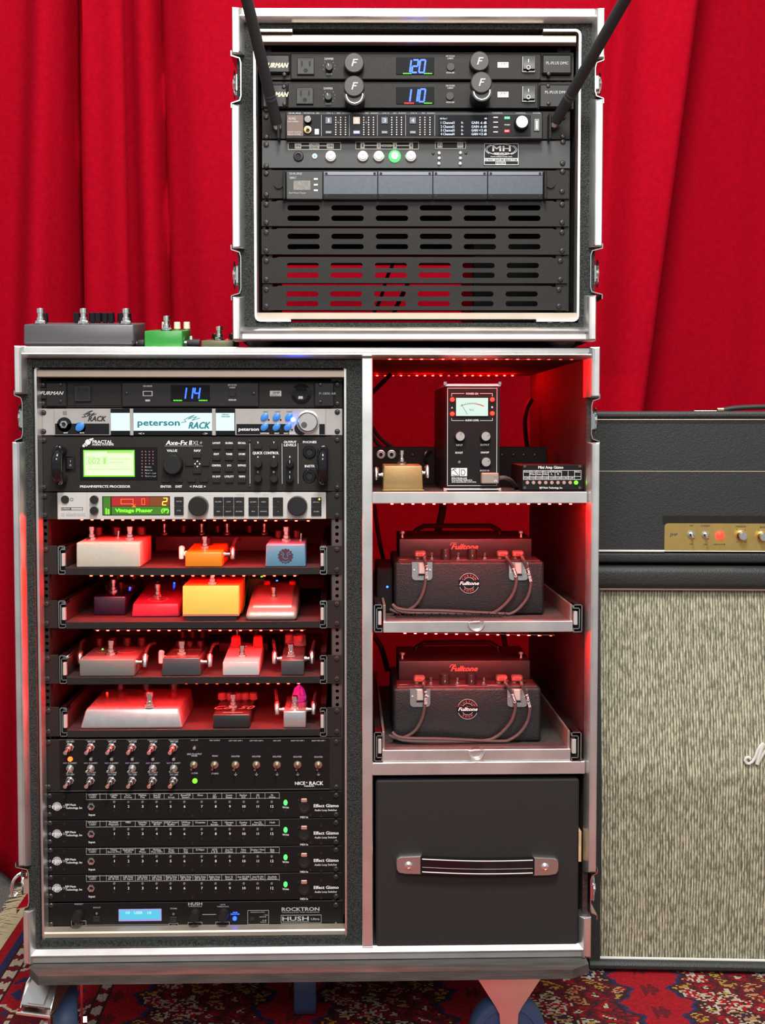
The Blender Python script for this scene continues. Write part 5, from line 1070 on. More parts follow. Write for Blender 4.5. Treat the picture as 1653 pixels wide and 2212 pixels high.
class Pedal(Thing):
    def __init__(s, name, label, l, r, top, bot, backtop, depth, m, z, y=None, lt=None, rt=None, bev=2.0, seg=2, group=None, plate=None, lift=0, back_in=0):
        mid = (l + r) / 2
        if y is None: y = max(FR.on_z(mid, bot, z).y, YP + .006)
        xl_, xr_ = FR.at(l, bot, y).x, FR.at(r, bot, y).x; lt = l if lt is None else lt; rt = r if rt is None else rt
        Thing.__init__(s, name, label, 'pedal', ((xl_ + xr_) / 2, y, z), y=y, group=group)
        zt_ = FR.at(mid, top, y).z; zk = FR.at(mid, backtop, y + depth).z; z0 = z + lift
        a, c = FR.at(lt, top, y).x, FR.at(rt, top, y).x; k = (a - xl_)
        s.q = [Vector((a, y + abs(k) * .5, zt_)), Vector((c, y + abs(k) * .5, zt_)), Vector((c - back_in, y + depth, zk)), Vector((a + back_in, y + depth, zk))]
        P = [(xl_, y, z0), (xr_, y, z0), (xr_ - back_in, y + depth, z0), (xl_ + back_in, y + depth, z0)] + s.q
        s.body = s.part('enclosure', hexab(B(), P, bev * mm, seg), m, smooth=50)
        if lift: s.part('base_plate', B().box(xl_ + 4 * mm, xr_ - 4 * mm, y + 4 * mm, y + depth - 4 * mm, z + .2 * mm, z0 + .5 * mm, .5 * mm), 'black_rubber')
        s.up = (s.q[3] - s.q[0]).cross(s.q[1] - s.q[0]).normalized(); s.up = s.up if s.up.z > 0 else -s.up
    def P(s, u, v, h=0):
        a = s.q[0].lerp(s.q[1], u); c = s.q[3].lerp(s.q[2], u); return a.lerp(c, v) + s.up * h
    def onpx(s, px, py):   # the point of the top surface seen at a pixel -> (u, v)
        d = FR.ray(px, py); t = (s.q[0] - CAM).dot(s.up) / d.dot(s.up); p = CAM + d * t
        v = (p.y - s.q[0].y) / (s.q[3].y - s.q[0].y); a = s.q[0].lerp(s.q[3], v); c = s.q[1].lerp(s.q[2], v); return (p.x - a.x) / (c.x - a.x), v
    def foot(s, u, v, k=1.0, m='chrome'): s.inst('footswitch', shared('foot_' + m, m_foot, m), s.P(u, v), sc_=k)
    def fpx(s, px, py, k=1.0, m='chrome'): u, v = s.onpx(px, py); s.foot(max(.08, min(.92, u)), max(.06, min(.94, v)), k, m)
    def kn(s, u, v, r=7, h=13, m='black_plastic', sq=False, label=None):
        b = B().lathe(s.P(u, v), [(r * mm * .6, 0), (r * mm * .6, 2 * mm), (r * mm, 2 * mm), (r * mm * .92, h * mm * .93), (r * mm * .8, h * mm), (0, h * mm)], s.up, 4 if sq else 16, PI / 4)
        s.part('knob', b, m, label=label, smooth=30)
    def sw(s, u, v): p = s.P(u, v); s.part('toggle_switch', B().cyl(p, 3.2 * mm, 3 * mm, s.up, 10).tube([p, p + s.up * 13 * mm + Vector((1 * mm, 0, 0))], [1.1 * mm, 1.7 * mm], 8), 'chrome')
    def lt(s, u, v, m): s.part('indicator_light', B().lathe(s.P(u, v), [(1.9 * mm, 0), (1.7 * mm, 1.4 * mm), (0, 2.2 * mm)], s.up, 10), m)
    def plug(s, sd, hz=.5, yk=.35, m='chrome', l=14, up=True):  # right-angled jack plug in the side
        y = s.y + (s.q[3].y - s.y) * yk; z = s.org.z + (s.q[0].z - s.org.z) * hz; x = (s.q[0].x if sd < 0 else s.q[1].x)
        x0 = s.org.x + (x - s.org.x) * 1.0
        b = B().lathe((x0, y, z), [(5 * mm, 0), (5 * mm, 3 * mm), (3.4 * mm, 3.2 * mm), (3.4 * mm, l * mm)], (sd, 0, 0), 12)
        k = s.part('jack_plug', b, m); c = Vector((x0 + sd * (l + 4) * mm, y, z))
        s.part('plug_body', B().tube([c + Vector((0, 0, -8 * mm)), c + Vector((0, 0, -7 * mm)), c + Vector((0, 3 * mm, 6 * mm)), c + Vector((0, 7 * mm, 9 * mm))], [3.6 * mm, 5 * mm], 12), m, k)
        if up: s.part('plug_lead', B().tube([c + Vector((0, 6 * mm, 12 * mm)), c + Vector((sd * 3 * mm, 30 * mm, 22 * mm)), c + Vector((sd * 6 * mm, 70 * mm, 18 * mm))], 2.6 * mm, 8, smooth=4), 'black_rubber', k)
mat('p_ivory', (.50, .46, .38), .4, noise=.05, nscale=200); mat('p_orange', (.75, .22, .01), .35); mat('p_blue', (.10, .24, .34), .45, noise=.05, nscale=200)
mat('p_navy', (.010, .013, .045), .25, coat=.5); mat('p_maroon', (.26, .03, .07), .3, noise=.08, nscale=300, coat=.4); mat('p_yellow', (.85, .58, .10), .35); mat('p_silver', (.42, .40, .37), .42, .5, noise=.12, nscale=700, bump=.2, bscale=1500)
mat('p_grey', (.17, .17, .155), .45, .2, noise=.25, nscale=900, bump=.3, bscale=1800); mat('p_dark', (.055, .062, .068), .35, .2); mat('p_white', (.46, .46, .45), .35); mat('p_black', (.018, .018, .019), .35)
mat('p_alu', (.62, .62, .62), .25, .75, noise=.06, nscale=60); mat('p_gold', (.33, .22, .085), .38, .45, noise=.12, nscale=600, bump=.15, bscale=1500); mat('p_green', (.02, .22, .03), .35, noise=.1, nscale=500); mat('p_olive', (.10, .095, .04), .4)
mat('p_bigsky', (.10, .092, .10), .42, .35, noise=.05, nscale=400); mat('clear_knob', (.9, .6, .6), .1, trans=.85); mat('red_knob', (.55, .03, .03), .4); mat('cream_knob', (.78, .72, .55), .4); mat('emblem_maroon', (.07, .02, .04), .5)
mat('tray_black', (.022, .020, .020), .45, bump=.1, bscale=800); mat('tray_carpet', (.028, .014, .013), .85, noise=.3, nscale=200)

# ------------------------------------------------ sliding trays of the left bay
def tray(y0, y1, label, dx, yt):
    a = FR.at(400, y0, YP); z = a.z; zb_ = FR.at(400, y1, YP).z
    t = Thing('sliding_tray', label, 'tray', (a.x, YP, zb_), group='sliding pedal trays'); t.y = YP
    xa, xb = FR.at(141 + dx, y0, YP).x, FR.at(692, y0, YP).x; D = .42
    t.part('front_lip', B().box(xa, xb, YP, YP + 3 * mm, zb_ + .3 * mm, z, .5 * mm), 'panel')
    t.part('floor', B().box(xa, xb, YP + 3 * mm, YP + D, z - 2 * mm, z - .2 * mm), 'tray_carpet')
    zt_ = FR.at(140, yt, YP).z
    for sd, x, e0, e1, s0, s1 in ((-1, xa, 89 + dx * .6, 124 + dx, 126 + dx, 141 + dx), (1, xb, 707, 738, 692, 706)):
        t.part('side_rail', B().box(x, x + sd * 2 * mm, YP + 8 * mm, YP + D, z - 2 * mm, zt_ - 4 * mm), 'tray_black')
        t.part('side_lip', B().box(x + (0 if sd > 0 else -9 * mm), x + (9 * mm if sd > 0 else 0), YP + 12 * mm, YP + D, zt_ - 5 * mm, zt_ - 3 * mm), 'steel')
        p0, p1 = FR.at(s0, yt, YP), FR.at(s1, y1 - 2, YP)
        sl = t.part('slide', B().box(p0.x + .8 * mm, p1.x - .8 * mm, YP + 14 * mm, YP + D, p1.z + 1 * mm, p0.z - 1 * mm), 'panel_dark')
        b = B(); th = 1.3 * mm; xo, xi = (p0.x, p1.x) if sd < 0 else (p1.x, p0.x); dd = (xi - xo)
        # C-shaped channel seen end on, with the inner member
        for q in ([(0, 0), (1, 0)], [(0, 0), (0, 1)], [(0, 1), (1, 1)], [(.28, .12), (1, .12)], [(.28, .12), (.28, .88)], [(.28, .88), (1, .88)], [(1, 0), (1, .07)], [(1, 1), (1, .93)]):
            (u0, v0), (u1, v1) = q; X0_, X1_ = xo + dd * u0, xo + dd * u1; Z0_, Z1_ = p0.z + (p1.z - p0.z) * v0, p0.z + (p1.z - p0.z) * v1
            b.box(min(X0_, X1_) - th / 2, max(X0_, X1_) + th / 2, YP - 1 * mm, YP + 26 * mm, min(Z0_, Z1_) - th / 2, max(Z0_, Z1_) + th / 2)
        t.part('slide_channel', b, 'zinc', sl)
        t.part('slide_bearing', B().box(xo + dd * .45 - 0 * mm, xo + dd * .95, YP + .5 * mm, YP + 20 * mm, p0.z + (p1.z - p0.z) * .72, p0.z + (p1.z - p0.z) * .26, .6 * mm), mat('bearing', (.52, .50, .47), .5, .3), sl)
        q0, q1 = FR.at(e0, yt - 1, YP), FR.at(e1, y1 - 1, YP)
        ea = t.part('rack_ear', B().box(q0.x, q1.x, YP, YP + 3 * mm, q1.z, q0.z, .4 * mm), 'panel')
        sx = 93 + (yt - 823) * .0155 if sd < 0 else 728; screw(t, sx, yt + 7, parent=ea); screw(t, sx, y1 - 11, parent=ea)
    return t, z
TR = []
for y0, y1, lab, dx, yt in ((1226, 1242, 'topmost sliding tray under the white effects unit, carrying the ivory, orange and blue pedals', 0, 1180),
                            (1343, 1358, 'second sliding tray, carrying the yellow and silver pedals', 1, 1298),
                            (1462, 1478, 'third sliding tray, carrying four grey, dark and white pedals', 3, 1416), (1576, 1592, 'lowest sliding tray, carrying the large bright silver pedal', 4, 1529)):
    TR.append(tray(y0, y1, lab, dx, yt))
led_strip(bc, [(177 + 22.05 * i, 1122.5) for i in range(22)] + [(666, 1125)], .062)
led_strip(TR[0][0], [(197 + 22.0 * i, 1243.5) for i in range(21)], .06)
led_strip(TR[1][0], [(211 + 22.05 * i, 1361.5) for i in range(21)], .06)
led_strip(TR[2][0], [(205 + 22.0 * i, 1476) for i in range(21)], .066)
z1, z2, z3, z4 = [q[1] for q in TR]
# tray 1
p = Pedal('effects_pedal', 'ivory double-footswitch pedal at the left of the topmost sliding tray', 165, 303, 1172, 1226, 1156, .115, 'p_ivory', z1)
p.fpx(198, 1166); p.fpx(281, 1166); p.kn(.15, .86, 8, 16); p.kn(.45, .86, 8, 16); p.kn(.95 - .1, .9, 8, 16); p.sw(.55, .5); p.sw(.72, .72)
p = Pedal('effects_pedal', 'small orange pedal in the middle of the topmost sliding tray', 400, 480, 1193, 1226, 1173, .115, 'p_orange', z1)
p.fpx(443, 1184, .9); p.kn(.42, .75, 9, 14); p.plug(-1, .8, .2, 'white_piping', 5, False); p.plug(1, .75, .25, 'chrome', 10)
p = Pedal('effects_pedal', 'blue pedal with a round carved face emblem, right end of the topmost sliding tray', 573, 661, 1176, 1226, 1161, .115, 'p_blue', z1, lt=575, rt=659)
p.fpx(619, 1169, 1.1); p.kn(.25, .85, 7, 14); p.kn(.75, .85, 7, 14); p.sw(.86, .45)
b = B(); c = p.w(617, 1201, -.5); n = 28
b.prism([(c.x + (17 if k % 2 else 14.2) * p.s * math.cos(2 * PI * k / n), c.z + (17 if k % 2 else 14.2) * p.s * math.sin(2 * PI * k / n)) for k in range(n)], p.y - .5 * mm, p.y + 1 * mm)
em = p.part('emblem', b, 'emblem_maroon', label='dark sun-shaped emblem')
b = B()
for q in ([(608, 1192), (613, 1196), (611, 1204), (616, 1208), (622, 1206)], [(626, 1192), (620, 1196), (622, 1203)], [(610, 1212), (617, 1215), (624, 1211)], [(607, 1197), (610, 1199)], [(624, 1198), (628, 1197)]): b.stroke(p, q, 1.3, -1, 0)
p.part('emblem_lines', b, 'p_blue', em)
def backpedal(name, label, l, r, top, y, z, sw_, kn_=(), h_px=None, m='p_black', depth=.1):
    xa, xb = FR.at(l, 1200, y).x, FR.at(r, 1200, y).x; zt_ = FR.at((l + r) / 2, top, y).z
    p = Pedal.__new__(Pedal); Thing.__init__(p, name, label, 'pedal', ((xa + xb) / 2, y, z), y=y)
    p.q = [Vector((xa, y, zt_)), Vector((xb, y, zt_)), Vector((xb, y + depth, zt_)), Vector((xa, y + depth, zt_))]; p.up = Vector((0, 0, 1))
    p.part('enclosure', B().box(xa, xb, y, y + depth, z, zt_, 2 * mm), m)
    for u in sw_: p.foot(u, .3, .9)
    for u in kn_: p.kn(u, .7, 8, 14)
    return p
backpedal('effects_pedal', 'dark pedalboard row with chrome switches at the back of the topmost tray', 335, 590, 1157, .31, z1, (.06, .38, .6, .92), (.2, .5, .78))
# tray 2
p = Pedal('effects_pedal', 'navy blue pedal at the left of the second sliding tray', 202, 271, 1288, 1329, 1270, .115, 'p_navy', z2)
p.fpx(245, 1279); p.lt(.78, .96, 'e_blue_core'); p.kn(.2, .85, 6, 12); p.kn(.5, .9, 6, 12)
q = backpedal('effects_pedal', 'dark pedal with a red light behind the navy blue pedal', 225, 290, 1262, .26, z2, (), (.2, .75)); q.lt(.55, .05, 'e_red')
p = Pedal('effects_pedal', 'maroon wedge-shaped pedal beside the yellow pedal on the second tray', 284, 388, 1303, 1333, 1259, .16, 'p_maroon', z2, lt=287, rt=386, bev=2.6)
p.fpx(341, 1289); p.lt(.62, .97, 'e_blue_core'); p.kn(.25, .92, 6, 8, 'gloss_black'); p.kn(.9, .92, 6, 8, 'gloss_black')
def top_text(p, s_, u, v, w_, h, m, name='lettering', shear=0, bold=.02, lift=.9):
    vs, fs, xa, xb, ya, yb = glyph(s_, shear, bold); ex = (p.q[1] - p.q[0]).normalized(); ey = (p.q[3] - p.q[0]); ey = (ey - ex * ey.dot(ex)).normalized(); o = p.P(u, v, lift * mm)
    p.part(name, B().add([o + ex * ((q.x - (xa + xb) / 2) / (xb - xa) * w_) + ey * ((q.y - .35) / .7 * h) for q in vs], fs), m, smooth=0)
mat('etch', (.85, .30, .32), .4)
top_text(p, 'Octavian', .62, .55, .055, .014, 'etch', shear=.3); top_text(p, 'EFFECTS', .5, .17, .03, .006, 'etch')
p.part('etched_ring', B().lathe(p.P(.5, .17, .3 * mm), [(17 * mm, 0), (17 * mm, .3 * mm), (15.8 * mm, .3 * mm)], p.up, 26), 'etch')
p = Pedal('effects_pedal', 'large plain yellow pedal in the middle of the second sliding tray', 394.5, 516.5, 1266, 1341, 1245, .12, 'p_yellow', z2, bev=1.2, lift=FR.at(455, 1330, YP + .006).z - z2)
xa, xb, zz = FR.at(395, 1330, p.y).x, FR.at(516, 1330, p.y).x, FR.at(455, 1330, p.y).z
p.part('bottom_edge', B().box(xa - .3 * mm, xb + .3 * mm, p.y - .4 * mm, p.y + .121, zz - .5 * mm, zz + 2.6 * mm), mat('pink_edge', (.55, .16, .10), .5))
p.fpx(459, 1262); p.kn(.25, .9, 7, 10); p.kn(.78, .9, 7, 10)
p = Pedal('effects_pedal', 'rounded cast silver pedal with a single switch, right end of the second tray', 530, 642, 1322, 1346, 1262, .16, 'p_silver', z2, lt=532, rt=640, bev=6.5, seg=4)
p.fpx(592, 1293, .9); p.kn(.3, .93, 6, 9, 'red_knob'); p.kn(.85, .93, 6, 9, 'red_knob')
p.part('cast_step', hexab(B(), [p.P(.08, .14, -2 * mm), p.P(.92, .14, -2 * mm), p.P(.92, .96, -2 * mm), p.P(.08, .96, -2 * mm), p.P(.1, .17, 3.5 * mm), p.P(.9, .17, 3.5 * mm), p.P(.9, .93, 3.5 * mm), p.P(.1, .93, 3.5 * mm)], 2.2 * mm, 3), 'p_silver')
q = backpedal('effects_pedal', 'bright green pedal hidden behind the silver pedal', 533, 572, 1248, .25, z2, (), (), m='p_green'); q.lt(.8, .1, 'e_lime')
q = backpedal('effects_pedal', 'dark pedal with a blue light behind the silver pedal', 580, 640, 1256, .25, z2, (), (.15,)); q.lt(.3, .05, 'e_blue')
cb = B().tube([(FR.at(520, 1336, .12).x, .12, z2 + 4 * mm), (FR.at(524, 1318, .14).x, .14, FR.at(524, 1316, .14).z), FR.at(532, 1270, .2), FR.at(538, 1244, .25)], 2.2 * mm, 8, smooth=5)
solo('cable', 'bright green patch cable between the yellow and silver pedals', 'cable', cb, mat('cable_green', (.05, .45, .02), .4), (FR.at(520, 1336, .12).x, .12, z2))
# tray 3
p = Pedal('effects_pedal', 'grey hammered pedal at the left of the third sliding tray', 171.5, 291, 1424, 1463, 1395, .13, 'p_grey', z3)
p.fpx(240, 1414, 1.1)
for u in (.08, .34, .62, .9): p.kn(u, .93, 7.5, 16)
p.lt(.22, .7, 'e_green'); p.plug(-1, .8, .3, 'chrome', 4); p.plug(1, .75, .1, 'chrome', 10)
p.part('etched_ring', B().lathe(p.P(.32, .55, .3 * mm), [(15 * mm, 0), (15 * mm, .3 * mm), (14 * mm, .3 * mm)], p.up, 26).lathe(p.P(.72, .55, .3 * mm), [(15 * mm, 0), (15 * mm, .3 * mm), (14 * mm, .3 * mm)], p.up, 26), 'etch')
p = Pedal('effects_pedal', 'charcoal pedal with a thin bright top border, second from left on the third tray', 349.5, 434, 1421, 1464, 1395, .125, 'p_dark', z3, lt=351, rt=432)
p.fpx(393, 1413)
for u in (.2, .5, .8): p.kn(u, .88, 6, 11)
b = B()
for a, c in (((.06, .08), (.94, .08)), ((.06, .92), (.94, .92)), ((.06, .08), (.06, .92)), ((.94, .08), (.94, .92))): b.tube([p.P(*a, .5 * mm), p.P(*c, .5 * mm)], .7 * mm, 4)
p.part('border', b, 'gold'); top_text(p, 'FRIEDMAN', .5, .62, .045, .007, 'print_warm'); p.plug(-1, .75, .3, 'white_piping', 4, False); p.plug(1, .7, .1, 'chrome', 10)
p = Pedal('effects_pedal', 'pale grey pedal with two square red knobs on the third sliding tray', 481, 560, 1430, 1465, 1388, .13, 'p_white', z3)
p.fpx(523, 1418, .85); p.kn(.22, .78, 11, 18, 'red_knob', True, 'square red knob'); p.kn(.85, .78, 11, 18, 'red_knob', True, 'square red knob'); p.lt(.5, .8, 'chrome')
p = Pedal('effects_pedal', 'small dark pedal with clear knobs, right end of the third sliding tray', 607.5, 657, 1425, 1465, 1385, .12, 'p_dark', z3)
p.fpx(629, 1418, .95); p.kn(.72, .72, 11, 20, 'clear_knob', label='large clear knob'); p.kn(.25, .8, 8, 18, 'clear_knob'); p.plug(-1, .9, .2, 'chrome', 8); p.plug(1, .9, .2, 'chrome', 8)
backpedal('effects_pedal', 'dark pedal behind the charcoal pedal on the third tray', 372, 436, 1392, .27, z3, (), (.15, .5, .85))
backpedal('effects_pedal', 'dark pedal behind the red-knobbed pedal on the third tray', 470, 580, 1388, .27, z3, (.35,), (.7,))
# tray 4
p = Pedal('effects_pedal', 'large bright silver wedge pedal at the left of the lowest sliding tray', 172, 395, 1532, 1576, 1487, .16, 'p_alu', z4, lt=184, rt=386, bev=4, seg=3)
p.fpx(322, 1530, 1.15); [p.kn(u, .9, 9, 16, 'gloss_black') for u in (.2, .5, .82)]; p.lt(.08, .75, 'e_red')
p = Pedal('effects_pedal', 'black pedal lettered in orange script on the lowest sliding tray', 460, 540, 1543, 1577, 1510, .125, 'p_black', z4)
p.fpx(504, 1527); top_text(p, 'Co', .2, .40, .028, .026, 'print_warm', shear=.4, bold=-.01); top_text(p, '50', .85, .40, .026, .026, 'print_warm', shear=.4, bold=-.01); top_text(p, 'Germanium', .52, .09, .032, .007, 'print_warm', shear=.4)
for u in (.05, .28, .5, .72, .95): p.kn(u, .92, 7, 13, 'clear_knob')
p = Pedal('effects_pedal', 'small satin silver pedal with a purple-lit crystal knob on the lowest tray', 612.5, 661, 1536, 1578, 1503, .12, 'p_alu', z4)
p.fpx(637, 1530, .95); p.plug(-1, .9, .2, 'chrome', 8); p.plug(1, .9, .2, 'chrome', 8)
k_ = B().lathe(p.P(.62, .62), [(6 * mm, 0), (11 * mm, 2 * mm), (12.5 * mm, 8 * mm), (8 * mm, 22 * mm), (3 * mm, 27 * mm), (0, 27 * mm)], p.up, 8)
p.part('crystal_knob', k_, mat('crystal', (.85, .3, .9), .08, trans=.8, emit=(.5, .02, .45), es=.10), label='faceted crystal knob glowing purple', smooth=0); p.lt(.5, .45, 'purple')

# ------------------------------------------------ right bay, fixed shelf
zs = SH1 + .2 * mm
p = Pedal('effects_pedal', 'gold pedal with one chrome switch at the left of the open shelf', 827, 914.5, 1006, 1060, 1001.5, .085, 'p_gold', zs, y=.025, lt=829, rt=912)
p.fpx(868, 1003, 1.05); p.plug(-1, .62, .4, 'chrome', 7, False); p.plug(1, .7, .4, 'chrome', 7, False)
p.part('bottom_seam', B().box(p.org.x - .033, p.org.x + .033, p.y - .7 * mm, p.y + 1 * mm, zs + 2.5 * mm, zs + 3.6 * mm), 'gold')
# boxed preamp with the meter
def fbox(name, label, cat, l, t_, r, b_, y, depth, m, zfloor=None, bev=.6):
    z = FR.at(l, b_, y).z if zfloor is None else zfloor; c = FR.at((l + r) / 2, b_, y)
    t = Thing(name, label, cat, (c.x, y, z)); t.y = y
    t.part('housing', B().box(FR.at(l, (t_ + b_) / 2, y).x, FR.at(r, (t_ + b_) / 2, y).x, y, y + depth, z, FR.at(l, t_, y).z, bev * mm), m); return t
t = fbox('preamp', 'tall black preamp box with lit level meter standing on the open shelf', 'preamp', 964, 834, 1080, 1060, .035, .27, mat('preamp_black', (.014, .011, .012), .4), zs)
t.part('faceplate', B().pb(t, 964, 836, 1079, 1055, -3, 0, .5), 'panel_dark')
for a, c in ((958, 966), (1077, 1084)):
    t.part('corner_bracket', B().pb(t, a, 824, c, 832, -2, 10, .6), 'zinc'); t.part('corner_bracket', B().pb(t, a, 1054, c, 1062.3, -2, 10, .6), 'zinc')
t.part('edge_strip', B().pb(t, 962, 829, 1082, 834.5, -1, 262, .4), 'alu'); t.part('edge_strip', B().pb(t, 962, 1055, 1082, 1059, -3.4, 4, .4), 'alu')
wn = t.part('meter', B().pb(t, 984, 858, 1056, 900.5, -4.5, -3, .5), 'gloss_black'); t.part('meter_face', B().pb(t, 985.5, 859.5, 1054.5, 898.5, -4.8, -4.5), 'vu_light', wn)
P = [(1020 + 62 * math.sin(a), 934 - 62 * math.cos(a)) for a in [(-24 + 4 * k) * PI / 180 for k in range(13)]]
b = B(); [b.stroke(t, P[k:k + 2], 1, -5.1, -4.8) for k in range(0, 9)]; b.stroke(t, [(997, 874), (1010, 895)], .9, -5.2, -4.8); [b.stroke(t, [(x, y), (x - .5, y - 3)], .7, -5.1, -4.8) for x, y in P[1:9]]
b.tx(t, 'VU', 1018.5, 885.5, 9, 4, -5.1); t.part('meter_scale', b, 'ink', wn); b = B(); [b.stroke(t, P[k:k + 2], 2, -5.15, -4.8) for k in range(8, 12)]; t.part('meter_scale', b, 'print_red', wn)
for x in (977.5, 1064): led(t, x, 863, 'e_red', 1.5, -3); led(t, x, 894 if x < 1000 else 893, 'e_red', 1.5, -3)
def xb_(b):
    b.frame(t, 966.5, 838, 1074, 1049.5, 1, -3.3, -3)
    for q in ([(976, 856), (976, 850), (1003, 850)], [(1037, 850), (1064, 850), (1064, 856)], [(976, 903), (976, 908.5), (1003, 908.5)], [(1037, 908.5), (1064, 908.5), (1064, 903)]): b.stroke(t, q, .9, -3.3, -3)
lett(t, [('POWER ON', 1020, 850.5, 26, 4, -3.4), ('AUDIO LEVEL', 1020, 908, 30, 4, -3.4), ('A', 976.5, 880.5, 3.5, 4, -3.4), ('B', 1063.5, 879.5, 3.5, 4, -3.4), ('INPUT', 992.5, 961.5, 14, 4, -3.4), ('OUTPUT', 1047.5, 961, 19, 4, -3.4), ('BOOST', 992, 978, 16, 4, -3.4), ('ON/OFF', 1047.5, 977.5, 18, 4, -3.4), ('AUDIO IN', 1047, 1016.5, 20, 3.6, -3.4)], bold=.02, extra=xb_)
lett(t, [('SOLODALLAS', 992, 1033, 33, 3.6, -3.4), ('SCHAFFER REPLICA', 998, 1037.4, 45, 3, -3.4), ('45TH ANNIVERSARY (1975-2015)', 1002, 1041.3, 53, 2.4, -3.4)], bold=.05)
lg = t.part('logo', B().pb(t, 975, 1011, 1009.5, 1029, -3.6, -3, .3), 'print_white'); b = B()
for q in ([(976, 1017), (983, 1012), (986, 1014)], [(977, 1026), (989, 1028)], [(979, 1013), (992, 1028)], [(993, 1012), (993, 1029)], [(997, 1015), (1003, 1015), (1005, 1020), (1003, 1026), (997, 1026), (997, 1015)]): b.stroke(t, q, 1.2, -3.9, -3.6)
t.part('logo_lines', b, 'ink', lg)
for x, y, a in ((994.5, 942.5, 70), (1050, 942.5, 20), (1050.5, 998, 20)): knob(t, x, y, 12, 11, 'black_plastic', -3, cap='knob_metal', pointer=None); t.part('pointer', B().stroke(t, [(x + 3 * math.cos(math.radians(a)), y - 3 * math.sin(math.radians(a))), (x + 9 * math.cos(math.radians(a)), y - 9 * math.sin(math.radians(a)))], 1, -14.9, -14.5), 'ink')
t.part('indicator_light', B().pc(t, 992.5, 998, 3, 1, -3, n=12), 'p_grey')
zd = FR.at(1060, 1033, .03)
pl_ = Thing('audio_plug', 'flat metal right-angle audio plug and grey cable in front of the preamp box', 'plug', (zd.x, .018, FR.at(1060, 1045, .018).z), y=.032)
pl_.part('plug_body', B().pb(pl_, 1040, 1021.5, 1078, 1045, -17, -1, 1.5), mat('plug_metal', (.55, .43, .36), .35, .8)); pl_.part('screw', B().pc(pl_, 1071, 1027, 3.5, 1, -17, 12), 'steel'); pl_.part('mark', B().stroke(pl_, [(1068, 1040), (1071, 1037), (1074, 1040)], 1.4, -17.3, -17), 'print_white')
pl_.part('cord', B().tube([FR.at(1078, 1033, .024), FR.at(1090, 1032, .03), FR.at(1104, 1038, .05), FR.at(1113, 1050, .08), FR.at(1119, 1056, .13)], 3.4 * mm, 10, smooth=6), mat('cord_grey', (.10, .075, .072), .5))
t = fbox('amp_switcher', 'small black amp switcher box with a row of buttons, right end of the open shelf', 'switcher', 1129.5, 1006, 1261, 1060, .03, .14, mat('switcher_body', (.05, .008, .008), .5), zs)
t.part('faceplate', B().pb(t, 1128, 1004.5, 1262, 1059, -3, 0, .8), 'panel_dark')
for x in (1134, 1253):
    for y in (1007, 1053.5): t.part('corner_screw', B().pc(t, x, y, 3.2, 1.2, -3, 10), 'rail')
def gx(b):
    x = [1130.5, 1144, 1157.5, 1171.5, 1185, 1199, 1213, 1227, 1241, 1255]
    for y in (1016, 1029, 1035.5): b.pb(t, x[0], y, x[-1], y + .8, -3.3, -3)
    for q in x: b.pb(t, q, 1016, q + .8, 1036.2, -3.3, -3)
LL = [('Mini Amp Gizmo', 1190, 1009.5, 54, 6, -3.4), ('RJM Music Technology, Inc.', 1190.5, 1053.5, 50, 4, -3.4)]
for k, s_ in enumerate(('Solo|', 'Deco|Fltr', 'Deco|Sat.', 'Deco|Dbl.', 'SSTE|L', 'SSTE|R', '|', '|', 'Write|')):
    a, c = s_.split('|'); x = 1137.5 + 13.75 * k
    LL += [(a, x, 1019, 11, 3.4, -3.4)] if a else []; LL += [(c, x, 1024, 2.6 * len(c) + 1, 3.6, -3.4)] if c else []
    if k < 8: LL.append(('CC8%d' % k, x, 1032.4, 11.5, 3, -3.4)); t.inst('push_button', shared('pinkdot', lambda: B().lathe((0, 0, 0), [(2.9 * mm, 0), (2.7 * mm, 1.5 * mm), (0, 1.7 * mm)], n=14), mat('pink_btn', (.42, .25, .22), .4)), t.w(1139.5 + 13.2 * k, 1042.5, -3))
led(t, 1245, 1042.5, 'e_lime', 1.35, -3, label='green lit button'); lett(t, LL, bold=.02, extra=gx)
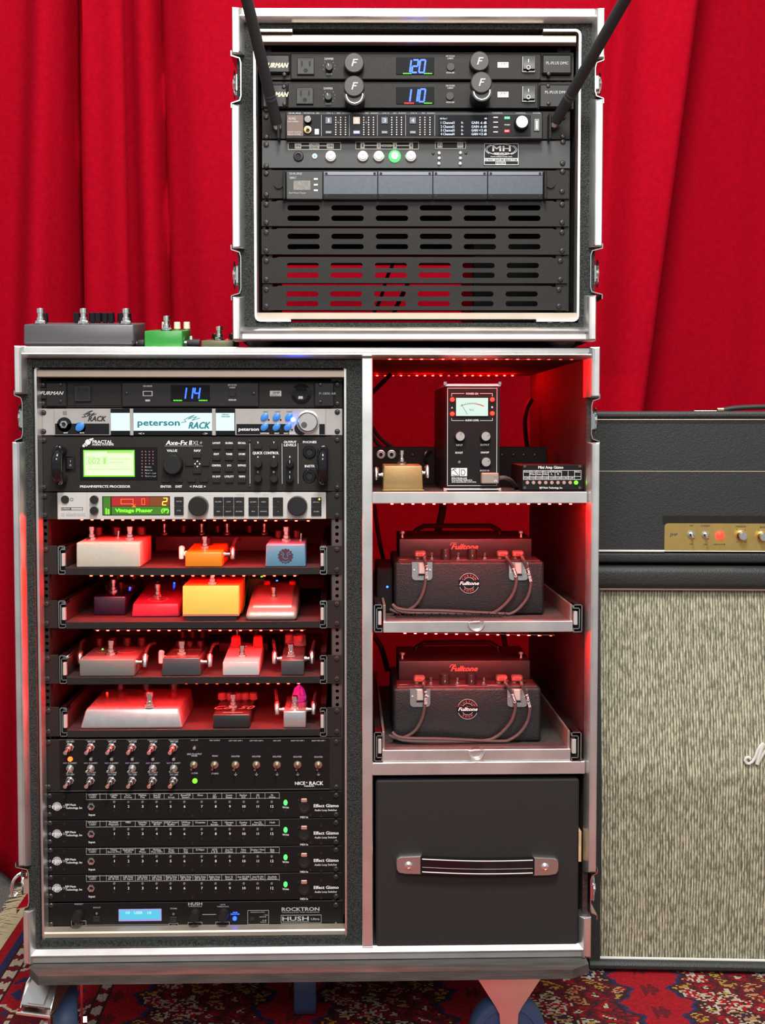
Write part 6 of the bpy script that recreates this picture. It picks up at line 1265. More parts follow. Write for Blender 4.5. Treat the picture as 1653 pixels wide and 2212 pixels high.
# patch panel at the back of the shelf
t = fbox('patch_bay', 'black patch panel with jack sockets at the back of the open shelf', 'panel', 795, 965, 1182, 1052, .30, .03, 'panel_dark', zs)
for x in (823, 846): t.part('jack_socket', B().pl(t, x, 982, [(10, 0), (10, 3), (8, 3.4), (8, .5), (5.6, .5), (5.6, 4), (4, 4)], 0, 20), 'steel'); t.part('socket_hole', B().pc(t, x, 982, 3.8, .4, -.6, 16), 'void')
for x in (892, 1085, 1110, 1132, 1156): screw(t, x, 983, .7)
t.part('cable_hook', B().tube([FR.at(922, 997, .29), FR.at(917, 985, .28), FR.at(922, 975, .28), FR.at(932, 972, .29)], 2 * mm, 8, smooth=4), 'steel')
for lab, pts, y, r in (('black cable curving behind the gold pedal in the open bay', [(800, 915), (815, 938), (832, 955), (850, 966)], .34, 4), ('lower black cable curving behind the gold pedal', [(800, 935), (812, 953), (824, 966)], .34, 4),
                       ('grey tube slanting across the upper left corner of the open bay', [(795, 858), (815, 838), (845, 808)], .5, 4.5), ('black looped cable hanging at the right of the open bay', [(1150, 862), (1140, 880), (1134, 910), (1137, 950), (1140, 968)], .5, 4.5),
                       ('thin black cable running down the right wall of the open bay', [(1193, 795), (1182, 815), (1184, 880), (1190, 930), (1194, 965)], .52, 3),
                       ('black cable hanging behind the handle of the upper echo unit', [(958, 1086), (955, 1110), (946, 1150), (940, 1180)], .42, 7), ('black cable along the left wall behind the upper echo unit', [(808, 1090), (814, 1130), (822, 1180), (830, 1215)], .4, 4),
                       ('black cable along the left wall behind the lower echo unit', [(806, 1372), (822, 1395), (832, 1425), (838, 1450)], .4, 5), ('glossy black cable hanging behind the lower echo unit', [(1086, 1366), (1090, 1385), (1092, 1402), (1090, 1440)], .4, 5)):
    b = B().tube([FR.at(a, c, y) for a, c in pts], r * mm, 8, smooth=4)
    solo('cable', lab, 'cable', b, 'black_rubber', FR.at(*pts[-1], y))

# ------------------------------------------------ drawers and tape echo units
mat('label_tape', (.6, .55, .5), .5); mat('cable_brown', (.075, .045, .042), .55)
def echo_bay(dy, first, xs):
    """dy: pixel offset of the lower one; each element is placed on its own plane"""
    Y = lambda a, b_: a if first else b_
    y0, y1 = Y(1342.5, 1619.5), Y(1366, 1644.5); l, r = Y(828, 826), Y(1238, 1233)
    zf = FR.at(1000, y0, .004).z; zb_ = FR.at(1000, y1, .004).z
    t = Thing('drawer_tray', Y('upper pull-out aluminium tray carrying an echo unit', 'lower pull-out aluminium tray just above the black drawer'), 'tray', (FR.at(1030, y0, 0).x, .004, zb_), group=None); t.y = .004
    xa, xb = FR.at(l, y0, .004).x, FR.at(r, y0, .004).x; D = .5
    t.part('front_bar', B().box(xa, xb, .004, .026, zb_, zf, .8 * mm), 'alu'); t.part('floor', B().box(xa, xb, .026, D, zf - 4 * mm, zf - .3 * mm), 'carpet_black')
    zt_ = FR.at(1230, Y(1306, 1578), .01).z
    for sd, x in ((-1, xa), (1, xb)):
        t.part('side_wall', B().box(x - (0 if sd < 0 else 4 * mm), x + (4 * mm if sd < 0 else 0), .010, D, zf - 4 * mm, zt_, .6 * mm), mat('tray_side', (.30, .24, .22), .45, .6))
        e0, e1 = (809, 825) if sd < 0 else (1239 if first else 1235, 1256 if first else 1254); q0, q1 = FR.at(e0, Y(1306, 1581), .004), FR.at(e1, y1 - 2, .004)
        sl = t.part('slide', B().box(q0.x + 1 * mm, q1.x - 1 * mm, .016, D, q1.z + 1 * mm, q0.z - 1 * mm), 'panel_dark'); b = B(); th = 1.4 * mm; xo, xi = (q0.x, q1.x) if sd < 0 else (q1.x, q0.x); dd = xi - xo
        for (u0, v0), (u1, v1) in (((0, 0), (1, 0)), ((0, 0), (0, 1)), ((0, 1), (1, 1)), ((.3, .12), (1, .12)), ((.3, .12), (.3, .88)), ((.3, .88), (1, .88)), ((1, 0), (1, .1)), ((1, 1), (1, .9))):
            b.box(min(xo + dd * u0, xo + dd * u1) - th / 2, max(xo + dd * u0, xo + dd * u1) + th / 2, .0, .03, q0.z + (q1.z - q0.z) * v1 - th / 2, q0.z + (q1.z - q0.z) * v0 + th / 2)
        t.part('slide_channel', b, 'zinc', sl); t.part('slide_bearing', B().box(xo + dd * .5, xo + dd * .95, .002, .02, q0.z + (q1.z - q0.z) * .75, q0.z + (q1.z - q0.z) * .25, .6 * mm), 'bearing', sl)
    c = t.w(1029, Y(1345, 1622), -3); R = 12 * mm
    ring = [(c.x - R, -.003 + .002, c.z + 1 * mm), (c.x + R, -.001, c.z + 1 * mm)] + [(c.x + R * 1.05 * math.cos(a), -.002, c.z - R * math.sin(a) * 1.1) for a in [k * PI / 10 for k in range(1, 10)]] + [(c.x - R, -.001, c.z + 1 * mm)]
    t.part('pull_ring', B().tube(ring, 1.6 * mm, 8), 'chrome', label='chrome D-shaped pull ring'); t.part('ring_clip', B().box(c.x - 6 * mm, c.x + 6 * mm, -.002, .02, c.z - .5 * mm, c.z + 3 * mm, .5 * mm), 'steel')
    led_strip(t, [(875 + 22.3 * i, Y(1367.5, 1646), 'e_led_bay') for i in range(14)] + ([(1144, 1369, 'e_orange'), (1167, 1371, 'e_orange'), (1190, 1373, 'e_orange')] if first else []), .02) if first else None
    # tie rail
    yr = .048; b = B(); xa2, xb2 = FR.at(855, 1300, yr).x, FR.at(1085, 1300, yr).x; b.box(xa2, xb2, yr, yr + .008, zf, zf + 2 * mm)
    for k in range(14):
        x = xa2 + (xb2 - xa2) * k / 13; b.tube([(x, yr, zf + 1 * mm), (x + 5 * mm, yr, zf + 7 * mm), (x + 10 * mm, yr, zf + 1 * mm)], .9 * mm, 5)
    t.part('tie_rail', b, 'black_plastic')
    # echo unit
    ye = FR.on_z(1014, Y(1329, 1604), zf).y; l, r = Y(852, 850), Y(1176, 1171); tp, bt = Y(1213, 1486), Y(1329, 1604)
    xa, xb = FR.at(l, 1270, ye).x, FR.at(r, 1270, ye).x; zt_ = FR.at(1014, tp, ye).z; z0 = zf + .2 * mm
    e = Thing('echo_unit', Y('tape echo unit in a black textured case on the upper pull-out tray', 'tape echo unit in a black textured case on the lower pull-out tray'), 'echo unit', ((xa + xb) / 2, ye, z0), group=None); e.y = ye
    e.part('case', hexab(B(), [(xa, ye, z0), (xb, ye, z0), (xb, ye + .19, z0), (xa, ye + .19, z0), (xa, ye, zt_), (xb, ye, zt_), (xb, ye + .19, zt_), (xa, ye + .19, zt_)], 5 * mm, 3), 'tolex_echo', smooth=50)
    e.part('control_panel', B().box(xa + 6 * mm, xb - 6 * mm, ye + 4 * mm, ye + .06, zt_ - 1 * mm, zt_ + 1.5 * mm, .5 * mm), mat('echo_panel', (.05, .03, .03), .4))
    yr = ye + .062; ra, rb = FR.at(Y(863, 862), 1180, yr).x, FR.at(Y(1149, 1147), 1180, yr).x; zr = FR.at(1005, Y(1164, 1427.5), yr).z
    ri = e.part('tape_housing', hexab(B(), [(ra, yr, zt_ - 1 * mm), (rb, yr, zt_ - 1 * mm), (rb, yr + .12, zt_ - 1 * mm), (ra, yr + .12, zt_ - 1 * mm), (ra, yr, zr), (rb, yr, zr), (rb, yr + .12, zr + 4 * mm), (ra, yr + .12, zr + 4 * mm)], 1.5 * mm, 2), mat('echo_lid', (.022, .016, .016), .4))
    e2 = Thing.__new__(Thing); e2.__dict__.update(e.__dict__); e2.y = yr
    ya = Y(1181, 1444.5); xx_ = Y(1004, 1003)
    def fk(b): pass
    b = B().tx(e2, 'Fulltone', xx_ - .5, ya, 60, 11.5, -.4, .35, .03); b.stroke(e2, [(xx_ - 31, ya - 3), (xx_ - 28, ya - 8), (xx_ - 18, ya - 8)], 1.6, -.6, 0)
    e.part('maker_name', b, mat('lit_logo', (.75, .20, .15), .4), ri, smooth=0)  # red LED light put into the logo colour
    hz0 = FR.at(988, Y(1151, 1410), yr + .07).z; hz1 = FR.at(988, Y(1137, 1389), yr + .07).z; ha, hb_ = FR.at(Y(895, 896), 1140, yr + .07).x, FR.at(Y(1081, 1080), 1140, yr + .07).x; yh = yr + .07; zl = zr + 2 * mm
    e.part('carry_handle', B().tube([(ha, yh, zl), (ha + 3 * mm, yh, (zl + hz1) / 2), (ha + 16 * mm, yh, hz1), (ha + 22 * mm, yh, hz1 + 1 * mm), (hb_ - 22 * mm, yh, hz1 + 1 * mm), (hb_ - 16 * mm, yh, hz1), (hb_ - 3 * mm, yh, (zl + hz1) / 2), (hb_, yh, zl)], 4.2 * mm, 10, smooth=4), 'gloss_black', ri, label='glossy curved carrying handle')
    for x in (869, 1126):
        c = FR.at(x, Y(1158, 1420), yr + .02); c.z = zr + .5 * mm
        e.part('thumb_screw', B().lathe(c, [(3 * mm, 0), (2.4 * mm, 6 * mm), (5.5 * mm, 7 * mm), (5.5 * mm, 11 * mm), (0, 11.5 * mm)], (0, 0, 1), 12), 'steel', ri)
    top = lambda px, k=.5: Vector((FR.at(px, tp, ye + .03).x, ye + .006 + .05 * k, zt_ + 1.5 * mm))
    o = Y(0, -2)
    for x in (962, 1019):
        c = top(x + o, .35); e.part('knob', B().lathe(c, [(9 * mm, 0), (8.6 * mm, 2 * mm), (8.4 * mm, 15 * mm), (7.6 * mm, 17 * mm), (0, 17 * mm)], (0, 0, 1), 18), 'black_plastic'); e.part('pointer', B().box(c.x - .5 * mm, c.x + .5 * mm, c.y - 9 * mm, c.y - 8 * mm, c.z + 5 * mm, c.z + 8 * mm), 'print_grey')
    for x in (932, 989, 1046):
        c = top(x + o, .35); e.part('toggle_switch', B().cyl(c, 4 * mm, 2.5 * mm, (0, 0, 1), 10).tube([c, c + Vector((.5 * mm, -1 * mm, 11 * mm))], [1.2 * mm, 2 * mm], 8), 'chrome')
    e.part('panel_marks', B().box(top(862).x, top(880).x, ye + .02, ye + .022, zt_ + 1.5 * mm, zt_ + 1.8 * mm).box(top(985).x, top(1010).x, ye + .012, ye + .0135, zt_ + 1.5 * mm, zt_ + 1.8 * mm).box(top(1050).x, top(1072).x, ye + .012, ye + .0135, zt_ + 1.5 * mm, zt_ + 1.8 * mm), 'print_grey')
    for a, c in ((Y(890, 886), Y(934, 929.5)), (Y(1099.5, 1096), Y(1141, 1139))):
        yb_ = Y(1253, 1526.5); q = [(a, tp + 1), (c, tp + 1), (c, yb_ - 7), (c - 2, yb_ - 2), (c - 7, yb_), (a + 7, yb_), (a + 2, yb_ - 2), (a, yb_ - 7)]
        k = e.part('latch_plate', B().prism([(e.w(x, y).x, e.w(x, y).z) for x, y in q][::-1], ye - 2 * mm, ye), 'chrome', label='chrome suitcase latch')
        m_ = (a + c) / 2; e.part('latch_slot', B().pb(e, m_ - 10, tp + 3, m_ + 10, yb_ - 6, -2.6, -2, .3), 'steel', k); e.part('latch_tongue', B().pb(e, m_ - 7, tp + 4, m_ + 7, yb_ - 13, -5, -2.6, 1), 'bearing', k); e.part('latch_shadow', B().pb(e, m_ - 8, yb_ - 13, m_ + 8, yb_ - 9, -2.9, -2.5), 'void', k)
        for x in (a + 5, c - 5): e.part('rivet', B().pl(e, x, tp + 20, [(3.4, 0), (2.6, 1.3), (0, 1.7)], -2, 12), 'chrome', k)
    cx, cy = Y(1013.5, 1010.5), Y(1260, 1532)
    k = e.part('round_badge', B().pl(e, cx, cy, [(22.5, 0), (22, 1), (0, 1)], 0, 32), 'gloss_black', label='round black badge with white lettering')
    b = B()
    for R in (21.5, 12.5):
        pp = [(cx + R * math.cos(a * PI / 16), cy - R * math.sin(a * PI / 16)) for a in range(33)]
        for i in range(32):
            if abs(pp[i][1] - cy) > 6 and abs(pp[i + 1][1] - cy) > 6: b.stroke(e, pp[i:i + 2], 1.1, -1.4, -1)
    e.part('badge_ring', b, 'print_grey', k); e.part('badge_bar', B().pb(e, cx - 23, cy - 6.5, cx + 23, cy + 6.5, -1.5, -1, .1), 'gloss_black', k)
    e.part('badge_name', B().tx(e, 'Fulltone', cx, cy, 42, 7.5, -1.9, .35, .04), 'print_white', k, smooth=0)
    b = B()
    for i, ch in enumerate('CUSTOM'): a = math.radians(145 - i * 22); b.tx(e, ch, cx + 16.5 * math.cos(a), cy - 16.5 * math.sin(a), 4, 4.5, -1.4, 0, .03, a - PI / 2)
    for i, ch in enumerate('SHOP'): a = math.radians(235 + i * 23); b.tx(e, ch, cx + 16.5 * math.cos(a), cy - 16.5 * math.sin(a), 4, 4.5, -1.4, 0, .03, a + PI / 2)
    e.part('badge_lettering', b, mat('badge_red', (.5, .06, .04), .5), k, smooth=0)
    # cables with their plugs
    yc = ye - 7 * mm; zc_ = zf + 5 * mm
    W = lambda px, py, k=0: FR.at(px, py, yc + k)
    d = Y(0, 274)
    CB = [('first', 908, [(917, 1204), (921, 1225), (920, 1250), (914, 1280), (900, 1305), (880, 1319), (860, 1323), (842, 1316)]),
          ('second', 1086, [(1094, 1203), (1108, 1225), (1116, 1250), (1110, 1280), (1092, 1305), (1070, 1322), (1045, 1328)]),
          ('third', 1119, [(1128, 1203), (1140, 1228), (1147, 1256), (1142, 1286), (1126, 1310), (1105, 1325), (1080, 1330)])]
    for (nm, jx, pts) in CB:
        pts = [(x + (Y(0, -2)), y + d - Y(0, 2)) for x, y in pts]
        lab = {'first': 'leftmost patch cable looping down the front of the %s echo unit', 'second': 'middle patch cable looping down the front of the %s echo unit', 'third': 'rightmost patch cable looping down the front of the %s echo unit'}[nm] % Y('upper', 'lower')
        c = top(jx + o, .55); cth = Thing('patch_cable', lab, 'cable', (W(*pts[-1]).x, yc, zf + .2 * mm), group='patch cables on the echo units'); cth.y = yc - 4 * mm
        bx = B().box(c.x - 9 * mm, c.x + 9 * mm, c.y - 9 * mm, c.y + 6 * mm, c.z + 3 * mm, c.z + 13 * mm, 2 * mm); bx.cyl((c.x - 4 * mm, c.y, c.z - .5 * mm), 4.5 * mm, 4 * mm, (0, 0, 1), 12)
        cth.part('plug', bx, mat('plug_lit', (.62, .40, .34), .3, .7)); cth.part('plug_lettering', B().tx(cth, 'CUBE', 0, 0, 1, 1) if 0 else B().box(c.x - 5 * mm, c.x + 4 * mm, c.y - 9.4 * mm, c.y - 9 * mm, c.z + 6 * mm, c.z + 9 * mm), 'print_red')
        path = [c + Vector((6 * mm, -7 * mm, 7 * mm)), c + Vector((9 * mm, -10 * mm, 3 * mm)), W(*pts[0], -2 * mm)] + [W(*q) for q in pts[1:]]
        if nm != 'first':
            path += [Vector((W(960, 1300).x, ye - 12 * mm, zc_ + (4 * mm if nm == 'third' else 0))), Vector((W(870, 1300).x, ye - 10 * mm, zc_ + (6 * mm if nm == 'third' else 2 * mm))), Vector((W(848, 1300).x, ye - 5 * mm, zc_ + 14 * mm))]
        for q in path: q.z = max(q.z, zf + 3.5 * mm)
        cth.part('lead', B().tube(path, 2.7 * mm, 8, smooth=5), 'cable_brown')
        i = 3; a, c2 = pts[2] if nm == 'first' else pts[1], pts[3] if nm == 'first' else pts[2]
        mx, my = (a[0] + c2[0]) / 2, (a[1] + c2[1]) / 2; an = math.atan2(-(a[1] - c2[1]), (a[0] - c2[0]))
        s_ = {'first': 'SSTE In ' + Y('L', 'R'), 'second': 'Control', 'third': 'SSTE Out ' + Y('L', 'R')}[nm]
        if nm == 'first': mx, my = pts[1][0] + 1, pts[1][1] + 10; an = PI / 2
        cth.part('sleeve_lettering', B().tx(cth, s_, mx - 0, my, 30 if nm != 'second' else 20, 5.5, .3, 0, .03, an), 'print_white', smooth=0)
    return zf
echo_bay(0, True, None); echo_bay(274, False, None)
x0, x1 = FR.at(813, 1250, .12).x, FR.at(848, 1250, .12).x
t = Thing('power_adapter', 'dark power adapter with a tiny blue light left of the upper echo unit', 'power adapter', ((x0 + x1) / 2, .10, FR.at(1000, 1342.5, .004).z)); t.y = .10
t.part('housing', B().box(x0, x1, .10, .24, t.org.z, FR.at(830, 1226, .1).z, 2 * mm), 'panel_dark'); led(t, 837, 1268, 'e_blue', .8, 0)
# ------------------------------------------------ pedals on top of the large case
zt2 = ZT + .2 * mm
p = Pedal('effects_pedal', 'large dark grey pedal with a row of black knobs on top of the large case', 51, 289, 701, 748, 697, .115, 'p_bigsky', zt2, y=.03, bev=2.2, lift=5 * mm)
p.q[0].z += 0
for px in (80, 174, 267): u = (p.w(px, 700).x - p.q[0].x) / (p.q[1].x - p.q[0].x); p.foot(u, .2, 1.12)
for px in (107, 166, 180, 200, 212, 227, 240, 262, 276): u = (FR.at(px, 700, p.y + .09).x - p.q[3].x) / (p.q[2].x - p.q[3].x); p.kn(u, .80 if px != 107 else .5, 6.4, 17, 'gloss_black')
p.part('front_lip', B().pb(p, 56, 738, 286, 741.5, -1.2, 2, .5), 'p_bigsky'); p.part('side_slot', B().pb(p, 285, 736, 287.5, 746, -.6, 1), 'void')
p.plug(1, .28, .8, 'black_rubber', 6, False)
p = Pedal('effects_pedal', 'green pedal with cream knobs on top of the large case', 312, 394, 715, 748, 712, .11, 'p_green', zt2, y=.03, bev=1.5)
p.foot(.52, .25, 1.05)
for u, v in ((.33, .8), (.68, .75), (.98, .8)): p.kn(min(u, .93), v, 5.5, 13, 'cream_knob')
p.plug(1, .3, .3, 'chrome', 5, False)
p = Pedal('effects_pedal', 'flat olive pedal with one chrome switch beside the upper case', 435, 504, 735.5, 748, 733, .11, 'p_olive', zt2, y=.05, bev=1.2)
p.foot(.5, .3, 1.0); p.kn(.28, .75, 6.5, 10, 'gloss_black'); p.kn(.82, .8, 6.5, 10, 'gloss_black'); p.lt(.72, .45, 'e_red')
for lab, xa, xb, y_, zpx in (('black jack plug between the large grey pedal and the green pedal', 297, 312, .06, 742), ('black jack plug between the green and olive pedals', 404, 432, .06, 741)):
    a, c = FR.at(xa, zpx, y_), FR.at(xb, zpx, y_); b = B().tube([a, a.lerp(c, .15), a.lerp(c, .2), c], [5 * mm, 6.2 * mm], 12)
    q = Thing('jack_plug', lab, 'plug', (a.x, y_, ZT)); q.part('sleeve', b, 'black_rubber'); q.part('ferrule', B().tube([a - Vector((5 * mm, 0, 0)), a], 3.6 * mm, 10), 'chrome')

# ------------------------------------------------ amplifier head and loudspeaker cabinet
AF = AMPF
def az(px, py, y=0): return AF.at(px, py, y)
XA = az(1279, 1500, 0).x; XB = XA + .77
def roll(b, x0, x1, y0, y1, z0, z1, r):   # tolex-covered bar with rounded front edges
    pr = [(y1, z0)] + [(y0 + r - r * math.cos(a), z0 + r - r * math.sin(a)) for a in [PI / 2 * (1 - k / 4) for k in range(5)]] + [(y0 + r - r * math.cos(a), z1 - r + r * math.sin(a)) for a in [PI / 2 * k / 4 for k in range(5)]] + [(y1, z1)]
    return b.prism(pr, x0, x1, 'x')
cb = Thing('speaker_cabinet', 'tall angled guitar speaker cabinet with ribbed pale grille cloth', 'speaker cabinet', ((XA + XB) / 2, .18, 0), y=0, fr=AF)
zc1, zc0 = az(1300, 1223, .055).z, az(1300, 2071, 0).z; zbk = az(1450, 1679, .014).z; zgt = az(1300, 1272, .06).z
yl, yu = .014, .07   # grille plane below and at the very top
DPC = .36
cb.part('shell', B().box(XA + 4 * mm, XB - 4 * mm, .10, DPC, .006, zc1 - 2 * mm, .004), 'tolex')
cb.part('side', B().prism([(0, .0055), (DPC, .0055), (DPC, zc1 - 1 * mm), (yu - .014, zc1 - 1 * mm), (0, zbk)], XA, XA + 20 * mm, 'x'), 'tolex')
cb.part('side', B().prism([(0, .0055), (DPC, .0055), (DPC, zc1 - 1 * mm), (yu - .014, zc1 - 1 * mm), (0, zbk)], XB - 20 * mm, XB, 'x'), 'tolex')
cb.part('top_roll', roll(B(), XA, XB, .045, .12, zgt + 2 * mm, zc1, .012), 'tolex'); cb.part('bottom_roll', roll(B(), XA, XB, -.008, .1, .006, zc0 - 3 * mm, .012), 'tolex')
zb2 = az(1300, 2066, yl).z
def piping(pts, r=2.2, m='white_piping', par=cb, nm='piping'): return par.part(nm, B().tube(pts, r * mm, 8), m)
piping([(XA + 2 * mm, yl - 6 * mm, zb2), (XB - 2 * mm, yl - 6 * mm, zb2)], 3.0); piping([(XA + 2 * mm, yu - 12 * mm, zgt), (XB - 2 * mm, yu - 12 * mm, zgt)], 2.2, 'alu_warm')
piping([(XA + 1 * mm, yl - 12 * mm, zb2), (XA + 1 * mm, yl - 12 * mm, zbk), (XA + 1 * mm, yu - 14 * mm, zgt)], 1.3)
# grille cloth material: vertical ribs with salt and pepper flecks
m = bpy.data.materials.new('grille_cloth'); MATS['grille_cloth'] = m; m.use_nodes = True; N = m.node_tree.nodes; L = m.node_tree.links; pp = N['Principled BSDF']; pp.inputs['Roughness'].default_value = .6
def nd(t_, **k):
    n = N.new(t_)
    for a, c in k.items(): setattr(n, a, c)
    return n
def math_(op, a, b_=None):
    n = nd('ShaderNodeMath', operation=op)
    for i, q in enumerate((a, b_)):
        if q is None: continue
        if isinstance(q, (int, float)): n.inputs[i].default_value = q
        else: L.new(q, n.inputs[i])
    return n.outputs[0]
tcn = nd('ShaderNodeTexCoord'); sep = nd('ShaderNodeSeparateXYZ'); L.new(tcn.outputs['Object'], sep.inputs[0])
wv = nd('ShaderNodeTexNoise'); wv.inputs['Scale'].default_value = 3.0; L.new(tcn.outputs['Object'], wv.inputs['Vector'])
xw = math_('ADD', sep.outputs['X'], math_('MULTIPLY', math_('SUBTRACT', wv.outputs['Fac'], .5), .012))
per = .00535; fx = math_('FRACT', math_('DIVIDE', xw, per)); idx = math_('FLOOR', math_('DIVIDE', xw, per / 2))
line = math_('LESS_THAN', fx, .20)
half = math_('MULTIPLY', math_('GREATER_THAN', math_('FRACT', math_('DIVIDE', xw, per / 2)), .82), .35)
cmb = nd('ShaderNodeCombineXYZ'); L.new(math_('MULTIPLY', idx, 1.37), cmb.inputs[0]); L.new(math_('MULTIPLY', sep.outputs['Z'], 55), cmb.inputs[1])
n1 = nd('ShaderNodeTexNoise'); n1.inputs['Scale'].default_value = 1.0; n1.inputs['Detail'].default_value = 2; L.new(cmb.outputs[0], n1.inputs['Vector'])
cm2 = nd('ShaderNodeCombineXYZ'); L.new(math_('MULTIPLY', xw, 1400), cm2.inputs[0]); L.new(math_('MULTIPLY', sep.outputs['Z'], 500), cm2.inputs[1])
n2 = nd('ShaderNodeTexNoise'); n2.inputs['Scale'].default_value = 1.0; L.new(cm2.outputs[0], n2.inputs['Vector'])
mx1 = math_('ADD', math_('MULTIPLY', n1.outputs['Fac'], .75), math_('MULTIPLY', n2.outputs['Fac'], .25))
rp = nd('ShaderNodeValToRGB'); L.new(mx1, rp.inputs[0]); rp.color_ramp.elements[0].position = .40; rp.color_ramp.elements[0].color = (.20, .185, .125, 1); rp.color_ramp.elements[1].position = .60; rp.color_ramp.elements[1].color = (.66, .63, .45, 1)
mixn = nd('ShaderNodeMix', data_type='RGBA'); L.new(math_('MAXIMUM', line, half), mixn.inputs[0]); L.new(rp.outputs[0], mixn.inputs[6]); mixn.inputs[7].default_value = (.035, .028, .014, 1)
L.new(mixn.outputs[2], pp.inputs['Base Color'])
hgt = math_('SINE', math_('MULTIPLY', fx, PI)); bp = nd('ShaderNodeBump'); bp.inputs['Strength'].default_value = .35; bp.inputs['Distance'].default_value = .0012; L.new(hgt, bp.inputs['Height']); L.new(bp.outputs[0], pp.inputs['Normal'])
b = B(); nxg, nzg = 40, 60; xs0, xs1 = XA + 5 * mm, XB - 5 * mm
for j in range(nzg + 1):
    z = zb2 + (zgt - zb2) * j / nzg; f = max(0, (z - zbk) / (zgt - zbk)); y = yl + (yu - yl) * f
    for i in range(nxg + 1): b.v.append(Vector((xs0 + (xs1 - xs0) * i / nxg, y, z)))
for j in range(nzg):
    for i in range(nxg): k = j * (nxg + 1) + i; b.f.append((k, k + 1, k + nxg + 2, k + nxg + 1))
cb.part('grille_cloth', b, 'grille_cloth'); cb.part('baffle', B().box(xs0, xs1, .09, .10, zb2, zgt), 'void')
ct = Thing.__new__(Thing); ct.__dict__.update(cb.__dict__); ct.y = yl + (yu - yl) * max(0, (az(1640, 1640, yl).z - zbk) / (zgt - zbk))
b = B(); S = lambda X, Y: (1260 + X / 4.206, 1500 + Y / 4.206)
pts = [S(1520, 588), S(1505, 570), S(1480, 576), S(1470, 600), S(1485, 625), S(1510, 630), S(1540, 610), S(1565, 570), S(1590, 500), S(1625, 452), S(1640, 448)]
P3 = [ct.w(x, y, -7) for x, y in pts]; rr = [.0025, .0034]
b.tube(P3, [.0030] * len(P3), 8); b.tube([ct.w(*S(x, y), -7) for x, y in ((1640, 448), (1618, 500), (1600, 560), (1582, 636))], [.0042] * 4, 8)
b.tube([ct.w(*S(x, y), -7) for x, y in ((1582, 636), (1610, 590), (1650, 520), (1690, 460), (1700, 455))], [.0026] * 5, 8); b.tube([ct.w(*S(x, y), -7) for x, y in ((1700, 455), (1680, 520), (1665, 600), (1672, 640), (1695, 640))], [.004] * 5, 8)
b.tube([ct.w(*S(1600, 600), -7), ct.w(*S(1600, 600), 2)], .001, 6)
cb.part('script_letter', b, 'white_piping', label='white raised script letter M')

hd = Thing('amplifier_head', 'black guitar amplifier head with a gold control panel standing on the speaker cabinet', 'amplifier', ((XA + XB) / 2, .14, zc1 + .3 * mm), y=.0, fr=AF)
YH = .062; hd.y = YH; hx0, hx1 = XA + 4 * mm, XA + .75
H1 = az(1300, 888, YH).z; H0 = zc1 + 5 * mm; zp = az(1300, 1190, YH).z; ztr = az(1300, 906, YH).z
hd.part('shell', B().box(hx0 + 1 * mm, hx1 - 1 * mm, YH + .02, YH + .21, H0, H1 - 1 * mm, .004), 'tolex')
hd.part('top_roll', roll(B(), hx0, hx1, YH - 4 * mm, YH + .05, ztr, H1, .010), 'tolex'); hd.part('front_panel', B().box(hx0 + 2 * mm, hx1 - 2 * mm, YH + 4 * mm, YH + .025, zp, ztr), 'tolex')
hd.part('bottom_roll', roll(B(), hx0, hx1, YH + 2 * mm, YH + .05, H0 + .5 * mm, zp - 2 * mm, .006), 'tolex')
piping([(hx0, YH - 2 * mm, ztr - .5 * mm), (hx1, YH - 2 * mm, ztr - .5 * mm)], 1.2, 'alu_warm', hd); zg = az(1300, 1018, YH).z
mat('gold_pipe', (.55, .48, .32), .4); piping([(hx0, YH + 3.4 * mm, zg), (hx1, YH + 3.4 * mm, zg)], .7, 'gold_pipe', hd, 'gold_trim')
gx0 = az(1436, 1160, YH).x; zgp = az(1436, 1130.5, YH).z
piping([(hx0, YH + 1 * mm, zp), (gx0, YH + 1 * mm, zp)], 2.2, 'white_piping', hd); piping([(gx0, YH + 1 * mm, zp), (hx1, YH + 1 * mm, zp)], 1.0, 'white_piping', hd)
gz0 = zp + 1 * mm; q = [(gx0, gz0), (hx1 - 20 * mm, gz0), (hx1 - 20 * mm, zgp), (gx0 + 6 * mm, zgp), (gx0 + 2 * mm, zgp - 2 * mm), (gx0, zgp - 6 * mm)]
hd.part('gold_panel', B().prism(q[::-1], YH + 1 * mm, YH + 6 * mm), 'gold_face'); hd.part('recess_shade', B().box(gx0 - 3 * mm, hx1 - 18 * mm, YH + 3.2 * mm, YH + 5 * mm, zgp - 1 * mm, az(1436, 1114, YH).z), 'panel')  # dark strip paints the faint recess shadow above the gold panel
hp = Thing.__new__(Thing); hp.__dict__.update(hd.__dict__); hp.y = YH + 1 * mm
for x, y in ((1493.5, 1155), (1524, 1155.5)): hd.inst('toggle_switch', shared('toggle', m_toggle, 'zinc'), hp.w(x, y), rot=(0, math.radians(-25), 0), sc_=1.15)
hd.part('indicator_light', B().pl(hp, 1556, 1157, [(9, 0), (9, 2), (7, 5), (0, 7)], 0, 12), 'e_red', label='glowing red jewel lamp')
for x, y in ((1606, 1158), (1651, 1160), (1697, 1161), (1743, 1163), (1789, 1164)):
    k = hd.part('knob', B().pl(hp, x, y, [(12, 0), (11.5, 6), (9.5, 7), (9.5, 15), (0, 15.5)], 0, 20, 14), 'gold'); hd.part('cap', B().pl(hp, x, y, [(8.6, 15.5), (8.4, 16.3), (0, 16.3)], 0, 20, 14), 'chrome', k)
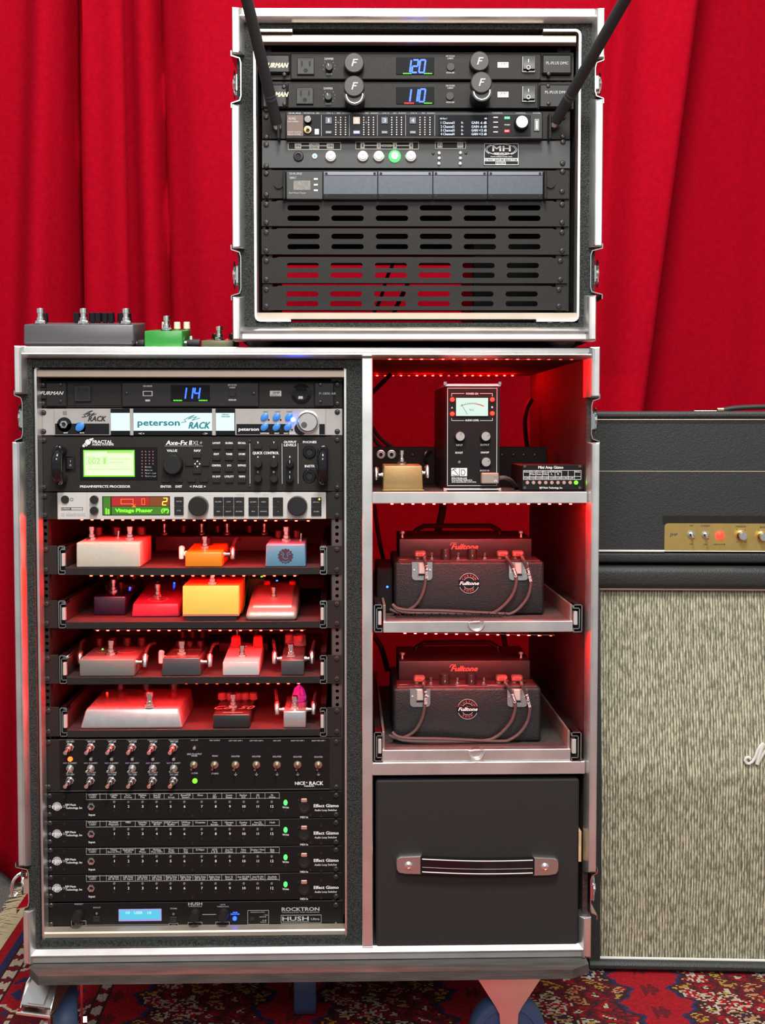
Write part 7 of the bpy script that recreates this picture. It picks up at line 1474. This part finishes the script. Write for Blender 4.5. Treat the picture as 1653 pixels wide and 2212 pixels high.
lett(hp, [('JMP', 1455.5, 1155, 17, 6, -.4), ('OFF', 1494, 1135.5, 8, 3.4, -.4), ('ON', 1493, 1175.5, 7, 3.4, -.4), ('STANDBY', 1524, 1136, 20, 3.4, -.4), ('ON', 1523.5, 1176, 7, 3.4, -.4), ('INDICATOR', 1555, 1176, 25, 3.4, -.4), ('PRESENCE', 1601, 1137.5, 21, 3.4, -.4), ('BASS', 1648, 1139, 12, 3.4, -.4), ('MIDDLE', 1695, 1141, 16, 3.4, -.4), ('TREBLE', 1741, 1142, 16, 3.4, -.4), ('4', 1592, 1144, 2.5, 3, -.4), ('6', 1610, 1144.5, 2.5, 3, -.4), ('0', 1592, 1171, 2.5, 3, -.4), ('10', 1611, 1171, 4, 3, -.4), ('2', 1639, 1145, 2.5, 3, -.4)], 'ink', bold=.02)
for x in (1330, 1600): c = az(x, 1200, YH); hd.part('foot', B().cyl((c.x, YH + .05, zc1 + .3 * mm), 12 * mm, 6 * mm, (0, 0, 1), 14), 'black_rubber')
c0, c1 = az(1496, 886, YH + .1), az(1562, 886, YH + .1)
hnd = hd.part('handle_end', B().box(c0.x, c1.x, YH + .085, YH + .115, H1 - 1 * mm, H1 + 2.5 * mm, 1 * mm).box(c1.x - 16 * mm, c1.x, YH + .082, YH + .118, H1, H1 + 7 * mm, 2 * mm), 'gold', label='gold-plated end bracket of the carrying strap')
hd.part('carry_strap', B().tube([(c1.x - 4 * mm, YH + .1, H1 + 3 * mm), (c1.x + .03, YH + .1, H1 + 8 * mm), (c1.x + .09, YH + .1, H1 + 10 * mm), (c1.x + .16, YH + .1, H1 + 8 * mm), (c1.x + .19, YH + .1, H1 + 2 * mm)], 5 * mm, 8, smooth=4), 'black_rubber', hnd)

# ------------------------------------------------ dolly with casters
dx0, dx1 = FR.at(51, 2100, -.05).x, FR.at(1279, 2110, -.05).x; dzt = ZB; dzb = ZB - 15 * mm
yf_ = FR.on_z(663, 2101, ZB).y
dl = Thing('dolly', 'flat black wooden dolly on blue-wheeled casters under the large case', 'dolly', ((dx0 + dx1) / 2, .3, 0), y=yf_)
dl.part('deck', B().prism([(dx0, yf_ + .03), (dx0 + .02, yf_), (dx1 - .03, yf_), (dx1, yf_ + .02), (dx1, .68), (dx0, .68)], dzb, dzt - .0005, 'z'), 'dolly_wood', smooth=0)
def caster(x, y, yaw, m, brake=False, r=.0625, label=None, sym=False):
    R = Matrix.Rotation(yaw, 3, 'Z'); o = Vector((x, y, 0)); off = Vector((0, .03, 0))
    def tr(b):
        b.v = [R @ q + o for q in b.v]; return b
    pl = dl.part('caster_plate', tr(B().box(-.05, .05, -.045, .045, dzb - 5 * mm, dzb - .2 * mm, .001)), 'zinc'); cz = r + 4.6 * mm
    dl.part('swivel', tr(B().cyl((0, 0, dzb - 20 * mm), 26 * mm, 15 * mm, (0, 0, 1), 20)), m, pl)
    for sd in (-1, 1):
        X = sd * .026; z1_ = dzb - 18 * mm
        pr = [(-.028, z1_), (.036, z1_), (.04, z1_ - .02), (.044, cz + .02), (.042, cz - .01), (.020, cz - .012), (.008, cz + .04), (-.026, z1_ - .010)]
        if sym: pr = [(-.026, z1_ + .012), (.086, z1_ + .012), (.086, z1_ + .004), (.052, z1_ - .050), (.046, z1_ - .062), (.043, cz - .012), (.019, cz - .012), (.016, z1_ - .062), (.010, z1_ - .050), (-.024, z1_ + .002)]
        dl.part('fork', tr(B().prism(pr, X - 2 * mm, X + 2 * mm, 'x')), m, pl, label=label)
    w_ = tr(B().lathe((-.019, .03, cz), [(0, 0), (.022, 0), (.024, .004), (r * .72, .004), (r * .74, 0), (r * .95, .0), (r, .005), (r, .033), (r * .95, .038), (r * .74, .038), (r * .72, .034), (.024, .034), (.022, .038), (0, .038)], (1, 0, 0), 36))
    dl.part('wheel', w_, 'wheel_blue', pl, label='blue rubber wheel'); dl.part('axle_nut', tr(B().cyl((-.028, .03, cz), 9 * mm, 6 * mm, (-1, 0, 0), 6).cyl((.028, .03, cz), 9 * mm, 6 * mm, (1, 0, 0), 6)), 'zinc', pl)
    if brake:
        R2 = Matrix.Rotation(math.radians(-16), 3, 'Z'); o2 = Vector((x - .008, y, 0))
        def tr2(b):
            b.v = [R2 @ q + o2 for q in b.v]; return b
        for (xa, xb, dz) in ((-.026, .026, 0), (-.014, .014, .004)):
            b = B().prism([(-.030, dzb - .010 + dz), (.0, dzb - .009 + dz), (.0, dzb - .014), (-.034, dzb - .016), (-.062, dzb - .036), (-.074, dzb - .050), (-.078, dzb - .046 + dz), (-.056, dzb - .024 + dz)], xa, xb, 'x')
            dl.part('brake_lever', tr2(b), 'steel', pl, label='shiny metal brake pedal')
        for sx in (-.027, .025): dl.part('lever_flange', tr2(B().prism([(-.03, dzb - .008), (.0, dzb - .007), (-.01, dzb - .035), (-.06, dzb - .055), (-.078, dzb - .052), (-.058, dzb - .02)], sx, sx + .002, 'x')), 'chrome', pl)
        dl.part('brake_step', tr2(B().box(-.03, .03, -.086, -.066, dzb - .060, dzb - .055, .001)), 'chrome', pl)
w1 = FR.at(138, 2180, .05); caster(w1.x, .06, math.radians(12), 'zinc', True)
w2 = FR.at(1092, 2180, .06); caster(w2.x + .03, .035, math.radians(90), 'alu', False, sym=True)
w3 = FR.at(660, 2180, .25); caster(w3.x, .22, math.radians(3), 'rail'); w4 = FR.at(230, 2180, .55); caster(w4.x, .58, math.radians(20), 'rail'); w5 = FR.at(1150, 2180, .55); caster(w5.x, .56, math.radians(200), 'rail')
